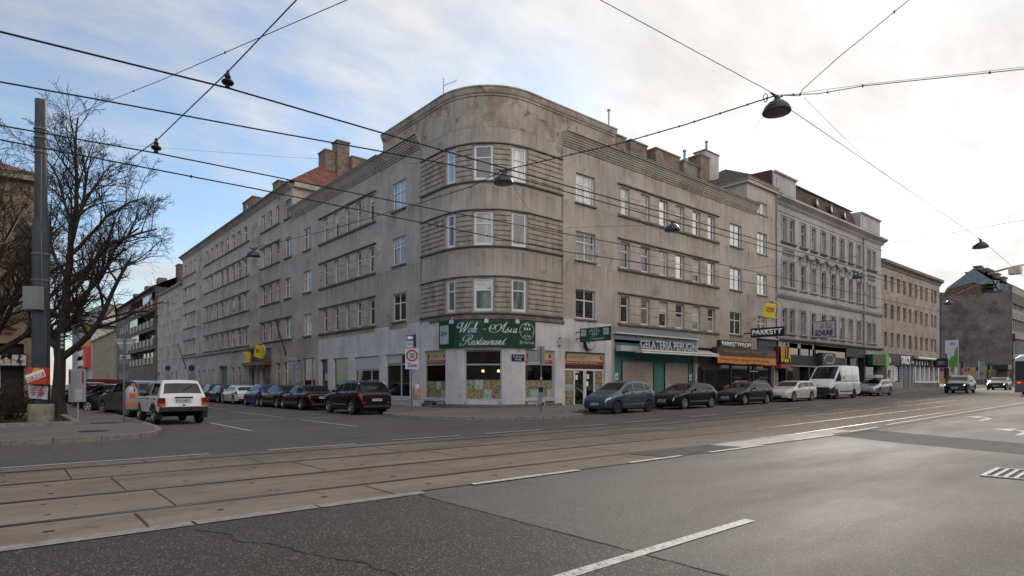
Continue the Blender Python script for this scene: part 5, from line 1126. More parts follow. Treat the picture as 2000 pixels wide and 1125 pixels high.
B = W('gable_house', 'tall pale windowless gable wall rising behind the low beige house', (26, 200, 0), 'building'); mb = MB(); va = Vx(178)+.5
mb.face([(FU, va, -.3), (34, va, -.3), (34, va, 24), (25.5, va, 24), (FU, va, 15.7)], nmat('gable_pale', [(.3, (.42, .36, .32)), (.7, (.52, .46, .42))], scale=.4)); volume(mb, FU, 34, va, va+16, -.3, 15.7, M_GREY, 'WNE'); put(mb, 'wall', B); mb = MB(); mb.face([(FU-.4, va-.3, 15.7), (25.5, va-.3, 24.3), (25.5, va+16, 24.3), (FU-.4, va+16, 15.7)], M_TILE_R); mb.face([(25.5, va-.3, 24.3), (34, va-.3, 24.3), (34, va+16, 24.3), (25.5, va+16, 24.3)], M_TILE_B); put(mb, 'roof', B)
M_RB = pmat('facade_red', (.42, .03, .03), .6); M_YB = pmat('facade_ochre', (.36, .21, .02), .6)
B = W('colour_block_building', 'house with a bright red bay below an ochre yellow storey far up the side street', (17.5, 225, 0)); va, vb = Vx(178, 18.6), Vx(158, 18.6)
mb = MB(); volume(mb, 18.9, 32, va+3, vb, -.3, 16.5, M_GREY); put(mb, 'wall', B)
mb = MB(); mb.box(17.6, 18.85, va+4, vb-2, 6.0, 11.8, M_RB); o = put(mb, 'red_bay', B); mb = MB(); 
for i in range(5):
    for z in (6.7, 9.4): mb.box(17.52, 17.6, va+7+i*(vb-va-10)/5, va+9+i*(vb-va-10)/5, z, z+1.5, random.choice([M_FRAME, G_SHOP, G_SHOP]))
mb.build('bay_windows', o)
mb = MB(); mb.box(17.7, 18.85, va+4, vb-12, 11.82, 17.6, M_YB); put(mb, 'ochre_storey', B); mb = MB(); mb.box(17.9, 32, va+3, vb, 17.62, 18.6, M_METAL); put(mb, 'roof', B)
B = W('far_block', 'tall grey-blue block closing the far end of the side street', (17, 300, 0)); M_FARB = nmat('far_grey', [(.3, (.20, .22, .25)), (.7, (.28, .30, .33))], scale=.2)
P = straight((17.6, Vx(141, 17.6)), (17.6, Vx(160, 17.6))); va, vb = Vx(160, 17.6), Vx(141, 17.6); hs = []
for i in range(6):
    for z in (3, 6.3, 9.6, 13, 16.3): s0 = P.acc[-1]*(i+.35)/6; hs.append((s0, s0+2.2, z, z+1.8, .3)); window(P, s0, s0+2.2, z, z+1.8, B, .2, 'S', g=G_DARK, fm=M_FRAME_OLD, fw=.1)
wl = MB(); wall(wl, P, 0, P.acc[-1], -.3, 20.5, hs, M_FARB); volume(wl, 17.6, 34, va, vb, -.3, 20.5, M_FARB, 'SNE'); put(wl, 'wall', B); mb = MB(); gable(mb, 17.6, 30, va, vb, 20.5, 4.5, M_METAL, .6, M_FARB); put(mb, 'roof', B)
# distant town at the end of the street
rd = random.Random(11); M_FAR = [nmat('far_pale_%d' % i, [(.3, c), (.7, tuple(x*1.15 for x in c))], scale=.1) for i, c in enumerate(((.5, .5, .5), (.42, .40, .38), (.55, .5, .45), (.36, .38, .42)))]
for i in range(9):
    u0 = -40+i*6.4; v0 = 420+rd.uniform(0, 60); h = rd.uniform(17, 25) if i % 2 else rd.uniform(12, 18)
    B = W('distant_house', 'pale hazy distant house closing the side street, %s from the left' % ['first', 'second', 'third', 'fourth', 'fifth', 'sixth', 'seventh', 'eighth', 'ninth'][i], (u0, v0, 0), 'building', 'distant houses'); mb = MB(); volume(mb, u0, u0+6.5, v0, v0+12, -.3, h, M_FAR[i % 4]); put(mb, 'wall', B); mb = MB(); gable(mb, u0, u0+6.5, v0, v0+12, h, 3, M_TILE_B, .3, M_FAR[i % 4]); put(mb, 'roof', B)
# school-like hall on the left ---------------------------------------------------
SV = 40.0; SP = straight((-30, SV), (1.45, SV)); SB = W('hall_building', 'tan building with a red roof and red wall lettering at the left edge', (-12, 46, 0)); hs = []
wl = MB(); u1 = 1.45; h_ = 11.95; hs = [(pxs(SP, -400), pxs(SP, 49), .0, 3.2, .5)]
hs = [(14, pxs(SP, 47), .0, 3.55, .5)]
wall(wl, SP, 0, SP.acc[-1], -.3, h_, hs, M_SCHOOL); volume(wl, -30, u1, SV, 75, -.3, h_, M_SCHOOL, 'NWE'); put(wl, 'wall', SB)
mb = MB(); mb.face([(-30, SV-.5, h_+.3), (u1+.5, SV-.5, h_+.3), (-6, 50, h_+4.5), (-30, 50, h_+4.5)], M_TILE_R); mb.face([(u1+.5, SV-.5, h_+.3), (u1+.5, 76, h_+.3), (-6, 66, h_+4.5), (-6, 50, h_+4.5)], M_TILE_R); put(mb, 'roof', SB)
mb = MB(); mb.box(-30, u1+.4, SV-.45, SV, h_-.02, h_+.28, M_SCHOOL); mb.box(u1, u1+.4, SV, 75, h_-.02, h_+.28, M_SCHOOL); put(mb, 'cornice', SB)
fr, w = SP.fr(14, pxs(SP, 47), -.45); mb = MB(); mb.box(0, w, 0, .05, 0, 3.55, M_DKF, fr); put(mb, 'recess', SB)
mb = MB()
for x in (w-1.0, w-2.3, w-3.6): mb.box(x, x+.08, .06, .12, 0, 2.5, M_GALV, fr)
mb.box(w-3.6, w-.9, .06, .12, 2.42, 2.5, M_GALV, fr); put(mb, 'glazing_bars', SB)
def hz(py, px=40): Z = SV/(SA-CA*(px-1000)/F); return EYE+(HY-py)/F*Z
def hu(px): return Ux(px, SV)
fr0 = Fr((0, SV, 0), (1, 0, 0), (0, -1, 0))
t = W('hall_sign', 'white sign board ending RSUM and ACH with a treble clef over the hall entrance', (hu(20), SV-.2, hz(700)), 'sign'); mb = MB(); mb.box(hu(-70), hu(52), .02, .2, hz(716), hz(691), M_BLACK, fr0); mb.box(hu(-70)+.1, hu(51), .2, .23, hz(714), hz(693.5), pmat('sign_white', (.55, .53, .50), .5), fr0); put(mb, 'board', t)
text('UNIVERSUM', Fr(fr0.p(hu(23)-3.4, .235, hz(703)), fr0.ex, fr0.ey), 3.4, .36, M_BLACK, parent=t, thick=.01, bold=.02); text('FLORIDSDORF BACH'[12:], Fr(fr0.p(hu(23)-1.5, .235, hz(712.5)), fr0.ex, fr0.ey), 1.5, .26, pmat('letter_tan', (.35, .16, .06), .5), parent=t, thick=.01)
cx = hu(37.5); mb = MB(); cz = hz(704)
mb.tube([fr0.p(cx+a*.13, .25, cz+b*.13) for a, b in ((-.2, -1.9), (.35, -2.1), (.4, -1.5), (.0, .6), (-.1, 1.9), (.35, 2.3), (.55, 1.5), (-.3, .5), (-.8, -.5), (-.2, -1.2), (.6, -1.0), (.7, -.2), (.1, .1), (-.3, -.4), (0, -.7))], .022, M_BLACK, 5); mb.tube([fr0.p(cx-.5, .245, cz+.05), fr0.p(cx+.55, .245, cz-.08)], .012, pmat('gold_line', (.4, .25, .05), .5), 4); put(mb, 'treble_clef', t)
t = W('wall_lettering', 'dark red raised letters with the date 1962 high on the tan hall wall', (hu(10), SV-.05, hz(660)), 'lettering'); M_MAR = pmat('letter_maroon', (.17, .035, .02), .6)
for (wd_, xa, xb, yb, ya) in (('WOHNHAUSANLAGE W', -40, 38, 633, 622), ('GEMEINDE ACHTAL', -30, 22, 643.5, 634), ('DEN JAHREN', -18, 33, 648, 640), ('1960-1962', -12, 24, 655, 648)):
    text(wd_, Fr(fr0.p(hu(xa), .02, hz(yb)), fr0.ex, fr0.ey), hu(xb)-hu(xa), hz(ya)-hz(yb), M_MAR, parent=t, thick=.03, bold=.01)
hs = []
for i in range(5):
    pass

# ------------------------------------------------------------------ main street: classical grey building
GP = straight((51.62, FV+.05), (Ux(1722), FV+.05)); GA = GP.acc[-1]
GB = W('classical_building', 'grey late nineteenth century building with window hoods, mansard roof and round dormers', (64, 31, gz(64)))
hs = []; led = Multi(); orn = MB(); sur = Multi(); hood = Multi(); dent = MB(); rel = Multi()
dbl = [(1527, 1536.5), (1542, 1551.5), (1693.5, 1700.5), (1703, 1709.5)]
sgl = [(1563.3, 1573.5), (1584, 1593), (1603.5, 1612.5), (1622.5, 1631.5), (1640, 1648.5), (1657, 1665), (1673, 1680.5)]
GRW = [(6.05, 8.15), (10.2, 12.4), (14.2, 16.3)]
for k, (z0, z1) in enumerate(GRW):
    for a, b in dbl+sgl:
        s0, s1 = pxs(GP, a), pxs(GP, b); hs.append((s0, s1, z0, z1, .3)); window(GP, s0, s1, z0, z1, GB, .25, 'T2', g=random.choice([G_DARK, G_CURT, G_DARK]), fm=M_FRAME_OLD, fw=.06)
        m = M_GREY
        sm_ = sur.new()
        for x in (s0-.14, s1): sweep(sm_, GP, x, x+.14, [(0, z0-.05), (.07, z0-.05), (.07, z1+.12), (0, z1+.12)], m)
        sweep(sm_, GP, s0-.14, s1+.14, [(0, z1+.12), (.09, z1+.13), (.09, z1+.25), (0, z1+.27)], m)
    grp = [(dbl[0][0], dbl[1][1]), (dbl[2][0], dbl[3][1])]+sgl
    for a, b in grp:
        s0, s1 = pxs(GP, a), pxs(GP, b); sweep(led, GP, s0-.22, s1+.22, [(0, z0-.25), (.08, z0-.2), (.22, z0-.12), (.22, z0-.02), (0, z0)], M_LEDGE if k == 2 else M_GREY)
# segmental hoods over the middle row
for a, b in sgl:
    s0, s1 = pxs(GP, a)-.35, pxs(GP, b)+.35; n = 8; orn = hood.new()
    for i in range(n):
        t0, t1 = i/n, (i+1)/n; f = lambda t: 12.95+.5*math.sin(math.pi*t); 
        A = [GP.xyz(s0+(s1-s0)*t0, d, f(t0)+e) for d, e in ((0, 0), (.32, .02), (.34, .14), (0, .2))]; B_ = [GP.xyz(s0+(s1-s0)*t1, d, f(t1)+e) for d, e in ((0, 0), (.32, .02), (.34, .14), (0, .2))]
        orn.grid([A, B_], M_GREY, close=True)
    for x in (s0+.1, s1-.28): sweep(orn, GP, x, x+.18, [(0, 12.5), (.12, 12.55), (.26, 12.98), (0, 12.98)], M_GREY)
    sweep(orn, GP, (s0+s1)/2-.15, (s0+s1)/2+.15, [(0, 12.85), (.14, 12.9), (.2, 13.3), (0, 13.3)], M_GREY)
# relief panels between the double windows
for a, b in ((1528, 1550.5), (1694, 1709)):
    s0, s1 = pxs(GP, a), pxs(GP, b); orn = rel.new(); sweep(orn, GP, s0, s1, [(0, 12.75), (.04, 12.75), (.04, 13.75), (0, 13.75)], M_GREY)
    n = 5
    for i in range(n):
        for z in (12.95, 13.35):
            c = s0+(s1-s0)*(i+.5)/n; r_ = (s1-s0)*.075; fr = Fr(GP.xyz(c, .04, z+.1), (1, 0, 0), (0, -1, 0)); orn.lathe([(r_, 0), (r_, .05), (r_*.5, .06), (r_*.45, .02), (.0001, .02)], M_LEDGE, 10, fr, axis='y')
sweep(led, GP, 0, GA, [(0, 9.1), (.12, 9.15), (.3, 9.35), (.34, 9.5), (0, 9.58)], M_GREY); sweep(led, GP, 0, GA, [(0, 5.0+.25), (.1, 5.3), (.3, 5.45), (.3, 5.55), (0, 5.6)], M_LEDGE)
sweep(led, GP, 0, GA, [(0, 16.75), (.06, 16.75), (.06, 16.85), (0, 16.85)], M_GREY)
sweep(led, GP, -.0, GA+.3, [(0, 17.35), (.15, 17.4), (.2, 17.55), (.55, 17.75), (.65, 17.8), (.65, 17.98), (0, 18.05)], M_GREY)
for i in range(60): x = GA*(i+.5)/60; sweep(dent, GP, x-.09, x+.09, [(0, 17.2), (.3, 17.62), (.3, 17.72), (0, 17.72)], M_GREY)
put(led, 'cornice', GB); put(sur, 'window_surround', GB); put(hood, 'window_hood', GB); put(rel, 'relief_panel', GB); put(dent, 'dentils', GB)
wl = MB(); wall(wl, GP, 0, GA, 4.75, 18.0, hs, M_GREY); ua, ub = 51.62, 51.62+GA; volume(wl, ua, ub, FV+.05, 38, -.3, 18, M_GREY, 'NEW'); put(wl, 'wall', GB)
for k, (a, b) in enumerate(((1508, 1557), (1683, 1716))):
    s0, s1 = pxs(GP, a) if k else 0.0, pxs(GP, b); s1 = GA if k else s1; mb = MB(); sweep(mb, GP, s0, s1, [(-2.2, 18.02), (-.12, 18.02), (-.12, 20.0), (.08, 20.08), (.08, 20.2), (-2.2, 20.25)], M_GREY); sweep(mb, GP, s0+.5, s1-.5, [(-.12, 18.5), (-.06, 18.5), (-.06, 19.7), (-.12, 19.7)], M_GREY); put(mb, 'attic_pavilion', GB)
sa, sb = pxs(GP, 1557), pxs(GP, 1683)
mb = MB(); mb.grid([[GP.xyz(s, d, z) for d, z in ((-.25, 18.02), (-1.1, 20.3))] for s in (sa+.02, sb-.02)], bricks('mansard_tile', (.10, .055, .042), (.062, .037, .03), (.035, .02, .016), w=.3, h=.22, ms=.02, bump=1)); put(mb, 'mansard_roof', GB)
mb = MB(); sweep(mb, GP, sa, sb, [(-1.0, 20.3), (-.9, 20.32), (-.9, 20.42), (-1.3, 20.44)], pmat('flashing_red', (.11, .035, .025), .6)); put(mb, 'flashing', GB)
for px in (1594, 1622, 1648):
    s = pxs(GP, px, -.5); f0 = Fr(GP.xyz(s, -.62, 19.25), (1, 0, 0), (0, -1, .0)); mb = MB(); mb.lathe([(.42, -.3), (.42, .22), (.5, .24), (.5, .32), (.36, .33), (.36, .26)], M_DKBR, 18, f0, axis='y', cap=False); o = put(mb, 'round_dormer', GB); mb = MB(); mb.lathe([(.0001, .255), (.36, .255), (.36, .27), (.0001, .27)], G_SKY, 18, f0, axis='y'); mb.build('pane', o)
mb = MB(); za = 20.58; mb.face([(ua, 27.4, 20.4), (ub, 27.4, 20.4), (ub-5, 32, 22.6), (ua+3.5, 32, 22.9)], M_TILE_B); mb.face([(ua, 27.4, 20.4), (ua+3.5, 32, 22.9), (ua-.3, 38, 20.4)], M_TILE_B); mb.face([(ua-.3, 38, 20.4), (ua+3.5, 32, 22.9), (ub-5, 32, 22.6), (ub, 38, 20.4)], M_TILE_B); mb.face([(ub, 27.4, 20.4), (ub, 38, 20.4), (ub-5, 32, 22.6)], M_TILE_B); put(mb, 'roof', GB)
mb = MB(); mb.face([(ua-.02, 25.5, 18.3), (ua-.02, 38, 18.3), (ua-.02, 38, 20.4), (ua-.02, 27.3, 20.4), (ua-.02, 25.5, 20.3)], pmat('gable_red', (.09, .032, .026), .8)); put(mb, 'side_gable', GB)
mb = MB(); p = at(1428, 330, CA*51+SA*33); mb.box(50.6, 52.0, 33.5, 34.5, 18.3, EYE+(HY-313)/F*(CA*51+SA*34), M_GREY); put(mb, 'chimney', GB)
for px in (1516.5, 1687): s = pxs(GP, px, .1); mb = MB(); mb.tube([GP.xyz(s, .12, 17.3), GP.xyz(s, .12, 9.6), GP.xyz(s, .12, 5.6)], .07, M_METAL, 8); put(mb, 'downpipe', GB)
# its shop fronts
M_SHF = nmat('shop_fascia_dark', [(.3, (.018, .018, .02)), (.7, (.03, .03, .033))], scale=1, rough=.5)
fr, w = GP.fr(0, GA, 0); b0 = gz(60)
mb = MB(); mb.box(0, w, -.5, -.42, -.3, 5.25, G_SHOP, fr)
put(mb, 'shop_glazing', GB)
def gx(px): return pxs(GP, px)
mb = Multi()
for a, b in ((1516, 1520), (1535, 1537.5), (1579, 1582), (1590, 1594), (1650, 1653), (1670, 1675), (1688, 1691)): mb.box(gx(a), gx(b), -.42, .0, -.3, 5.25, M_SHF if a > 1530 else nmat('pillar_tan', [(.3, (.22, .17, .14)), (.7, (.3, .24, .2))], scale=2), fr)
put(mb, 'pillar', GB)
mb = MB(); mb.box(gx(1520), gx(1652), -.42, .05, 3.15, 4.15, M_SHF, fr); mb.box(gx(1652), gx(1690), -.42, .04, 4.3, 5.25, M_SHF, fr); mb.box(gx(1652), gx(1688), .041, .06, 4.55, 4.62, M_BLACK, fr); put(mb, 'fascia', GB)
mb = Multi(); M_BLND = nmat('canvas_blind', [(.3, (.42, .36, .29)), (.7, (.54, .47, .39))], scale=1.5, rough=.7)
for a, b, z in ((1541, 1558, 4.15), (1564, 1587, 4.15), (1594, 1619, 4.4), (1619, 1637, 4.15), (1637, 1652, 3.8)): mb.box(gx(a), gx(b), -.1, .0, z+.01, 5.2, M_BLND, fr)
put(mb, 'canvas_blind', GB)
mb = MB(); mb.box(gx(1520), gx(1652), .04, .1, 3.1, 3.16, M_GALV, fr); put(mb, 'trim', GB)
s_ = gx(1596); 
t = signbox('tyre_shop_sign', 'dark projecting fascia box with a pale wavy emblem above the white van', 'sign', fr, gx(1596), gx(1622), .06, .5, 3.3, 4.5, pmat('box_charcoal', (.03, .033, .035), .5)); mb = MB(); n = 40; c0 = (gx(1596)+gx(1622))/2; kx_ = (gx(1622)-gx(1596))*.36
mb.tube([fr.p(c0+kx_*math.cos(q*2*math.pi/n)*(1+.06*math.cos(8*q*2*math.pi/n)), .51, 3.9+.42*math.sin(q*2*math.pi/n)*(1+.12*math.cos(6*q*2*math.pi/n))) for q in range(n+1)], .035, M_GTXT, 5); put(mb, 'emblem', t)
for px in (1568, 1576): pass
t = signbox('green_shop_sign', 'dark green shop sign box with a bright green end near the grey parking sign', 'sign', fr, gx(1693), gx(1723)-.4, .05, .6, 3.55, 4.75, pmat('dark_green', (.008, .05, .01), .5)); mb = MB(); mb.box(gx(1723)-.39, gx(1723)+.6, .05, .62, 3.45, 4.85, pmat('bright_green', (.10, .38, .04), .5), fr); put(mb, 'end_panel', t); mb = MB(); mb.lathe([(.0001, .6), (.28, .6), (.28, .61), (.0001, .61)], M_RDT, 14, Fr(fr.p(gx(1705), 0, 4.15), fr.ex, fr.ey), axis='y'); put(mb, 'emblem', t)
# standing letters of the supermarket (BILLA)
t = W('supermarket_lettering', 'tall yellow capitals BILLA on dark red backing at the joint of the two buildings', tuple(fr.p(gx(1528), .4, 3.4)), 'sign'); x0, x1 = pxs(GP, 1519, .6), pxs(GP, 1545, .6)
mb = MB(); mb.box(x0-.3, x1-.2, .1, .35, 3.35, 4.75, pmat('backing_red', (.12, .008, .004), .6), fr); mb.box(x0-.2, x1+.1, .1, .6, 2.85, 3.2, pmat('strip_red', (.25, .05, .04), .6), fr); put(mb, 'backing', t)
text('BILLA', Fr(fr.p(x0, .36, 3.4), fr.ex, fr.ey), x1-x0, 1.35, MATS['backing_red'], parent=t, name='letter_sides', thick=.2, bold=.03, spacing=1.15); text('BILLA', Fr(fr.p(x0, .562, 3.4), fr.ex, fr.ey), x1-x0, 1.35, M_YEL, parent=t, thick=.004, bold=.02, spacing=1.15)

# plain beige building ----------------------------------------------------------
PP = straight((51.62+GA+.03, FV+.1), (Ux(1835, FV+.1), FV+.1)); PA = PP.acc[-1]; PB = W('plain_building', 'plain beige four-storey building with rows of dark narrow windows above the print shop', (88, 31, gz(88))); hs = []
for (z0, z1) in ((5.85, 7.55), (9.15, 10.85), (12.45, 14.2)):
    for a, b in ((1727, 1732.8), (1739.5, 1745.6), (1752.3, 1758), (1763.8, 1769), (1775.2, 1780.4), (1786.6, 1791.4), (1797.3, 1802), (1807.4, 1812), (1818.7, 1822.6), (1825, 1829)):
        s0, s1 = pxs(PP, a), pxs(PP, b); hs.append((s0, s1, z0, z1, .4)); window(PP, s0, s1, z0, z1, PB, .35, 'T2', g=G_DARK, fm=M_FRAME_D, fw=.06, sill=-.2)
wl = MB(); wall(wl, PP, 0, PA, 4.9, 15.6, hs, M_BEIGE); ua, ub = PP.P[0].x, PP.P[1].x; volume(wl, ua, ub, FV+.1, 38, -.3, 15.6, M_BEIGE, 'NEW'); put(wl, 'wall', PB)
mb = MB(); sweep(mb, PP, 0, PA+.2, [(0, 15.0), (.1, 15.05), (.15, 15.3), (.5, 15.5), (.5, 15.75), (0, 15.8)], M_LEDGE); put(mb, 'cornice', PB); mb = MB(); mb.face([(ua, FV-.4, 15.8), (ub+.3, FV-.4, 15.8), (ub-3, 31.5, 18.0), (ua, 31.5, 18.0)], M_TILE_B); mb.face([(ub+.3, FV-.4, 15.8), (ub+.3, 38, 15.8), (ub-3, 31.5, 18.0)], M_TILE_B); mb.face([(ua, 38, 15.8), (ub+.3, 38, 15.8), (ub-3, 31.5, 18.0), (ua, 31.5, 18)], M_TILE_B); put(mb, 'roof', PB)
fr, w = PP.fr(0, PA, 0)
def qx(px): return pxs(PP, px)
mb = MB(); mb.box(0, w, -.5, -.4, -.3, 4.9, G_SHOP, fr); put(mb, 'shop_glazing', PB)
mb = MB(); mb.box(0, qx(1732), -.4, 0, -.3, 4.9, M_SHF, fr); mb.box(qx(1734), w, -.4, .02, 3.75, 5.1, M_SHF, fr); put(mb, 'fascia', PB)
mb = Multi(); mb.box(qx(1734), qx(1762), -.4, .0, .5, 1.75, M_BEIGE, fr); mb.box(qx(1786), w, -.4, .0, .5, 1.65, M_PLINTH, fr); put(mb, 'stall_riser', PB)
mb = MB(); mb.box(qx(1788), w, -.38, -.02, 1.66, 1.85, M_ALU, fr)
for a in (1788, 1797, 1806, 1815, 1824, 1833): mb.box(qx(a), qx(a)+.35, -.38, -.02, 1.85, 3.75, M_ALU, fr)
for a in (1762.5, 1770, 1778, 1784): mb.box(qx(a), qx(a)+.15, -.38, -.02, .8, 3.75, M_FR_G, fr)
put(mb, 'shop_frame', PB)
rp = random.Random(5); mb = Multi()
for a in (1790, 1799.5, 1808.5, 1817.5): mb.box(qx(a)+.3, qx(a)+1.1, -.39, -.35, 1.95, 3.6, nmat('poster_mixed', [(.35, (.45, .42, .45)), (.5, (.5, .48, .46)), (.6, (.25, .06, .1))], scale=3), fr)
for k in range(7): mb.box(qx(1753), qx(1760), -.39, -.36, 1.9+k*.25, 2.07+k*.25, M_WTXT, fr)
mb.prism([(qx(1741), 2.3), (qx(1745), 2.2), (qx(1747), 3.1), (qx(1743), 3.2)], -.39, -.36, MATS['strip_red'], fr); mb.box(qx(1735.5), qx(1739.5), .021, .03, 3.95, 4.6, M_PANEL, fr); put(mb, 'window_poster', PB)
t = W('print_shop_lettering', 'large white condensed letters DRUCK on the charcoal shop fascia', tuple(fr.p(qx(1760), .05, 3.8)), 'sign'); text('DRUCK', Fr(fr.p(qx(1759.5), .03, 3.85), fr.ex, fr.ey), qx(1777)-qx(1759.5), 1.1, M_WTXT, parent=t, thick=.06, bold=.03)
mb = MB(); mb.box(qx(1779), qx(1784), .03, .05, 4.1, 4.3, M_YEL, fr); mb.box(qx(1779), qx(1784), .03, .05, 4.32, 4.5, pmat('stripe_blue', (.02, .05, .3), .5), fr); put(mb, 'colour_bars', t)
t = W('shop_awning', 'pale rolled awning over the right half of the print shop', tuple(fr.p(qx(1805), .4, 4.9)), 'awning'); mb = MB(); mb.prism([(.02, 4.75), (.5, 4.62), (.6, 4.75), (.5, 4.9), (.02, 5.05)], -(w+.1), -qx(1785), MATS['awning_alu'], Fr(fr.o, Vector((0, -1, 0)), Vector((-1, 0, 0)))); put(mb, 'cassette', t)
mb = MB()
for k in range(6): mb.box(qx(1789)+k*1.1, qx(1789)+k*1.1+.35, .03, .05, 3.95, 4.45, M_GTXT if k < 5 else M_RDT, fr)
t2 = W('fascia_icons', 'row of small pale product icons on the charcoal fascia under the pale awning', tuple(fr.p(qx(1800), .05, 4)), 'sign'); put(mb, 'icons', t2)
def outsign2(name, label, uW, pxo, z0, z1, th, mat, V0=25.1):
    lo, hi = 1.0, V0
    for _ in range(40):
        m = (lo+hi)/2; d = CA*uW+SA*m
        if 1000+F*(SA*uW-CA*m)/d > pxo: lo = m
        else: hi = m
    V2 = (lo+hi)/2; t = W(name, label, (uW, V0, z0), 'sign'); mb = MB(); mb.box(uW-th/2, uW+th/2, V2, V0, z0, z1, mat); put(mb, 'board', t); return t, V2
# projecting boards
u_ = Ux(1822); t, V2 = outsign2('projecting_print_sign', 'black projecting board reading DRUCK at the far end of the print shop', u_, 1852, 3.75, 4.9, .2, M_BLACK); ln = 25.1-V2
text('DRUCK', Fr((u_-.105, 25.1-ln*.3, 4.05), (0, -1, 0), (-1, 0, 0)), ln*.6, .5, M_GTXT, parent=t, thick=.01)
u_ = Ux(1588); Zs = CA*u_+SA*23; t, V2 = outsign2('shoe_shop_sign', 'white projecting box sign reading SCHUHE under a red script word', u_, 1632, 5.9, 7.35, .2, pmat('box_white', (.42, .43, .46), .5)); 
V2_ = V2; ln = 25.1-V2; f0 = Fr((u_-.105, 25.1, 5.9), (0, -1, 0), (-1, 0, 0)); text('SCHUHE', Fr(f0.p(ln*.06, .005, .12), f0.ex, f0.ey), ln*.86, .55, M_BLACK, parent=t, thick=.01, shear=.25, bold=.03)
ribbon([(a_, 1.1), (r_ and [[(0, .35), (.2, 1.12), (.25, .9), (.45, .92), (.38, .3), (.5, .02), (.72, .3)]], .85), (a_, 1)], ln*.30, .82, .36, .42, M_RDT, 'lettering', t, lambda X, Y, Z: f0.p(X, .006+Y, Z), wd=.05, slant=.3)
mb = MB(); mb.box(u_-.12, u_+.12, V2_-.04, V2_, 5.85, 7.4, M_BLACK); mb.box(u_-.12, u_+.12, V2_, 25.1, 7.352, 7.4, M_BLACK); mb.box(u_-.12, u_+.12, V2_, 25.1, 5.85, 5.898, M_BLACK); put(mb, 'frame', t)
u_ = Ux(1468, 24.6); t, V2 = outsign2('neon_sign', 'black projecting sign with white capitals PARKETT below the bag ring', u_, 1533.5, 5.22, 5.95, .3, M_BLACK, 24.6); ln = 24.6-V2
text('PARKETT', Fr((u_-.16, 24.6-.12, 5.38), (0, -1, 0), (-1, 0, 0)), ln-.3, .42, M_WTXT, parent=t, thick=.03, bold=.05)
mb = MB(); mb.box(u_-.05, u_+.05, 24.6, 25.2, 5.55, 5.65, M_BLACK); put(mb, 'bracket', t)
Zb = CA*u_+SA*22.7; c = at(1503, 606, CA*(u_+.8)+SA*22.9); bagsign('bag_sign', 'yellow shopping-bag sign in a chrome ring above the black PARKETT sign', c, (.55, -.83, 0), (-.83, -.55, 0), 1.2, 'BILLA')
mb = MB(); t = W('sign_bracket', 'bent steel bracket that carries the ring of the bag sign off the facade', (c.x, 25.2, c.z-.4), 'bracket'); mb.tube([(c.x+.3, 25.2, c.z-.5), (c.x+.1, 24.4, c.z-.5), (c.x+.05, 24.1, c.z-.8), (c.x, c.y+.3, c.z-.75)], .04, M_GALV, 6); mb.tube([(c.x+.3, 25.2, c.z-.9), (c.x+.1, 24.4, c.z-.5)], .03, M_GALV, 6); put(mb, 'arm', t)

# firewall block, offices, boarded fence --------------------------------------
UF = 143.0; gb = gz(UF)
FB = W('firewall_building', 'dark stained windowless firewall with a dormered metal roof at the end of the street', (150, 31, gb)); va, vb = 25.4, Vx(1843, UF) if False else (lambda t: UF/(CA+SA*t)*(SA-CA*t))((1838-1000)/F)
def fz(px, py): t = (px-1000)/F; Z = UF/(CA+SA*t); return EYE+(HY-py)/F*Z
def fvv(px): t = (px-1000)/F; Z = UF/(CA+SA*t); return Z*(SA-CA*t)
mb = MB(); h0 = fz(1842, 582); h1 = fz(1960, 574)
mb.face([(UF, fvv(1838), 0), (UF, fvv(1977), 0), (UF, fvv(1977), fz(1977, 556)), (UF, fvv(1958), fz(1958, 570)), (UF, fvv(1842), fz(1842, 579)), (UF, fvv(1838), fz(1838, 590))], M_FIRE); volume(mb, UF, UF+30, fvv(1977), fvv(1838), 0, h0, M_FIRE, 'NEW'.replace('W', '')); volume(mb, UF+.1, UF+30, fvv(1977)+.1, fvv(1838)-.1, h0-2, h0, M_DKBR, 'S'); put(mb, 'wall', FB)
mb = MB(); mb.face([(UF-.05, fvv(x), fz(x, y)) for x, y in ((1842, 579), (1850, 564), (1900, 554), (1958, 566), (1958, 570))], M_FBRICK); put(mb, 'brick_gable', FB)
mb = MB(); pk = (1901, 524); A = [(UF-.02, fvv(x), fz(x, y)) for x, y in ((1836, 584), (1850, 562), (1901, 524), (1945, 552), (1977, 556), (1962, 572), (1945, 562), (1901, 552), (1852, 564), (1842, 582))]
mb.face(A, M_METAL); mb.face([(UF, fvv(1836), fz(1836, 584)), (UF, fvv(1901), fz(1901, 524)), (UF+30, fvv(1901), fz(1901, 524)), (UF+30, fvv(1836), fz(1836, 584))], M_METAL); mb.face([(UF, fvv(1901), fz(1901, 524)), (UF, fvv(1977), fz(1977, 556)), (UF+30, fvv(1977), fz(1977, 556)), (UF+30, fvv(1901), fz(1901, 524))], M_METAL); put(mb, 'metal_roof', FB)
for px, y, wv in ((1903, 519, 1.0), (1915, 524, 1.3), (1925, 527, 1.0), (1934, 534, 1.6), (1949, 541, 1.2), (1886, 531, .8)):
    v_ = fvv(px); z = fz(px, y); mb = MB(); mb.box(UF+2, UF+4, v_-wv/2, v_+wv/2, z-3.5, z, M_BRICK if px > 1890 else M_LEDGE); mb.box(UF+1.8, UF+4.2, v_-wv/2-.15, v_+wv/2+.15, z, z+.25, M_LEDGE); put(mb, 'chimney', FB)
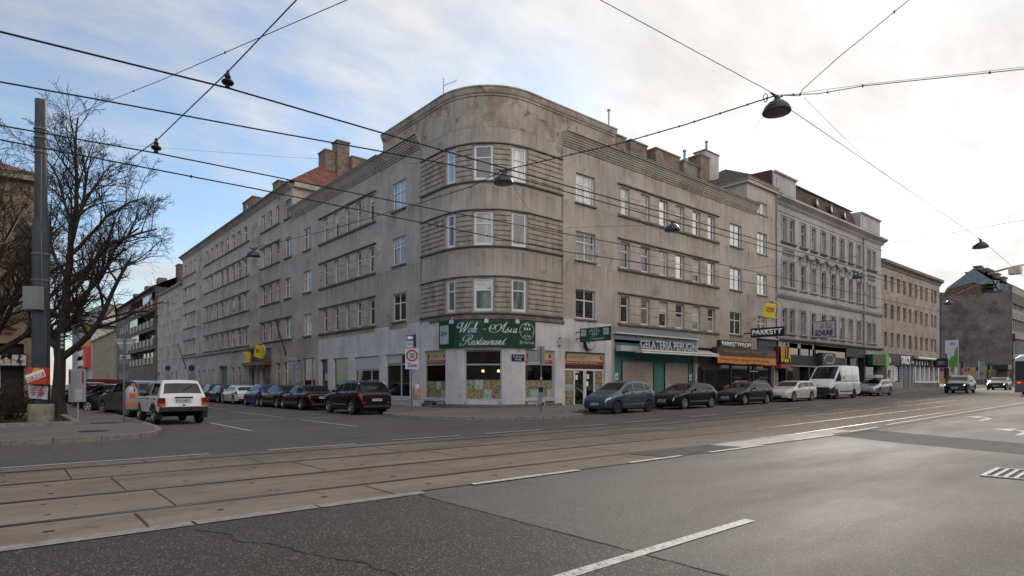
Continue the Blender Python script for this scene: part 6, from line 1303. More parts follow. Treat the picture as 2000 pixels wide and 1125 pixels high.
# modern offices continuing along the street
OP = straight((UF+.1, 25.3), (UF+75, 25.3)); OB = W('office_building', 'office block with ribbon windows and pale bands beside the firewall', (165, 31, gz(165))); mb = MB(); M_OFF = nmat('office_band', [(.3, (.17, .16, .15)), (.7, (.24, .225, .21))], scale=.6, rough=.7)
zt = fz(1977, 557); zz = [fz(1977, y) for y in (557, 583, 602, 621, 645, 662, 690)]
for z0, z1 in ((zz[1], zz[0]), (zz[3], zz[2]), (zz[5]+.3, zz[4]), (zz[6]-1, zz[6])): mb.box(UF+.1, UF+75, 25.2, 25.9, z0, z1, M_OFF)
mb.box(UF+.1, UF+75, 25.92, 38, 0, zt-.1, M_DKBR); put(mb, 'wall', OB)
for (z0, z1) in ((zz[2], zz[1]), (zz[4], zz[3]), (zz[6], zz[5]+.3), (1.5, zz[6]-1)):
    mb = MB(); mb.box(UF+.1, UF+75, 25.6, 25.7, z0, z1, G_SHOP)
    for k in range(40): mb.box(UF+.1+k*1.9, UF+.35+k*1.9, 25.4, 25.6, z0, z1, M_GREY)
    put(mb, 'ribbon_window', OB)
# boarded fence and adverts in the gap
t = W('hoarding', 'yellowish plywood hoarding with pink posters in front of the firewall', (UF-5, 30, gb)); M_PLY = nmat('plywood', [(.3, (.40, .26, .11)), (.7, (.55, .37, .17))], scale=.8, rough=.8, stretch=(1, 1, .3)); UH = UF-4
def at_u(px, py, U): tt = (px-1000)/F; Z = U/(CA+SA*tt); return Z*(SA-CA*tt), EYE+(HY-py)/F*Z
mb = MB(); v0 = at_u(1962, 750, UH)[0]; v1 = at_u(1832, 750, UH)[0]; zt = at_u(1900, 716, UH)[1]; n = 12
for k in range(n): mb.box(UH-.05-(k % 2)*.02, UH, v0+(v1-v0)*k/n+.02, v0+(v1-v0)*(k+1)/n-.02, gz(UH)-.1, zt-.08*(k % 3), M_PLY)
put(mb, 'plywood_panel', t); mb = MB(); M_PINK = nmat('poster_pink', [(.4, (.35, .05, .14)), (.55, (.22, .03, .09)), (.62, (.5, .4, .42))], scale=2.5)
for xa, xb, y0, y1, m in ((1835, 1845, 717, 726, M_PINK), (1853, 1863, 717, 726, M_PINK), (1863.5, 1871, 717, 726, M_PANEL), (1875, 1881, 717, 735, M_PINK), (1884, 1888, 717, 726, M_PINK), (1890, 1894, 717, 726, M_PINK), (1906, 1912, 717, 724, M_SHF), (1943, 1950, 717, 728, M_PANEL)):
    a, z0 = at_u(xa, y1, UH-.1); b, z1 = at_u(xb, y0, UH-.1); mb.box(UH-.12, UH-.08, b, a, z0, z1, m)
put(mb, 'poster', t)
t = W('kiosk', 'brown shed with a dark flat awning at the right end of the hoarding', (UF-5, 26.5, gb), 'kiosk'); a, zb_ = at_u(1950, 745, UH-.3); b, zt_ = at_u(1972, 713, UH-.3); mb = MB(); mb.box(UH-2, UH-.3, b, a, gz(UH), zt_-.8, nmat('shed_brown', [(.3, (.09, .05, .03)), (.7, (.2, .12, .07))], scale=1)); put(mb, 'body', t); mb = MB(); mb.box(UH-3.2, UH-.3, b-.3, a+.3, zt_-.8, zt_, M_BLACK); put(mb, 'awning', t)
t = W('leaf_banner', 'tall white advert banner with a green leaf hanging on a frame in the gap', (118, 30, 3.5), 'banner'); UB = 118.0
a, zb_ = at_u(1846, 716, UB); b, zt_ = at_u(1871.5, 663.5, UB); mb = MB(); mb.box(UB, UB+.15, b, a, zb_, zt_, pmat('banner_white', (.50, .50, .54), .6)); put(mb, 'board', t)
mb = MB(); f0 = Fr((UB-.01, a, zb_), (0, -1, 0), (-1, 0, 0)); wB, hB = a-b, zt_-zb_
mb.prism([(wB*x, hB*y) for x, y in ((.28, .0), (.98, .0), (.98, .75), (.85, .7), (.74, .58), (.72, .42), (.5, .36), (.3, .22))], 0, .03, pmat('leaf_green', (.08, .25, .02), .6), f0); put(mb, 'leaf', t)
text('öffi', Fr(f0.p(wB*.35, .035, hB*.82), f0.ex, f0.ey), wB*.4, hB*.08, MATS['leaf_green'], parent=t, thick=.01)
mb = MB(); mb.box(UB+.2, UB+.5, b+.3, b+.6, 0, zt_-.2, M_GALV); mb.box(UB+.2, UB+.5, a-.6, a-.3, 0, zt_-.2, M_GALV); put(mb, 'post', t)
t = W('small_banner', 'narrow grey and green hanging banner on a mast right of the hoarding middle', (125, 27, 2), 'banner'); a, zb_ = at_u(1912.5, 740, 125); b, zt_ = at_u(1923.5, 706.5, 125); mb = MB(); mb.box(125, 125.1, b, a, zb_, zt_, nmat('banner_photo', [(.35, (.12, .3, .06)), (.5, (.3, .3, .32)), (.62, (.16, .12, .14))], scale=.9)); put(mb, 'cloth', t); mb = MB(); mb.tube([(125.2, a+.1, gz(125)), (125.2, a+.1, zt_+.2)], .06, M_GALV); put(mb, 'mast', t)
for k in range(6):
    px = 1896+k*6.2; a, _ = at_u(px, 745, 120); t = W('bollard', 'short grey bollard before the plywood hoarding, %s from the left' % ['first', 'second', 'third', 'fourth', 'fifth', 'sixth'][k], (120, a, gz(120)), 'bollard', 'bollards before the hoarding'); mb = MB(); mb.lathe([(.22, gz(120)), (.2, gz(120)+.95), (.12, gz(120)+1.05), (.0001, gz(120)+1.06)], M_LEDGE, 10, Fr((120, a, 0), (1, 0, 0), (0, 1, 0))); put(mb, 'body', t)
# tower crane jib far behind
t = W('tower_crane', 'yellow tower crane jib and cab above the roofs at the right edge', tuple(at(1990, 560, 260)), 'crane'); pj = [at(1935, 533, 260), at(1984, 520, 250), at(1990, 527, 250)]; M_CR = pmat('crane_yellow', (.34, .23, .06), .6); mb = MB(); mb.tube([pj[0], pj[1], at(2075, 505, 250)], .5, M_CR, 4); mb.tube([at(1880, 541, 270), pj[0]], .25, M_CR, 4); put(mb, 'jib', t); mb = MB(); c = at(1983, 527, 250); mb.box(c.x-2, c.x+2, c.y-2, c.y+2, c.z-1.8, c.z+1.2, M_BLND); put(mb, 'cab', t); c2 = at(2075, 600, 250); mb = MB(); mb.box(c2.x-1, c2.x+1, c2.y-1, c2.y+1, 0, c.z+4, M_CR); put(mb, 'mast', t)
# row across the street behind the viewpoint: seen only as reflections in the panes
t = W('opposite_house', 'plain brown apartment row across the tram street, seen as dark reflections in panes', (40, -20, 0)); mb = MB(); volume(mb, -90, 160, -30, -16, -.3, 17, M_BEIGE); put(mb, 'wall', t); mb = MB(); mb.box(-91, 161, -31, -15.6, 17, 17.4, M_TILE_B); put(mb, 'roof', t)
mb = MB(); 
for i in range(60):
    for z in (1.5, 5.2, 8.8, 12.5): mb.box(-28+i*3.1, -26.7+i*3.1, -16.05, -15.97, z, z+1.9, G_DARK)
put(mb, 'windows', t)['kind'] = 'stuff'

# ------------------------------------------------------------------ vehicles
M_TYRE = pmat('tyre', (.014, .014, .014), .85); M_RIM = pmat('rim_alloy', (.42, .42, .43), .3, .7); M_RIMD = pmat('rim_steel_dark', (.05, .05, .05), .5, .4)
M_TRIM = pmat('plastic_trim', (.02, .02, .02), .6); M_TAIL = pmat('tail_lamp_red', (.28, .008, .006), .2, coat=.8); M_HEAD = pmat('headlamp', (.34, .35, .37), .12, .3, coat=1); M_HEADON = pmat('headlamp_lit', (.9, .85, .7), .2, emis=(1, .86, .6), estr=2.2)
M_PLATE = pmat('number_plate', (.6, .6, .62), .5); M_CHR = pmat('chrome', (.6, .6, .6), .15, 1)
M_UNDER = pmat('underbody', (.006, .006, .006), .95)
def paint(name, col, metal=.0, rough=.28):
    dk = max(col) < .05; m = pmat('paint_'+name, tuple(c*.6 for c in col) if dk else col, rough, metal, spec=.3 if dk else .5, coat=.3 if dk else .6); return m
def lerp(a, b, t): return a+(b-a)*t
class Car:
    """body lofted from a side profile; knots: (distance from the nose, height of the top line)"""
    def __init__(s, L, Wd, knots, belt, r, fo, wb, sill=.22, tumble=.32, nose=.80, tail=.86, rnd=.35, side_in=.07):
        s.L, s.W, s.kn, s.belt, s.r, s.ax, s.sill, s.tm, s.nose, s.tail, s.rnd, s.si = L, Wd, knots, belt, r, (fo, fo+wb), sill, tumble, nose, tail, rnd, side_in
        P = [(d, z, float(i)) for i, (d, z) in enumerate(knots)]
        for _ in range(2):
            Q = [P[0]]
            for a, b in zip(P, P[1:]):
                for w in (.22, .78): Q.append(tuple(lerp(a[k], b[k], w) for k in range(3)))
            Q.append(P[-1]); P = Q
        s.P = P
    def top(s, t):
        for a, b in zip(s.P, s.P[1:]):
            if t <= b[2]+1e-9:
                w = (t-a[2])/max(1e-9, b[2]-a[2]); return lerp(a[0], b[0], w), lerp(a[1], b[1], w)
        return s.P[-1][0], s.P[-1][1]
    def t_of(s, d):
        lo, hi = 0.0, float(len(s.kn)-1)
        for _ in range(40):
            m = (lo+hi)/2
            if s.top(m)[0] < d: lo = m
            else: hi = m
        return (lo+hi)/2
    def beltz(s, d):
        b = s.belt
        if d <= b[0][0]: return b[0][1]
        for p, q in zip(b, b[1:]):
            if d <= q[0]: return lerp(p[1], q[1], (d-p[0])/(q[0]-p[0]))
        return b[-1][1]
    def hw(s, d):
        f = min(1, d/.75); b = min(1, (s.L-d)/.6)
        return s.W/2*(1-(1-s.nose)*(1-f)**2.6)*(1-(1-s.tail)*(1-b)**2.6)
    def zb(s, d):
        z = s.sill+.05*max(0, 1-d/.3)+.07*max(0, 1-(s.L-d)/.4)
        for a in s.ax:
            R_ = s.r+.055
            if abs(d-a) < R_: z = max(z, s.r*.98+math.sqrt(max(0, R_*R_-(d-a)**2)))
        return z
    def sec(s, t):
        d, zt = s.top(t); w = s.hw(d); zb = s.zb(d); be = min(s.beltz(d), zt-.05); zb = min(zb, be-.08); h = be-zb
        hh = max(0.0, zt-.075-be); wt = w-s.si-.02-s.tm*hh; rr = min(s.rnd, wt*.6)
        k = min(1, hh/.08)
        return [(w-.10, zb), (w-.03, zb+.015), (w-.005, zb+.3*h), (w, zb+.62*h), (w-.012, be-.07 if h > .16 else zb+.75*h), (w-.035, be-.02), (w-.035-.035*k-.02*(1-k), be+.004), (wt, be+hh), (wt-.04-.03*(1-k), zt-.028), (wt-.25*wt-.05, zt-.008), (0, zt)], d
    def S(s, t, q, side=1):
        pts, d = s.sec(t); i = min(int(q), 9); w = q-i; a, b = pts[i], pts[i+1]
        return Vector((s.L/2-d, side*lerp(a[0], b[0], w), lerp(a[1], b[1], w)))
    def patch(s, mb, t0, t1, q0, q1, mat, side=1, off=.006, nt=6, nq=3, fq=None):
        rows = []
        for i in range(nt+1):
            t = lerp(t0, t1, i/nt); row = []
            for j in range(nq+1):
                qa = fq(t, j/nq) if fq else lerp(q0, q1, j/nq); e = .02
                p = s.S(t, qa, side); a = s.S(min(t+e, len(s.kn)-1), qa, side)-s.S(max(t-e, 0), qa, side); b = s.S(t, min(qa+.03, 9.999), side)-s.S(t, max(qa-.03, 0), side)
                n = a.cross(b); n = n.normalized() if n.length > 1e-9 else Vector((0, side, 0))
                c = Vector((s.L/2-s.top(t)[0], 0, .5)); 
                if n.dot(p-c) < 0: n = -n
                row.append(p+n*off)
            rows.append(row)
        mb.grid(rows, mat)
    def across(s, mb, t0, t1, mat, off=.006, nt=5, q0=8.35):
        """patch over the full width (windscreen, rear window, bonnet)"""
        rows = []
        for i in range(nt+1):
            t = lerp(t0, t1, i/nt); e = .03; a = s.top(min(t+e, len(s.kn)-1)); b = s.top(max(t-e, 0)); dx, dz = -(a[0]-b[0]), a[1]-b[1]; n = Vector((-dz, 0, dx)); n = n.normalized() if n.length else Vector((0, 0, 1))
            if n.z < 0 or (abs(n.z) < .05 and n.x*(1 if t < 2.5 else -1) < 0): n = -n
            row = [s.S(t, lerp(q0, 10, j/5), 1)+n*off for j in range(5)]+[s.S(t, lerp(10, q0, j/5), -1)+n*off for j in range(6)]
            rows.append(row)
        mb.grid(rows, mat)
def wheel(mb_t, mb_r, c, r, side, w=.205, spokes=5, rim=None, rr=.66):
    f0 = Fr(c, (1, 0, 0), (0, side, 0))
    mb_t.lathe([(r*rr, -w), (r*.93, -w), (r, -w+.03), (r, -.03), (r*.94, 0), (r*rr+.01, .0), (r*rr, -.03)], M_TYRE, 28, f0, axis='y', cap=False)
    rim = rim or M_RIM
    mb_r.lathe([(r*rr, -.012), (r*rr-.02, -.005), (r*rr-.03, -.05), (.05, -.09), (.0001, -.09)], M_RIMD, 24, f0, axis='y', cap=False)
    mb_r.lathe([(r*rr+.004, -.004), (r*rr-.022, .0), (r*rr-.03, -.02), (r*rr+.004, -.03)], rim, 24, f0, axis='y', cap=False)
    for k in range(spokes):
        a = 2*math.pi*k/spokes+.3; ca, sa = math.cos(a), math.sin(a); n = .16 if spokes <= 5 else .10
        for (r0, r1, n0, n1) in ((.03, r*rr-.015, n*.5, n),):
            q = [f0.p(ca*r0-sa*n0*.3, -.015, sa*r0+ca*n0*.3), f0.p(ca*r0+sa*n0*.3, -.015, sa*r0-ca*n0*.3), f0.p(ca*r1+sa*n1*.3, -.01, sa*r1-ca*n1*.3), f0.p(ca*r1-sa*n1*.3, -.01, sa*r1+ca*n1*.3)]
            mb_r.face(q, rim)
    mb_r.lathe([(.0001, .002), (.05, -.002), (.055, -.03)], rim, 10, f0, axis='y')
def car(name, label, cat, group, loc, head, C, col, wins, kws, rim=None, spokes=5, plate=None, lit=False, rails=None, rear=(None), head_t=(.0, .9), head_q=(3.6, 5.0), tail_q=(3.4, 5.0), tail_w=.28, grille=True, mirror=True, trim_low=1.0, rw=.205, plate_rear_z=.72, extras=None, tail_h=None, side_trim=True, black_bumper=False):
    """kws: knots (cowl, roof_front, roof_rear, rear_glass_end); wins: [(d0, d1)] side panes measured from the nose"""
    t_ = empty(name, (loc[0], loc[1], loc[2] if len(loc) > 2 else gz(loc[0])), head, label, cat, group)
    if 18 < loc[0] < 130: pass
    L, Wd = C.L, C.W; nk = len(C.kn)-1
    ts = sorted(set([i/8 for i in range(nk*8+1)]+[C.t_of(a+q*(C.r+.055)) for a in C.ax for q in (-1.03, -.999, -.96, -.85, -.7, -.5, -.25, 0, .25, .5, .7, .85, .96, .999, 1.03)]))
    mb = MB(); rows = []
    for t in ts:
        p, d = C.sec(t); row = [Vector((L/2-d, y, z)) for y, z in p]+[Vector((L/2-d, -y, z)) for y, z in p[-2::-1]]; rows.append(row)
    mb.grid(rows, col); mb.face(rows[0][::-1], col); mb.face(rows[-1], col); body = mb.build('body', t_, 38)
    bodyhw = Wd/2
    mb = MB(); mb.box(-L/2+.35, L/2-.3, -Wd/2+.24, Wd/2-.24, C.sill-.06, .72, M_UNDER); mb.box(-L/2+.12, L/2-.1, -Wd/2+.16, Wd/2-.16, C.sill-.02, C.sill+.2, M_UNDER); mb.build('underbody', t_)
    for a in C.ax:
        for sd in (1, -1):
            c = (L/2-a, sd*(Wd/2-.02-.0), C.r); mt, mr = MB(), MB(); wheel(mt, mr, c, C.r, sd, rw, spokes, rim)
            w_ = mt.build('wheel', t_, 40); mr.build('rim', w_)
    cowl, rf, rr_, re_ = kws
    mb = MB(); C.across(mb, cowl+.10, rf-.06, G_CAR, .006, 6); mb.build('windscreen', t_, True)
    if re_ is not None: mb = MB(); C.across(mb, rr_+.14, re_-.08 if isinstance(re_, int) else re_, G_CAR, .007, 6); mb.build('rear_window', t_, True)
    for sd in (1, -1):
        for (d0, d1) in wins:
            mb = MB(); C.patch(mb, C.t_of(d0), C.t_of(d1), 6.12, 6.9, G_CAR, sd, .006, 10, 2); mb.build('side_window', t_, True)
        mb = MB()
        for d in [wins[0][0]+.12]+[(a[1]+b[0])/2 for a, b in zip(wins, wins[1:])]: tt = C.t_of(d); C.patch(mb, tt, tt+.012, 1.2, 6.0, M_DARK, sd, .003, 1, 10)
        mb.build('door_gap', t_)
        mb = MB()
        for a, b in zip(wins, wins[1:]+[(wins[-1][1], 0)]):
            if b is not None:
                p = C.S(C.t_of(a[1]-.16), 4.9, sd); mb.box(p.x-.09, p.x+.09, p.y-.004 if sd > 0 else p.y-.03, p.y+.03 if sd > 0 else p.y+.004, p.z-.018, p.z+.012, M_TRIM if black_bumper else col)
        mb.build('door_handle', t_)
        if side_trim:
            mb = MB(); C.patch(mb, C.t_of(C.ax[0]+C.r+.1), C.t_of(C.ax[1]-C.r-.1), 1.75, 2.05, M_TRIM if side_trim is True else side_trim, sd, .012, 10, 1); mb.build('side_moulding', t_)
        if mirror:
            p = C.S(C.t_of(wins[0][0]+.22), 6.1, sd); mb = MB(); f0 = Fr((p.x, p.y+sd*.13, p.z+.06), (1, 0, 0), (0, 1, 0)); 
            rows = []
            for k in range(5):
                a = -math.pi/2+math.pi*k/4; q = math.cos(a); rows.append([f0.p(.05*math.sin(a) if k else -.05, .11*q*math.cos(u_)+.0001, .075*q*math.sin(u_)) for u_ in [2*math.pi*v_/10 for v_ in range(10)]])
            mb.grid(rows, col if not black_bumper else M_TRIM, close=True); mb.box(p.x-.02, p.x+.03, min(p.y-.02*sd, p.y+.1*sd), max(p.y-.02*sd, p.y+.1*sd), p.z-.0, p.z+.03, M_TRIM); mb.build('mirror', t_, True)
        mb = MB(); C.patch(mb, head_t[0], head_t[1], head_q[0], head_q[1], M_HEADON if lit else M_HEAD, sd, .008, 8, 3); mb.build('headlight', t_, True)
        # tail lamp
        if tail_h is None:
            mb = MB(); C.patch(mb, C.t_of(L-tail_w), nk-.02, tail_q[0], tail_q[1], M_TAIL, sd, .008, 8, 3); mb.build('tail_light', t_, True)
        z0, z1, yw = tail_h or (C.S(nk, tail_q[0]).z, C.S(nk, tail_q[1]).z-.02, .22)
        e = C.S(nk, 3.5).y; mb = MB(); mb.box(-L/2-.012, -L/2+.03, min(sd*(e-.02), sd*(e-yw)), max(sd*(e-.02), sd*(e-yw)), z0, z1, M_TAIL); mb.build('tail_light', t_)
    # ends: plates, grille, bumper openings
    e = C.S(0, 3).y
    mb = MB(); mb.box(L/2-.01, L/2+.018, -.26, .26, .40, .51, M_PLATE); o = mb.build('number_plate', t_)
    mb = MB(); mb.box(L/2+.019, L/2+.021, -.25, -.21, .41, .50, pmat('plate_blue', (.01, .03, .3), .5)); [mb.box(L/2+.019, L/2+.021, -.17+k*.055, -.135+k*.055, .425, .485, M_BLACK) for k in range(7)]; mb.build('plate_marks', o)
    if grille:
        z1 = C.S(0, 5).z; mb = MB(); mb.box(L/2-.02, L/2+.012, -e*.42, e*.42, z1-.17, z1-.045, M_TRIM); o = mb.build('grille', t_)
        mb = MB(); mb.box(L/2-.01, L/2+.018, -e*.43, e*.43, z1-.05, z1-.035, M_CHR); [mb.box(L/2-.01, L/2+.015, -e*.4, e*.4, z1-.155+k*.03, z1-.147+k*.03, M_CHR) for k in range(3)]; mb.build('grille_bars', o)
        mb = MB(); mb.box(L/2-.02, L/2+.01, -e*.62, e*.62, .26, .38, M_TRIM); mb.build('air_intake', t_)
    zp = plate_rear_z; mb = MB(); mb.box(-L/2-.018, -L/2+.01, -.26, .26, zp-.055, zp+.055, M_PLATE); o = mb.build('number_plate', t_)
    if plate: text(plate, Fr((-L/2-.02, .19, zp-.035), (0, -1, 0), (-1, 0, 0)), .40, .07, M_BLACK, parent=o, thick=.002, bold=.02)
    else: mb = MB(); [mb.box(-L/2-.022, -L/2-.018, -.2+k*.055, -.165+k*.055, zp-.03, zp+.03, M_BLACK) for k in range(7)]; mb.build('plate_marks', o)
    mb = MB(); mb.box(-L/2-.022, -L/2-.018, .215, .25, zp-.045, zp+.045, MATS['plate_blue']); mb.build('plate_band', o)
    if trim_low:
        mb = MB(); er = C.S(nk, 3).y; mb.box(-L/2-.014, -L/2+.02, -er*.9, er*.9, C.sill+.08, C.sill+.2, M_TRIM); mb.build('rear_valance', t_)
    if rails:
        for sd in (1, -1):
            a, b = rails; mb = MB(); pts = []
            for k in range(9): t = C.t_of(lerp(a, b, k/8)); p = C.S(t, 8.0, sd); pts.append(p+Vector((0, 0, .0 if k in (0, 8) else .055)))
            mb.tube(pts, .016, M_CHR, 6); mb.build('roof_rail', t_, True)
    if extras: extras(t_, C)
    return t_
HATCH = Car(4.25, 1.77, [(0, .55), (.06, .70), (.35, .83), (1.18, .98), (2.0, 1.37), (2.55, 1.42), (3.35, 1.39), (3.78, 1.30), (4.14, .98), (4.23, .86), (4.25, .62)], [(0, .66), (.6, .80), (1.2, .92), (4.25, .99)], .32, .87, 2.58)
MPV = Car(3.72, 1.72, [(0, .58), (.05, .76), (.40, .93), (.92, 1.08), (1.62, 1.51), (2.1, 1.585), (2.9, 1.56), (3.28, 1.46), (3.6, 1.12), (3.70, .95), (3.72, .62)], [(0, .70), (.6, .88), (1.1, .97), (3.7, 1.10)], .30, .72, 2.42, sill=.24)
WAGON = Car(4.56, 1.75, [(0, .55), (.06, .70), (.4, .84), (1.3, .97), (2.05, 1.37), (2.6, 1.43), (3.8, 1.42), (4.12, 1.35), (4.44, 1.02), (4.54, .88), (4.56, .62)], [(0, .66), (.6, .80), (1.3, .90), (4.5, .97)], .32, .85, 2.70)
SEDAN = Car(4.80, 1.80, [(0, .55), (.06, .70), (.4, .83), (1.45, .97), (2.2, 1.36), (2.75, 1.43), (3.3, 1.40), (3.55, 1.33), (4.12, 1.06), (4.66, 1.00), (4.78, .93), (4.80, .62)], [(0, .66), (.6, .80), (1.45, .90), (4.5, .96)], .33, .86, 2.80)
SUV = Car(4.43, 1.81, [(0, .70), (.06, .88), (.35, 1.0), (1.15, 1.12), (1.9, 1.56), (2.4, 1.66), (3.5, 1.64), (3.92, 1.56), (4.26, 1.18), (4.40, 1.05), (4.43, .72)], [(0, .80), (.6, .95), (1.2, 1.03), (4.4, 1.12)], .355, .86, 2.60, sill=.28)
VAN = Car(5.45, 2.05, [(0, .75), (.06, 1.00), (.45, 1.22), (.80, 1.38), (1.50, 2.08), (1.95, 2.46), (2.4, 2.52), (5.2, 2.52), (5.40, 2.45), (5.44, 1.5), (5.45, .7)], [(0, 1.0), (.7, 1.22), (5.4, 1.30)], .345, .95, 3.30, sill=.30, tumble=.06, rnd=.2, nose=.84, tail=.97, side_in=.04)
NIVA = Car(3.70, 1.68, [(0, .78), (.04, .96), (.25, 1.02), (1.10, 1.07), (1.58, 1.54), (1.9, 1.63), (3.15, 1.64), (3.30, 1.60), (3.58, 1.10), (3.69, .72), (3.70, .62)], [(0, .9), (1.0, .98), (3.7, .98)], .345, .72, 2.20, sill=.42, tumble=.30, nose=.93, tail=.955, side_in=.03)
K_H = (3, 4, 7, 8); K_S = (3, 4, 7, 8)
CITY = Car(3.95, 1.72, [(0, .56), (.06, .72), (.4, .88), (1.05, 1.02), (1.8, 1.42), (2.3, 1.49), (3.05, 1.46), (3.45, 1.38), (3.84, 1.04), (3.93, .92), (3.95, .62)], [(0, .68), (.6, .84), (1.1, .94), (3.9, 1.04)], .31, .80, 2.50)
def place_right(px, C, v_side):
    """centre of a car parked nose towards -x whose nose column is px, street side at v_side"""
    u0 = Ux(px, v_side+C.W*.88); return (u0+C.L/2, v_side+C.W/2)
PR = 'cars parked along the shop fronts of the main street'
# cars face the viewer's left (nose towards -x): heading pi
cars_r = [
 (1141, MPV, 'parked_car', 'steel blue tall compact car parked closest to the restaurant door', 'car', paint('steel_blue', (.065, .095, .13), .6, .3), [(1.08, 1.98), (2.06, 2.86), (2.94, 3.34)], dict(rim=M_RIMD, spokes=6, side_trim=M_CHR, head_t=(.25, 1.7), head_q=(4.0, 5.9))),
 (1272, HATCH, 'parked_car', 'black hatchback parked in front of the closed ice cream parlour', 'car', paint('black', (.006, .006, .007), .0, .2), [(1.5, 2.35), (2.43, 3.2), (3.27, 3.72)], dict(side_trim=M_CHR)),
 (1396, WAGON, 'parked_car', 'black estate car parked under the orange cloth banner', 'car', paint('black_b', (.008, .008, .01), .0, .22), [(1.6, 2.45), (2.53, 3.3), (3.38, 4.1)], dict(rails=(2.3, 4.1), side_trim=M_CHR)),
 (1496, WAGON, 'parked_car', 'cream white estate car parked directly before the white van', 'car', paint('cream', (.55, .53, .48), .1, .3), [(1.6, 2.45), (2.53, 3.3), (3.38, 4.1)], dict(side_trim=False, spokes=7)),
 (1575, VAN, 'parked_van', 'white high-roof delivery van with a black front bumper', 'van', paint('van_white', (.58, .59, .60), .0, .35), [(.98, 1.75)], dict(side_trim=M_TRIM, rim=M_RIMD, spokes=6, black_bumper=True, head_t=(.6, 2.0), head_q=(4.3, 5.6), plate_rear_z=.8)),
 (1672, HATCH, 'parked_car', 'silver hatchback with a roof box, last in the parked row behind the van', 'car', paint('silver', (.38, .39, .41), .7, .3), [(1.5, 2.35), (2.43, 3.2), (3.27, 3.72)], dict(side_trim=False)),
]
for px, C, nm, lab, cat, col, wins, kw in cars_r:
    vs = 18.45 if C is not VAN else 18.3
    x, y = place_right(px, C, vs); kws = (3, 4, 7, 8)
    if C is VAN: kws = (3, 5, 7, None)
    def ex(t_, C_, C=C, col=col):
        if C is VAN:
            mb = MB()
            mb.box(C.L/2-.3, C.L/2+.03, -.88, .88, .36, .86, M_TRIM); mb.build('front_bumper', t_, bevel=.05); mb = MB(); [C.patch(mb, 0, C.t_of(.62), 0.0, 3.2, M_TRIM, sd, .012, 8, 4) for sd in (1, -1)]; mb.build('bumper_corner', t_, True)
            mb = MB(); mb.box(-1.1, -1.09, 0, 0, 0, 0, M_TRIM) if False else None
            for sd in (1,):
                for d in (1.95, 2.75, 4.0): C.patch(mb, C.t_of(d), C.t_of(d)+.012, 1.2, 6.95, M_DARK, sd, .004, 1, 8)
                C.patch(mb, C.t_of(1.95), C.t_of(5.2), 6.0, 6.03, M_DARK, sd, .004, 16, 1)
            mb.build('panel_gap', t_)
            mb = MB(); mb.tube([Vector((C.L/2-1.15-.0, .99-.0, 1.5)), Vector((C.L/2-1.0, 1.14, 1.52))], .02, M_TRIM, 5); mb.box(C.L/2-1.1, C.L/2-.94, 1.06, 1.26, 1.32, 1.72, M_TRIM); mb.build('wing_mirror', t_, bevel=.03)
            mb = MB(); f0 = Fr(C.S(C.t_of(2.4), 6.25, 1)+Vector((0, .012, 0)), (-1, 0, 0), (0, 1, 0)); 
            mb.lathe([(.0001, 0), (.13, 0), (.13, .004), (.0001, .004)], M_TRIM, 10, f0, axis='y'); mb.lathe([(.0001, .005), (.07, .005), (.07, .008), (.0001, .008)], M_PLATE, 10, f0, axis='y'); [mb.box(-.2+.16*k, -.08+.16*k, 0, .004, -.3, -.26, M_TRIM, f0) for k in range(3)]; mb.build('emblem', t_)
            mb = MB(); mb.box(C.L/2-.22, C.L/2-.10, -.1, .1, .98, 1.05, M_CHR); mb.build('front_emblem', t_)
    o = car(nm, lab, cat, PR, (x, y), math.pi, C, col, wins, kws, extras=ex, mirror=C is not VAN, **kw)
# roof box on the last one stands on its own rails
x, y = place_right(1672, HATCH, 18.45); t = W('roof_box', 'pale flat roof box carried on the silver hatchback behind the van', (x+.1, y, gz(x)+1.47), 'roof box'); mb = MB(); zb0 = gz(x)+1.5; mb.box(x-.75, x+.85, y-.42, y+.42, zb0, zb0+.28, pmat('box_cream', (.5, .47, .42), .4)); mb.box(x-.4, x-.36, y-.6, y+.6, zb0-.06, zb0-.002, M_TRIM); mb.box(x+.5, x+.54, y-.6, y+.6, zb0-.06, zb0-.002, M_TRIM); put(mb, 'box', t)
# two cars driving towards the viewer
for px, vv, lab in ((1836, 15.0, 'black car with lit headlamps driving towards the viewer, the nearer of two'), (1920, 15.2, 'black car with lit headlamps driving behind the nearer one beside the tram')):
    C = SUV if px < 1900 else HATCH; u0 = Ux(px+3, vv+C.W); car('driving_car', lab, 'car', 'cars driving on the main street', (u0+C.L/2, vv+C.W/2), math.pi+R(2), C, paint('black_c', (.01, .01, .011), .0, .22), [(1.5, 2.35), (2.43, 3.2), (3.27, 3.8)], (3, 4, 7, 8), lit=True, rails=(2.2, 3.9) if C is SUV else None, head_t=(.35, 1.3), head_q=(4.2, 5.6), side_trim=False)
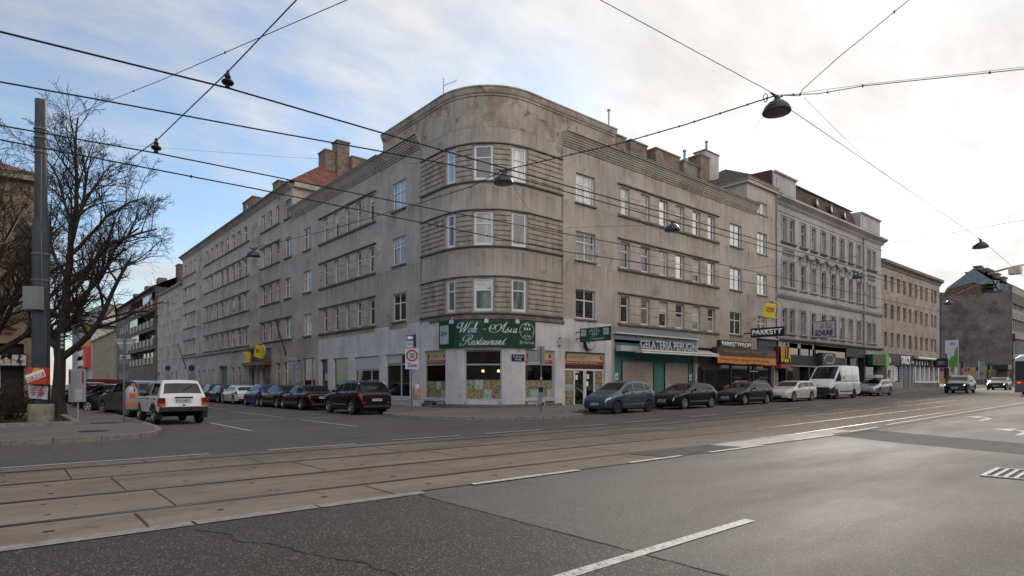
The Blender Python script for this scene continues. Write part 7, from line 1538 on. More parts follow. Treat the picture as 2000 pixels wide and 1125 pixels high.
# side street, right kerb: tails towards the viewer, heading +y
PL = 'cars parked along the right kerb of the side street'
def place_left(px_tail, C, u_side=12.85):
    lo, hi = 20, 200
    v0 = Vx(px_tail, u_side+0.0); return (u_side+C.W/2, v0+C.L/2)
cars_l = [
 (702, SUV, 'dark grey compact sport utility car parked at the street corner by the shop window', paint('graphite', (.022, .019, .017), .5, .25), dict(rails=(2.2, 3.95), side_trim=M_CHR)),
 (601, SEDAN, 'black saloon parked directly behind the dark grey utility car', paint('black_d', (.007, .006, .006), .2, .2), dict(side_trim=M_CHR)),
 (552, SEDAN, 'dark brown saloon with a pale round sticker on its tail lamp', paint('darkbrown', (.018, .014, .012), .3, .22), dict(side_trim=M_CHR)),
 (508, CITY, 'metallic blue small hatchback in the parked row of the side street', paint('blue', (.012, .07, .20), .5, .25), dict(side_trim=False)),
 (460, HATCH, 'white coupe-like hatchback parked beyond the blue one', paint('white_b', (.62, .62, .64), .0, .25), dict(side_trim=False)),
 (430, HATCH, 'black hatchback parked beyond the white one on the side street', paint('black_e', (.008, .008, .008), .1, .2), dict(side_trim=False)),
 (409, CITY, 'dark blue hatchback parked far up the side street kerb', paint('navy', (.01, .014, .035), .3, .25), dict(side_trim=False)),
]
for px, C, lab, col, kw in cars_l:
    x, y = place_left(px, C); wins = {id(SEDAN): [(1.7, 2.55), (2.63, 3.35), (3.42, 3.75)]}.get(id(C), [(1.5, 2.3), (2.38, 3.15), (3.22, 3.62)] if C is not SUV else [(1.45, 2.3), (2.38, 3.15), (3.22, 3.8)])
    car('parked_car', lab, 'car', PL, (x, y, 0), math.pi/2, C, col, wins, (3, 4, 7, 8), **kw)
for k in range(4):
    x, y = 13.75, Vx(392, 12.85)+3+k*5.6; car('parked_car', 'dark car in the distance of the side-street kerb row, %s beyond the dark blue one' % ['first', 'second', 'third', 'fourth'][k], 'car', PL, (x, y, 0), math.pi/2, WAGON, [paint('red_dark', (.16, .012, .01), .2), paint('black_f', (.01, .01, .01)), paint('silver_b', (.3, .31, .33), .6), paint('black_g', (.012, .012, .014))][k], [(1.6, 2.45), (2.53, 3.3)], (3, 4, 7, 8), side_trim=False, mirror=False)
# the white boxy off-roader in the near corner
def ex_niva(t_, C):
    L = C.L; mb = MB(); mb.box(-L/2-.10, -L/2+.05, -.80, .80, .50, .66, M_TRIM); mb.box(-L/2-.11, -L/2-.02, -.76, .76, .655, .675, M_CHR); mb.build('rear_bumper', t_, bevel=.01)
    mb = MB(); mb.box(-L/2-.03, -L/2+.0, -.30, .30, .96, 1.02, M_TRIM); mb.build('plate_lamp_bar', t_)
    for sd in (1, -1): 
        mb = MB(); mb.box(-L/2-.05, -L/2+.10, sd*.72-.11, sd*.72+.11, .69, .98, pmat('lamp_red_dark', (.16, .01, .006), .3)); mb.box(-L/2-.056, -L/2-.05, sd*.72-.10, sd*.72+.10, .70, .78, pmat('lamp_amber', (.45, .12, .05), .3)) ; mb.build('tail_light', t_)
        mb = MB(); mb.box(-L/2+.30-.02, -L/2+.32, sd*.76-.13, sd*.76+.1, .22, .52, M_TRIM); mb.build('mud_flap', t_)
        mb = MB(); [C.patch(mb, C.t_of(a-.47), C.t_of(a+.47), 1.0, 1.6, M_TRIM, sd, .02, 16, 1) for a in C.ax]; mb.build('arch_lip', t_)
        mb = MB(); C.patch(mb, C.t_of(.3), C.t_of(3.4), 4.2, 4.5, M_TRIM, sd, .010, 16, 1); mb.build('waist_trim', t_)
    t = 7.35; a = C.S(7.70, 10); b = C.S(7.35, 9.3, -1); mb = MB(); mb.tube([a+Vector((-.03, -.02, .0)), b+Vector((-.04, .0, .0))], .012, M_TRIM, 5); mb.build('wiper', t_)
    mb = MB(); mb.tube([(-L/2+.5, .3, .35), (L/2-1, .3, .35)], .04, M_UNDER, 6); mb.tube([(-L/2+.62, -.6, .345), (-L/2+.62, .6, .345)], .06, M_UNDER, 8); mb.lathe([(.001, -.13), (.13, 0), (.001, .13)], M_UNDER, 10, Fr((-L/2+.62, 0, .36), (1, 0, 0), (0, 1, 0)), axis='y'); mb.build('rear_axle', t_)
    mb = MB(); mb.box(-L/2-.04, -L/2-.005, -.05, .04, .70, .735, M_TRIM); mb.build('hatch_handle', t_)
z_n = 24.5
car('parked_off_roader', 'small white boxy off-road car standing nearest the left street corner, seen from behind', 'car', 'cars standing on the left of the side street', (5.02, z_n+1.85, 0), math.pi/2+R(3), NIVA, paint('niva_white', (.66, .67, .68), .0, .35), [(1.35, 2.15), (2.28, 3.22)], (3, 4, 7, 8), rim=M_RIM, spokes=6, plate='W 62404 F', tail_h=(.69, .70, .05), tail_w=.02, side_trim=False, plate_rear_z=.88, extras=ex_niva, grille=False, trim_low=0, black_bumper=True, rw=.19)
# angled cars on the left
AL = 'cars standing on the left of the side street'
ang = [
 (265, 33.0, SUV, 'grey brown utility car parked behind the orange-banded bin', paint('greybrown', (.10, .092, .085), .5, .3), 14, [(1.45, 2.3), (2.38, 3.15), (3.22, 3.8)]),
 (236, 37.0, CITY, 'black small car angled at the kerb beside the grey brown utility car', paint('black_h', (.01, .01, .01)), 40, [(1.3, 2.15), (2.23, 3.0)]),
 (217, 41.5, CITY, 'grey small car angled at the kerb, third from the bin', paint('grey_a', (.12, .12, .125), .5), 40, [(1.3, 2.15), (2.23, 3.0)]),
 (204, 46.0, CITY, 'dark red small car angled at the kerb between a grey and a black one', paint('wine', (.10, .014, .012), .3), 42, [(1.3, 2.15), (2.23, 3.0)]),
 (191, 50.5, HATCH, 'black hatchback angled at the kerb beside the orange one', paint('black_i', (.012, .012, .012)), 42, [(1.3, 2.15), (2.23, 3.0)]),
 (183, 55.5, HATCH, 'orange hatchback angled at the kerb among dark cars', paint('orange', (.30, .07, .02), .3), 42, [(1.3, 2.15), (2.23, 3.0)]),
 (168, 61, SUV, 'black people carrier angled at the far end of the kerb row', paint('black_j', (.012, .013, .015)), 20, [(1.45, 2.3), (2.38, 3.15), (3.22, 3.8)]),
 (182, 76, VAN, 'long dark red van parked beyond the angled cars', paint('van_red', (.13, .01, .014), .1), 60, [(.98, 1.75)]),
 (266, 60, WAGON, 'silver car whose roof shows behind the grey brown utility car', paint('silver_c', (.34, .35, .36), .5), 0, [(1.6, 2.45), (2.53, 3.3)]),
 (352, 50, SUV, 'yellow car whose roof shows above the white off-roader', paint('yellow', (.55, .40, .02), .0), 0, [(1.6, 2.45), (2.53, 3.3)]),
]
for px, v, C, lab, col, a, wins in ang:
    t_ = (px-1000)/F; Z = v/(SA-CA*t_); u = Z*(CA+SA*t_)
    if C is VAN: car('parked_van', lab, 'van', AL, (u, v, -.5), math.pi/2+R(a), C, col, wins, (3, 5, 7, None), side_trim=False)
    else: car('parked_car', lab, 'car', AL, (u, v, 0), math.pi/2+R(a), C, col, wins, (3, 4, 7, 8), side_trim=False)
# tram at the right edge --------------------------------------------------------
TM = empty('tram', (61, 9.35, gz(61)), 0, 'red and white tram seen from behind at the right edge of the street', 'tram'); M_TRED = pmat('tram_red', (.16, .012, .012), .3, coat=.5); M_TW = pmat('tram_white', (.62, .60, .58), .3, coat=.5)
def tsec(z, y, x): return None
mb = MB(); rows = []
for x, k in ((0, .0), (.25, 1), (28, 1)):
    q = .10 if k == 0 else 0; rows.append([Vector((x, y*(1-q*.3), z)) for y, z in ((-1.15, .30), (-1.2, .5), (-1.2, 1.25), (1.2, 1.25), (1.2, .5), (1.15, .30))])
mb.grid(rows, M_TRED, close=True); mb.face(rows[0], M_TRED); mb.build('lower_body', TM)
mb = MB(); mb.box(.04, 28, -1.17, 1.17, 1.252, 2.75, pmat('tram_glass', (.012, .014, .016), .35)); mb.build('window_band', TM)
mb = MB(); rows = []
for x, k in ((-.02, 0), (.5, .2), (28, .2)): rows.append([Vector((x, y, z+k*.5)) for y, z in ((-1.2, 2.74), (-1.18, 2.95), (-.9, 3.1+k*.4), (.9, 3.1+k*.4), (1.18, 2.95), (1.2, 2.74))])
mb.grid(rows, M_TW, close=True); mb.face(rows[0], M_TW); mb.build('roof', TM)
mb = MB(); mb.box(-.02, .3, -1.19, 1.19, .28, .78, pmat('tram_grey', (.10, .10, .11), .4)); mb.build('rear_bumper', TM, bevel=.04)
for y in (.92, -.92): mb = MB(); mb.box(-.02, .0, y-.11, y+.11, 1.0, 1.1, pmat('tram_lamp', (.5, .01, .005), .3, emis=(1, .05, .02), estr=1.2)); mb.build('tail_light', TM)
mb = MB(); mb.tube([(-.1, 1.22, 1.6), (-.1, 1.25, 1.3)], .03, M_GALV); mb.box(.02, .038, -.5, .5, 2.35, 2.65, M_BLACK); mb.build('handrail', TM)
mb = MB(); [mb.box(1+k*2.2, 1.9+k*2.2, -.9, .9, .1, .32, M_UNDER) for k in range(12)]; mb.build('bogies', TM)

# ------------------------------------------------------------------ trees, shrubs
M_BARK = nmat('bark', [(.3, (.018, .014, .012)), (.7, (.055, .042, .035))], scale=6, rough=.95, stretch=(1, 1, .3), bump=.8, bscale=20)
def bare_tree(name, label, loc, H, seed, lean, spread, group, mains, twigs=1.0, maxd=5):
    r = random.Random(seed); t_ = empty(name, loc, 0, label, 'tree', group); tr = MB(); cr = MB()
    cnt = [0]
    def branch(p, d, L, rad, depth, mb, droop):
        n = 7 if depth < 2 else 5; pts = [p.copy()]; rs = [rad]; q = p.copy(); dd = d.copy()
        for i in range(n):
            w = Vector((r.uniform(-1, 1), r.uniform(-1, 1), r.uniform(-1, 1)))*(.16 if depth < 3 else .24)
            grav = Vector((0, 0, 1))*(.10 if i < n*.55 else -.14*droop) if depth else Vector((0, 0, .0))
            dd = (dd+w+grav).normalized(); q = q+dd*L/n; pts.append(q.copy()); rs.append(max(.0065, rad*(1-.70*(i+1)/n)))
        mb.tube(pts, rs, M_BARK, 7 if depth < 2 else (5 if depth < 3 else 3), cap=False); cnt[0] += 1
        if depth >= maxd: return
        k = [0, 9, 9, 9, 5, 0][depth] if depth < 6 else 0
        k = int(k*twigs) if depth > 1 else k
        for j in range(k):
            f = .28+.72*(j+r.random()*.6)/k; i = min(int(f*n), n-1); b = pts[i].lerp(pts[i+1], f*n-i); ax = (pts[i+1]-pts[i]).normalized()
            side = ax.orthogonal().normalized(); side.rotate(Matrix.Rotation(r.uniform(0, 6.28), 3, ax)) if False else None
            a = r.uniform(0, 6.28); s1 = ax.orthogonal().normalized(); s2 = ax.cross(s1); sd_ = s1*math.cos(a)+s2*math.sin(a)
            nd = (ax*r.uniform(.55, .95)+sd_*r.uniform(.6, 1.0)).normalized()
            branch(b, nd, L*r.uniform(.36, .62)*(1.05-.35*f), max(.008, rs[i]*.58), depth+1, mb, droop)
    # trunk
    base = Vector((0, 0, -.1)); pts = [base]; n = 10; q = base.copy()
    for i in range(n): f = (i+1)/n; q = Vector((lean[0]*f*f*H*.62, lean[1]*f*f*H*.62, H*.62*f))+Vector((r.uniform(-.08, .08), r.uniform(-.08, .08), 0)); pts.append(q.copy())
    rs = [spread[0]*(1-.62*i/n)+(.12 if i == 0 else 0) for i in range(n+1)]; tr.tube(pts, rs, M_BARK, 10, cap=False); tr.build('trunk', t_, True)
    for (f, dx, dy, dz, L, rd_) in mains:
        i = f*n; k = min(int(i), n-1); b = pts[k].lerp(pts[k+1], i-k); branch(b, Vector((dx, dy, dz)).normalized(), L, rd_, 1, cr, 1.0)
    branch(pts[-1], Vector((lean[0], lean[1], 1)).normalized(), H*.36, rs[-1], 1, cr, .6)
    cr.build('crown', t_); return t_
# picture-plane right = (SA, -CA); towards the viewer = (-CA, -SA)
def pl(r_, up, f_=0): return (SA*r_+CA*f_, -CA*r_+SA*f_, up)
mains = []
for (f, r_, up, fw_, L, rad) in ((.30, 1.0, .62, .0, 5.2, .15), (.34, -.8, .6, .3, 4.2, .10), (.42, .95, .8, -.35, 4.8, .12), (.50, -.75, .75, -.5, 4.0, .09), (.55, .85, .85, .4, 4.6, .11), (.62, .3, .8, .8, 3.6, .08), (.68, .9, .75, -.1, 4.4, .10), (.72, -.7, .9, .2, 3.6, .08), (.78, .65, 1, -.5, 3.8, .08), (.84, .8, .9, .2, 3.8, .08), (.88, -.5, 1, .4, 3.4, .07), (.93, .5, 1.1, 0, 3.8, .08), (.98, -.25, 1.2, -.3, 3.4, .07), (.38, .2, .7, -.9, 3.6, .08), (.97, .35, 1.2, .4, 3.4, .07)):
    x, y, z = pl(r_, up, fw_); mains.append((f, x, y, z, L, rad))
tl = at(112, 800, 24.6); bare_tree('bare_tree', 'large leafless tree with spreading drooping branches behind the grey mast', (tl.x, tl.y, .15), 12.6, 5, pl(.10, 0)[:2], (.25,), 'bare trees on the left', mains, .82, 4)
m2 = [(f, -x if i % 2 else x, y, z, L*.95, rd_) for i, (f, x, y, z, L, rd_) in enumerate(mains)]
for px, Z, sd_, lab, h in ((-20, 27, 9, 'leafless tree at the left edge in front of the tan building', 13.0), (66, 33, 12, 'leafless tree between the tan building and the grey mast', 12.0)):
    c = at(px, 800, Z); bare_tree('bare_tree', lab, (c.x, c.y, .15), h, sd_, (0, 0), (.2,), 'bare trees on the left', m2, .75, 4)
M_TWIG = pmat('hedge_twig', (.035, .022, .016), .95); M_LEAFB = nmat('hedge_leaf', [(.3, (.025, .02, .012)), (.7, (.06, .035, .025))], scale=8, rough=.9)
def shrub(label, u, v, w, h, seed, leaf=M_LEAFB, n=5200):
    r = random.Random(seed); t_ = empty('shrub', (u, v, .17), 0, label, 'shrub', 'shrubs in the planting bed'); mb = MB()
    for k in range(46):
        a = r.uniform(0, 6.28); q = r.random()**.6*w*.42; p = Vector((.35*q*math.cos(a), .35*q*math.sin(a), 0)); pts = [p]
        for i in range(4): p = p+Vector((math.cos(a)*q*.22, math.sin(a)*q*.22, h*.24*r.uniform(.8, 1.1)))+Vector((r.uniform(-.06, .06), r.uniform(-.06, .06), 0)); pts.append(p)
        mb.tube(pts, [.014, .011, .008, .006, .004], M_TWIG, 3, cap=False)
    mb.build('stems', t_); mb = MB()
    for k in range(n):
        a = r.uniform(0, 6.28); q = math.sqrt(r.random())*w/2*(.85+.2*math.sin(a*3+seed)); z = h*(.22+.78*r.random()**.8)
        if z > h*(.8+.2*math.sin(a*2+seed)): continue
        c = Vector((q*math.cos(a), q*math.sin(a), z)); s_ = r.uniform(.018, .04); e1 = Vector((r.uniform(-1, 1), r.uniform(-1, 1), r.uniform(-1, 1))).normalized(); e2 = e1.orthogonal().normalized()
        mb.face([c-e1*s_, c+e2*s_*.6, c+e1*s_, c-e2*s_*.6], leaf)
    mb.build('foliage', t_)
for i, (u, v, w, h) in enumerate(((-.35, 26.4, 2.0, 1.5), (-1.9, 27.4, 2.1, 1.55), (.35, 28.6, 1.5, 1.1), (-3.6, 26.5, 2.0, 1.5))):
    shrub(['dark leafless shrub in the bed just left of the concrete mast foot', 'dark bushy shrub at the left edge of the photo', 'low dark shrub behind the mast foot', 'dark shrub at the outer left end of the hedge'][i], u, v, w, h, 20+i)
g = MB(); r = random.Random(4)
for k in range(2600):
    u = r.uniform(-9, 1.8); v = r.uniform(24.85, 31); s_ = r.uniform(.03, .07); a = r.uniform(0, 3.1); z = .175+r.uniform(0, .03); c = Vector((u, v, z)); e = Vector((math.cos(a), math.sin(a), r.uniform(-.3, .3)))*s_; f = Vector((-math.sin(a), math.cos(a), r.uniform(-.3, .3)))*s_*.6
    g.face([c-e, c+f, c+e, c-f], r.choice([pmat('leaf_litter', (.11, .05, .02), .9), pmat('leaf_litter_b', (.06, .035, .02), .9), pmat('grass_tuft', (.03, .055, .012), .9)]))
for k in range(1500):
    u = r.uniform(-6, 1.8); v = r.uniform(24.85, 29); c = Vector((u, v, .17)); h = r.uniform(.05, .16); dx = r.uniform(-.04, .04); g.face([c, c+Vector((.012, 0, 0)), c+Vector((dx, dx*.5, h))], MATS['grass_tuft'])
tag(g.build('leaf_litter'), 'fallen leaves and sparse grass on the soil of the planting bed', 'ground cover', kind='stuff')

# ------------------------------------------------------------------ street furniture
def upost(t_, u, v, z0, z1, r=.03, mat=None, name='post'): mb = MB(); mb.lathe([(r, z0), (r, z1), (.0001, z1+.005)], mat or M_GALV, 10, Fr((u, v, 0), (1, 0, 0), (0, 1, 0))); return put(mb, name, t_, 40)
M_POLE = nmat('mast_grey', [(.3, (.030, .034, .040)), (.7, (.055, .060, .068))], scale=2, rough=.5)
M_BACKG = pmat('clamp_grey', (.10, .10, .11), .5); p = at(80, 834, 1742/84); t = W('tram_mast', 'tall grey steel mast with a box and posters, standing in a round concrete foot', (p.x, p.y, .1), 'mast')
mu, mv = p.x, p.y
f0 = Fr((mu, mv, 0), (1, 0, 0), (0, 1, 0)); mb = MB(); mb.lathe([(.365, .1), (.37, .75), (.35, .79), (.0001, .79)], nmat('concrete_foot', [(.3, (.17, .15, .11)), (.7, (.34, .31, .25))], scale=3, rough=.9, patch=[(4, .58, .64, (.12, .12, .06), .5)], bump=.4), 26, f0); put(mb, 'concrete_foot', t, 40)
mb = MB(); mb.lathe([(.255, .79), (.25, 6.0), (.235, 6.9), (.185, 7.25), (.175, 9.6), (.17, 11.2), (.165, 11.25)], M_POLE, 20, f0); [mb.lathe([(r_, z), (r_+.02, z+.01), (r_+.02, z+.06), (r_, z+.07)], MATS['cabinet_grey'] if 'cabinet_grey' in MATS else M_BACKG, 20, f0) for r_, z in ((.185, 9.9), (.19, 9.4), (.255, 5.0), (.255, 5.9), (.19, 10.2))]; put(mb, 'shaft', t, 50)
ex_ = Vector((SA, -CA, 0)); ey_ = Vector((-CA, -SA, 0)); fm = Fr((mu, mv, 0), ex_, ey_)
mb = MB(); mb.box(-.28, .26, .2, .44, 4.0, 4.78, nmat('cabinet_grey', [(.3, (.17, .175, .165)), (.7, (.21, .215, .2))], scale=2, rough=.6), fm); mb.box(-.26, .24, .44, .446, 4.03, 4.75, MATS['cabinet_grey'], fm); put(mb, 'switch_box', t, 0)
mb = MB(); mb.tube([fm.p(.2, .2, 4.8), fm.p(.19, .22, 6.0), fm.p(.13, .16, 6.9), fm.p(.12, .13, 9.6)], .018, M_BACKG, 6); mb.tube([fm.p(-.05, .24, 4.8), fm.p(.1, .22, 5.4), fm.p(.05, .2, 6.5), fm.p(-.05, .16, 8.5), fm.p(.02, .14, 9.9)], .014, M_DARK, 5); mb.tube([fm.p(-1.9, .1, 7.0), fm.p(-1.5, .1, 6.25), fm.p(-1.1, .15, 6.3), fm.p(-.6, .15, 7.2), fm.p(-.1, .2, 7.6)], .012, M_GALV, 5); mb.tube([fm.p(.27, .0, .8), fm.p(.27, 0, 3.9)], .03, M_TRIM, 6); put(mb, 'cable', t)
t2 = W('newspaper_box', 'red newspaper dispenser with a white slanted title strip hung on the grey mast', tuple(fm.p(.2, .3, 2.3)), 'newspaper box')
mb = MB(); mb.box(-.13, .5, .26, .40, 1.47, 2.03, pmat('box_red', (.45, .02, .01), .4), fm); put(mb, 'case', t2)
mb = MB(); f2 = Fr(fm.p(.18, .405, 1.98), ex_, ey_); n = 16; mb.face([f2.p(.17*math.cos(math.pi*k/n), 0, .0+.17*math.sin(math.pi*k/n)-.12) for k in range(n+1)], pmat('disc_yellow', (.55, .33, .02), .5)); put(mb, 'sun_disc', t2)
a_r = R(20); f2 = Fr(fm.p(-.13, .41, 1.52), ex_*math.cos(a_r)+Vector((0, 0, math.sin(a_r))), ey_, -ex_*math.sin(a_r)+Vector((0, 0, math.cos(a_r)))); mb = MB(); mb.box(0, .66, 0, .008, 0, .26, M_WTXT, f2); mb.box(.03, .63, .009, .012, .03, .16, MATS['box_red'], f2); put(mb, 'title_strip', t2); text('KURIER', Fr(f2.p(.06, .014, .045), f2.ex, f2.ey, f2.ez), .54, .10, M_WTXT, parent=t2, thick=.003, bold=.03)
t3 = W('paper_pouch', 'white printed paper in a clear pouch under the red newspaper box', tuple(fm.p(.1, .3, 1.7)), 'paper'); mb = MB(); rows = [[fm.p(-.19+.66*i/8, .30+.02*math.sin(i*1.3+j), 1.44-.44*j/5-.05*(i/8)) for i in range(9)] for j in range(6)]; mb.grid(rows, nmat('paper_print', [(.4, (.42, .42, .45)), (.55, (.5, .5, .52)), (.62, (.35, .10, .10))], scale=6)); put(mb, 'sheet', t3); mb = MB(); [mb.box(-.1, .38, .335, .338, z, z+.02, M_RDT, fm) for z in (1.34, 1.26, 1.18)]; put(mb, 'print_lines', t3)
t4 = W('newspaper_bag', 'second hanging newspaper bag with red vertical lettering behind the thin pole', tuple(fm.p(.9, -.6, 2)), 'newspaper box'); mb = MB(); mb.box(.62, 1.20, -.5, -.44, .85, 2.0, pmat('bag_clear', (.30, .30, .33), .4), fm); put(mb, 'bag', t4); mb = MB(); mb.box(.64, .70, -.438, -.43, 1.5, 1.95, M_RDT, fm); mb.box(1.1, 1.16, -.438, -.43, 1.5, 1.95, M_RDT, fm); mb.box(.85, 1.1, -.438, -.43, .9, 1.3, M_PANEL, fm); mb.tube([fm.p(.9, -.52, .17), fm.p(.9, -.52, 1.95)], .02, M_GALV); put(mb, 'front_card', t4)
# thin stop pole with a small sign on top
p = at(111, 826, 1742/75); t = W('stop_pole', 'thin dark pole with a narrow dark stop sign at its top beside the tree', (p.x, p.y, .15), 'pole'); tp = at(120, 650, 1742/75); mb = MB(); mb.tube([(p.x, p.y, .15), (tp.x-.03, tp.y, tp.z)], .035, M_TRIM, 8); put(mb, 'post', t); fs = Fr((tp.x, tp.y, 0), ex_, ey_); mb = MB(); mb.box(-.05, .12, -.03, .03, tp.z-.66, tp.z+.04, M_SHF, fs); put(mb, 'sign_plate', t); mb = MB(); [mb.box(-.03, .10, .031, .034, tp.z-.6+k*.16, tp.z-.52+k*.16, M_PANEL, fs) for k in range(4)]; put(mb, 'lettering', t)
# yield sign seen from behind with the bin
p = at(242, 832, 1742/82); t = W('yield_sign', 'give-way sign seen from behind on a grey post at the left corner', (p.x, p.y, .13), 'sign'); Zp = 1742/82; yz = lambda y: EYE+(HY-y)/F*Zp
upost(t, p.x, p.y, .13, yz(659), .032, pmat('post_grey', (.13, .135, .14), .5)); fs = Fr((p.x, p.y, 0), ex_, ey_); M_BACK = pmat('sign_back', (.26, .27, .28), .5, .3)
mb = MB(); mb.prism([(-.33, yz(661)), (.40, yz(661)), (.43, yz(664)), (.06, yz(690)), (-.0, yz(690)), (-.36, yz(664))], -.06, -.04, M_BACK, fs); mb.box(-.25, .3, -.04, -.03, yz(671), yz(669), M_GALV, fs); put(mb, 'triangle', t)
mb = MB(); mb.box(-.17, .19, -.06, -.04, yz(701), yz(693), M_PANEL, fs); mb.box(-.1, .1, .036, .04, yz(699), yz(697), M_TRIM, fs); put(mb, 'arrow_plate', t)
M_BIN = nmat('bin_silver', [(.3, (.30, .30, .32)), (.7, (.38, .38, .40))], scale=2, rough=.4, metal=.3); M_BOR = pmat('bin_orange', (.60, .12, .01), .4)
def bin_(label, c, zb_, s=1.0):
    t = W('litter_bin', label, (c.x, c.y, zb_), 'bin', 'litter bins on sign posts'); f0 = Fr((c.x, c.y, zb_), ex_, ey_); mb = MB()
    mb.lathe([(.20*s, 0), (.215*s, .03), (.215*s, .60*s), (.20*s, .70*s), (.16*s, .80*s), (.07*s, .87*s), (.0001, .88*s)], M_BIN, 24, f0); put(mb, 'body', t, 50)
    mb = MB(); mb.lathe([(.2155*s, .14*s), (.22*s, .14*s), (.22*s, .25*s), (.2155*s, .25*s)], M_BOR, 24, f0, cap=False); put(mb, 'orange_band', t)
    mb = MB(); a0 = R(300); n = 6; rows = [[f0.p(.221*s*math.sin(a0+R(60)*i/n+R(30)), .221*s*math.cos(a0+R(60)*i/n+R(30)), z*s) for i in range(n+1)] for z in (.42, .60)]
    rows = [[f0.p(.221*s*math.sin(R(15)+R(55)*i/n), .221*s*math.cos(R(15)+R(55)*i/n), z*s) for i in range(n+1)] for z in (.42, .58)]; mb.grid(rows, M_BOR); put(mb, 'sticker', t)
    mb = MB(); c_ = f0.p(.12*s, .10*s, .71*s); mb.lathe([(.0001, -.01), (.075*s, -.01), (.08*s, .0), (.075*s, .02), (.0001, .025)], M_BLACK, 12, Fr(c_, ex_, (ex_*.6+ey_*.55+Vector((0, 0, .55))).normalized(), (Vector((0, 0, 1))-(ex_*.6+ey_*.55)*.6).normalized()), axis='y'); put(mb, 'opening', t)
    mb = MB(); mb.box(.02*s, .12*s, -.02, .05, .84*s, .96*s, M_BOR, f0); put(mb, 'ashtray', t)
    return t
c = at(257, 800, Zp-.1); bin_('silver bin with orange bands on the give-way post near the white off-roader', c, yz(799), .95)
p = at(804, 808, 1742/58); Zp2 = 1742/58; y2 = lambda y: EYE+(HY-y)/F*Zp2; t = W('speed_zone_sign', 'white sign with a red ring reading 30 Zone on a thin post', (p.x, p.y, .13), 'sign'); upost(t, p.x, p.y, .13, y2(650), .035, MATS['post_grey'])
fs = Fr((p.x, p.y, 0), ex_, ey_); mb = MB(); wz = 13.0/F*Zp2; mb.box(-wz*.95, wz*1.05, .04, .055, y2(721), y2(680), pmat('sign_face', (.50, .50, .52), .5), fs); put(mb, 'panel', t)
cz = y2(694.5); mb = MB(); f1 = Fr(fs.p(.03, .056, cz), ex_, ey_); mb.lathe([(.215, 0), (.295, 0), (.295, .006), (.215, .006)], pmat('ring_red', (.36, .01, .012), .4), 30, f1, axis='y', cap=False); put(mb, 'red_ring', t)
text('30', Fr(f1.p(-.12, .004, -.13), f1.ex, f1.ey), .25, .26, M_BLACK, parent=t, thick=.004, bold=.02); text('Zone', Fr(f1.p(-.23, .0, -.58), f1.ex, f1.ey), .46, .21, M_BLACK, parent=t, thick=.004, bold=.02)
t = W('parking_sign_box', 'small box with a blue arrow panel on top of the speed zone post', (p.x, p.y, y2(679)), 'sign'); mb = MB(); mb.box(-.22, .10, .0, .12, y2(678.5), y2(653), M_PANEL, fs); mb.box(.10, .22, -.02, .1, y2(678.5), y2(653), M_BLACK, fs); mb.box(-.215, .095, .121, .126, y2(666), y2(654), pmat('blue_panel', (.02, .08, .30), .5), fs); put(mb, 'box', t)
mb = MB(); mb.prism([(-.19, y2(660)), (-.12, y2(656)), (-.12, y2(657.5)), (.06, y2(657.5)), (.06, y2(662.5)), (-.12, y2(662.5)), (-.12, y2(664))], .127, .13, M_WTXT, fs); put(mb, 'arrow', t); text('WIRTSH', Fr(fs.p(-.18, .126, y2(674)), ex_, ey_), .26, .1, M_BLACK, parent=t, thick=.003)
c = at(814.5, 770, Zp2-.2); bin_('silver bin with one orange band below the speed zone sign', c, y2(780.5), .93)
p = at(1057, 811, 1742/61); Zp3 = 1742/61; y3 = lambda y: EYE+(HY-y)/F*Zp3; t = W('sign_post', 'thin post with two grey sign backs and a red-white band before the restaurant', (p.x, p.y, .13), 'sign'); upost(t, p.x, p.y, .13, y3(676), .033, MATS['post_grey']); fs = Fr((p.x, p.y, 0), ex_, ey_)
mb = MB(); mb.box(-.20, .16, -.06, -.04, y3(711), y3(676), M_BACK, fs); mb.box(-.62, -.26, -.1, -.06, y3(711), y3(686), M_BACK, fs); mb.box(-.62, .0, -.06, -.03, y3(710), y3(707), M_GALV, fs); put(mb, 'sign_back', t)
mb = MB(); f1 = Fr((p.x, p.y, 0), (1, 0, 0), (0, 1, 0)); mb.lathe([(.036, y3(744)), (.036, y3(741))], MATS['ring_red'], 10, f1); mb.lathe([(.0362, y3(741)), (.0362, y3(737))], M_WTXT, 10, f1); mb.lathe([(.036, y3(737)), (.036, y3(734))], MATS['ring_red'], 10, f1); put(mb, 'reflective_band', t)
t = W('newspaper_stand', 'pale blue newspaper pocket and grey bag strapped to the sign post', (p.x, p.y, y3(790)), 'newspaper box'); mb = MB(); mb.box(-.15, .12, .04, .22, y3(772), y3(753), pmat('pocket_blue', (.16, .25, .30), .5), fs); mb.box(-.13, .08, .221, .23, y3(766), y3(756), M_SHF, fs); mb.box(-.17, .0, .04, .2, y3(790), y3(772.5), M_BACK, fs); mb.box(.02, .2, .04, .14, y3(785), y3(775), M_GALV, fs); put(mb, 'pocket', t, 0)
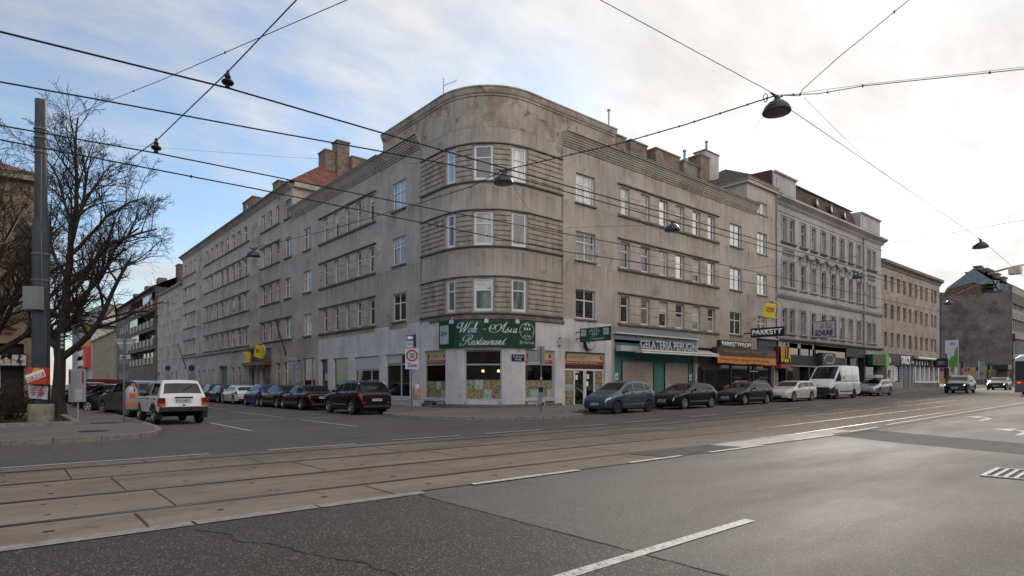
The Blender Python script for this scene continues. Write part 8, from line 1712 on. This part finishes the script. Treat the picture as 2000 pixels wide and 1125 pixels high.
# far right posts and signals
for px, y0, y1, u_, lab in ((1779, 760, 700, 64.0, 'grey parking sign on a post beside the green shop sign'), (1831, 762, 700, 72, 'thin dark post at the kerb in front of the print shop end')):
    t_ = (px-1000)/F
    if px < 1800: px = 1666.5
    V_ = 20.9; U_ = Ux(px, V_); d = CA*U_+SA*V_; zt = EYE+(HY-(700 if px < 1700 else 735))/F*d; t = W('kerb_post', lab, (U_, V_, gz(U_)+.13), 'sign'); upost(t, U_, V_, gz(U_)+.13, zt, .035, MATS['post_grey']); 
    fs = Fr((U_, V_, 0), ex_, ey_); mb = MB(); mb.box(-.22, .22, -.05, -.03, zt-.9, zt, M_BACK, fs) if px < 1700 else mb.box(-.12, .12, -.05, -.03, zt-.3, zt, M_BACK, fs); put(mb, 'plate', t)
def signal(label, px, Z, ztop, h, arms=True, mast=True):
    c = at(px, 750, Z); t = W('traffic_signal', label, (c.x, c.y, gz(c.x)), 'traffic light', 'traffic lights at the far crossing'); fs = Fr((c.x, c.y, 0), ex_, ey_)
    if mast: upost(t, c.x, c.y, gz(c.x), ztop, .07, M_POLE)
    mb = MB(); mb.box(-.16, .16, .08, .3, ztop-h, ztop, M_BLACK, fs); [mb.box(-.2, .2, .3, .42, ztop-h+(k+.75)*h/3, ztop-h+(k+.8)*h/3, M_BLACK, fs) for k in range(3)]; put(mb, 'signal_head', t)
    return t
signal('black traffic light beside the white leaf banner', 1877, 104, 5.4, 1.2); signal('traffic light in front of the right part of the hoarding', 1929, 110, 5.2, 1.1); signal('slim traffic light mast at the far right by the offices', 1978, 100, 9.8, 1.3)
t = W('pedestrian_signals', 'pair of black signal heads with a red patch left of the leaf banner', tuple(at(1848, 750, 80)), 'traffic light'); c = at(1848, 750, 80); upost(t, c.x, c.y, gz(c.x), 5.5, .09, M_SHF); fs = Fr((c.x, c.y, 0), ex_, ey_); mb = MB(); mb.box(-.35, .1, .1, .4, 2.2, 3.6, M_BLACK, fs); mb.box(-.2, .5, .1, .4, 1.9, 2.5, pmat('red_case', (.2, .015, .015), .5), fs); put(mb, 'signal_head', t)

# ------------------------------------------------------------------ overhead wires and street lamps
M_WIRE = pmat('wire', (.012, .012, .014), .6)
def wire(label, pts, rad=.012, name='overhead_wire', clips=0, sag=0.0, n=10):
    """one taut wire through the given world points"""
    P = []
    for a, b in zip(pts, pts[1:]):
        for k in range(n): f = k/n; q = Vector(a).lerp(Vector(b), f); q.z -= sag*4*f*(1-f); P.append(q)
    P.append(Vector(pts[-1])); t = W(name, label, tuple(P[0]), 'wire', 'overhead wires'); mb = MB(); mb.tube(P, rad*.8, M_WIRE, 5, cap=False); put(mb, 'cable', t)
    if clips:
        mb = Multi(); 
        for k in range(clips): q = P[int((k+.5)*len(P)/clips)]; mb.lathe([(.0001, -.035), (.019, -.02), (.019, .02), (.0001, .035)], M_WIRE, 6, Fr(q, (1, 0, 0), (0, 1, 0)))
        put(mb, 'clip', t)
    return t
Z55 = 5.5
def onv(px, py, V):
    t_ = (px-1000)/F; Z = V/(SA-CA*t_); return Vector((Z*(CA+SA*t_), V, EYE+(HY-py)/F*Z))
def far_on(p, u, dz=0): return Vector((u, p.y, p.z+gz(u)-gz(p.x)+dz))
L1 = [onv(0, 62, 8.95)+Vector((-60, 0, .3)), onv(0, 62, 8.95), onv(445, 172, 8.95), onv(740, 258, 8.95), onv(1096, 360, 8.95), onv(1300, 416, 8.95)]
wire('upper contact wire above the near tram track', L1+[far_on(L1[-1], 60), far_on(L1[-1], 130)], .017)
L2 = [atz(0, 160, 5.55)+Vector((-60, 4, .4)), atz(0, 160, 5.55), atz(200, 196, 5.5), atz(500, 252, 5.5), atz(740, 295, 5.5), atz(1000, 345, 5.5), atz(1300, 429, 5.5)]
wire('second tram wire crossing the blue sky below the topmost one', L2+[Vector((60, L2[-1].y, 6.0))], .015)
L3 = [onv(0, 245, 12.2)+Vector((-60, 0, .2)), onv(0, 245, 12.2), onv(305, 299, 12.2), onv(500, 338, 12.2), onv(740, 387, 12.2), onv(880, 415, 12.2), onv(1096, 455, 12.2), onv(1300, 493, 12.2)]
wire('contact wire above the far tram track', L3+[far_on(L3[-1], 60), far_on(L3[-1], 130)], .016)
L4 = [onv(0, 273, 13.0)+Vector((-60, 0, .2)), onv(0, 273, 13.0), onv(500, 369, 13.0), onv(740, 418, 13.0), onv(880, 446, 13.0), onv(1096, 490, 13.0), onv(1300, 521, 13.0)]
wire('clipped feeder cable running under the far contact wire', L4+[far_on(L4[-1], 60)], .017, clips=14)
def insul(label, p, s=1.0):
    t = W('insulator', label, tuple(p), 'insulator', 'insulators of the pull-off wire'); f0 = Fr(p, (1, 0, 0), (0, 1, 0)); mb = MB(); mb.lathe([(.02*s, -.02*s), (.05*s, 0), (.05*s, .03*s), (.025*s, .05*s), (.10*s, .07*s), (.115*s, .10*s), (.10*s, .13*s), (.04*s, .17*s), (.06*s, .20*s), (.04*s, .25*s), (.02*s, .33*s)], M_WIRE, 12, f0); put(mb, 'bell', t, 50)
A1 = onv(445, 171, 8.95); A2 = onv(305, 297, 12.2)
insul('large bell insulator on the topmost tram wire', A1, .72); insul('smaller bell insulator on the far contact wire', A2, .75)
q1 = A1+Vector((0, 0, .22)); q2 = A2+Vector((0, 0, .2)); q0 = atz(590, -12, 6.4)
wire('steep pull-off wire that carries both bell insulators', [q0+(q0-q1)*3, q0, q1, q2, onv(252, 312, 13.2)], .011, name='pull_off_wire')
wire('thin span wire with two small insulators rising to the right', [at(60, 262, 22), at(215, 196, 18), at(316, 156, 15), at(601, 33, 11.5), at(601, 33, 11.5)+(at(601, 33, 11.5)-at(316, 156, 15))*4], .010, clips=4)
wire('very thin wire from the left tree to the corner building', [at(150, 276, 30), at(560, 307, 40), CP.xyz(pxs(CP, 875), .05, 13.8)], .009)
# lamps
LMP = [(1517, 212, 'nearest hanging street lamp, high on the right over the tracks'), (983, 352, 'hanging street lamp in front of the rounded corner bay'), (1313, 446, 'hanging street lamp before the windows of the corner block right wing'), (1915, 480, 'hanging street lamp against the sky near the right edge'), (1675, 540, 'hanging street lamp before the classical grey building'), (495, 497, 'hanging street lamp over the side street'), (1853, 592, 'small distant hanging lamp before the firewall')]
M_LAMP = pmat('lamp_shell', (.035, .045, .045), .35, .3); M_LGL = pmat('lamp_glass', (.12, .12, .11), .3)
LP_ = {}
for px, py, lab in LMP:
    Z = 6.42*F/(HY-py); c = at(px, py, Z); LP_[px] = c; t = W('street_lamp', lab, tuple(c), 'lamp', 'hanging street lamps'); f0 = Fr(c, (1, 0, 0), (0, 1, 0))
    mb = MB(); mb.lathe([(.31, -.10), (.32, -.07), (.28, .03), (.19, .13), (.09, .18), (.05, .20), (.05, .26), (.0001, .27)], M_LAMP, 24, f0); put(mb, 'shade', t, 50)
    mb = MB(); mb.lathe([(.0001, -.14), (.18, -.125), (.27, -.095), (.30, -.085)], M_LGL, 20, f0); put(mb, 'glass', t, True)
    mb = MB(); mb.box(-.14, .14, -.02, .02, .24, .30, M_WIRE, f0); mb.tube([c+Vector((-.2, .05, .33)), c+Vector((-.1, .0, .26)), c+Vector((.1, .02, .3)), c+Vector((.22, -.03, .34))], .018, M_WIRE, 5); put(mb, 'hanger', t)
up = Vector((0, 0, .31)); A, B, Cc, Dd, Ee, Ff, Gg = [LP_[k]+up for k in (1517, 983, 1313, 1915, 1675, 495, 1853)]
mb = MB(); t = W('cable_coil', 'loop of spare cable beside the nearest street lamp', tuple(A+Vector((-.3, .2, 0))), 'cable'); mb.tube([A+ex_*(-.26+.05*math.cos(q*math.pi/9))+Vector((0, 0, -.06+.10*math.sin(q*math.pi/9))) for q in range(19)], .010, M_WIRE, 5); put(mb, 'loop', t)
wire('span wire from the upper left of the sky down to the nearest lamp', [at(1173, 0, 11.8)+(at(1173, 0, 11.8)-A)*4, at(1173, 0, 11.8), A], .010)
wire('span wire from the nearest lamp up to the top right of the sky', [A+ex_*.1, at(1562, 187, 14), at(1566, 176, 14), at(1640, 110, 13.3), at(1775, 0, 12.5), at(1775, 0, 12.5)+(at(1775, 0, 12.5)-at(1640, 110, 13.3))*6], .011, clips=2)
wire('pair-clipped span wire from the nearest lamp to the right edge', [A, at(1600, 183, 14), at(1685, 168, 13.6), at(2000, 135, 12.6), at(2000, 135, 12.6)+(at(2000, 135, 12.6)-at(1685, 168, 13.6))*4], .012, clips=5)
wire('thin upper twin of the span wire to the right edge', [at(1560, 182, 14), at(1687, 165, 13.5), at(2000, 131, 12.4), at(2000, 131, 12.4)+(at(2000, 131, 12.4)-at(1687, 165, 13.5))*4], .006)
wire('clipped supply cable between the nearest lamp and the bay lamp', [A, at(1340, 243, 15.5), at(1215, 279, 16.8), B], .020, clips=12)
wire('supply cable from the bay lamp to the side street lamp', [B, at(918, 365, 21), at(822, 396, 23.5), at(640, 450, 28.5), Ff], .018, clips=6)
wire('long wire from the nearest lamp to the lamp near the right edge', [A+Vector((.1, 0, -.12)), Dd], .010)
wire('wire from the right-edge lamp out of the picture', [Dd, at(2005, 545, 33)], .010)
wire('very thin tie from the nearest lamp down to the chimney row', [A, at(1437, 307, 24), at(1375, 365, 30), CP.xyz(pxs(CP, 1338), .1, 12.0)], .006)
wire('very thin long wire fading below the lamp wire on the right', [at(1570, 190, 15), at(1700, 320, 22), at(1900, 470, 38)], .005)
wire('tie wire from the bay lamp to the facade', [B, CP.xyz(pxs(CP, 1062), .1, 10.0)], .007)
wire('tie wire from the wing lamp to the wall hook on its left', [Cc, at(1262, 440, 28), CP.xyz(pxs(CP, 1100), .1, 10.7)], .008, clips=3)
wire('span wire crossing the classical building to the right', [CP.xyz(pxs(CP, 1452), .1, 10.8), at(1560, 512, 38), Ee+Vector((0, 0, .9)), at(1740, 475, 30), at(2010, 428, 25)], .010, clips=4)
wire('dark cable from the plain building towards the classical lamp', [Ee, at(1690, 576, 40), at(1750, 571, 50), at(1822, 565, 62), PP.xyz(PA-2, .1, 13.2)], .016)
wire('thin span wire from the lamp column over the far street', [at(1600, 470, 30), at(1800, 460, 28), at(2000, 415, 24)], .005)
for k, (x, y, z_) in enumerate(((1128, 462, 38), (1452, 521, 50), (1260, 545, 42))): pass
# tram signal box and cross sign hung over the street
c = at(1929, 562, 46); t = W('hanging_signal', 'black tram signal box hung in the wires at the right', tuple(c), 'signal'); fs = Fr(c, ex_, ey_); mb = MB(); mb.box(-.3, .3, -.2, .2, -.35, .25, M_BLACK, fs); mb.box(-.34, .34, .2, .45, .2, .24, M_BLACK, fs); mb.box(-.34, .34, .2, .4, -.05, -.01, M_BLACK, fs); put(mb, 'box', t)
c = at(1944, 558, 46); t = W('cross_sign', 'small white board with a black cross hung beside the tram signal', tuple(c), 'sign'); fs = Fr(c, ex_, ey_); mb = MB(); mb.box(-.28, .30, -.03, .0, -.38, .42, pmat('board_grey', (.3, .3, .32), .5), fs); put(mb, 'board', t); mb = MB(); mb.prism([(-.26, -.36), (-.16, -.36), (.26, .4), (.16, .4)], .002, .03, M_BLACK, fs); mb.prism([(.16, -.36), (.26, -.36), (-.16, .4), (-.26, .4)], .003, .034, M_BLACK, fs); put(mb, 'cross', t)
wire('wire that carries the tram signal and the cross board', [PP.xyz(PA-.5, .2, 13.0), at(1929, 548, 46), at(2010, 523, 44)], .012)
# no-stopping signs seen on the side street
for px, lab in ((375, 'round no-stopping sign with a plate before the long block, the nearer one'), (328.5, 'round no-stopping sign with a plate before the low beige block')):
    U_ = 15.1; V_ = Vx(px, U_); d = CA*U_+SA*V_; t = W('no_stopping_sign', lab, (U_, V_, .13), 'sign', 'no-stopping signs'); z_ = EYE+(HY-719)/F*d; upost(t, U_, V_, .13, z_+.4, .04, MATS['post_grey']); fs = Fr((U_, V_, 0), ex_, ey_); mb = MB(); mb.lathe([(.0001, .05), (.36, .05), (.36, .07), (.0001, .07)], MATS['ring_red'], 20, Fr(fs.p(0, 0, z_), ex_, ey_), axis='y'); mb.lathe([(.0001, .071), (.28, .071), (.28, .075), (.0001, .075)], pmat('disc_blue', (.01, .03, .2), .4), 20, Fr(fs.p(0, 0, z_), ex_, ey_), axis='y'); put(mb, 'disc', t); mb = MB(); mb.box(-.33, .33, .05, .06, z_-1.3, z_-.45, M_BACK, fs); put(mb, 'plate', t)
finish()
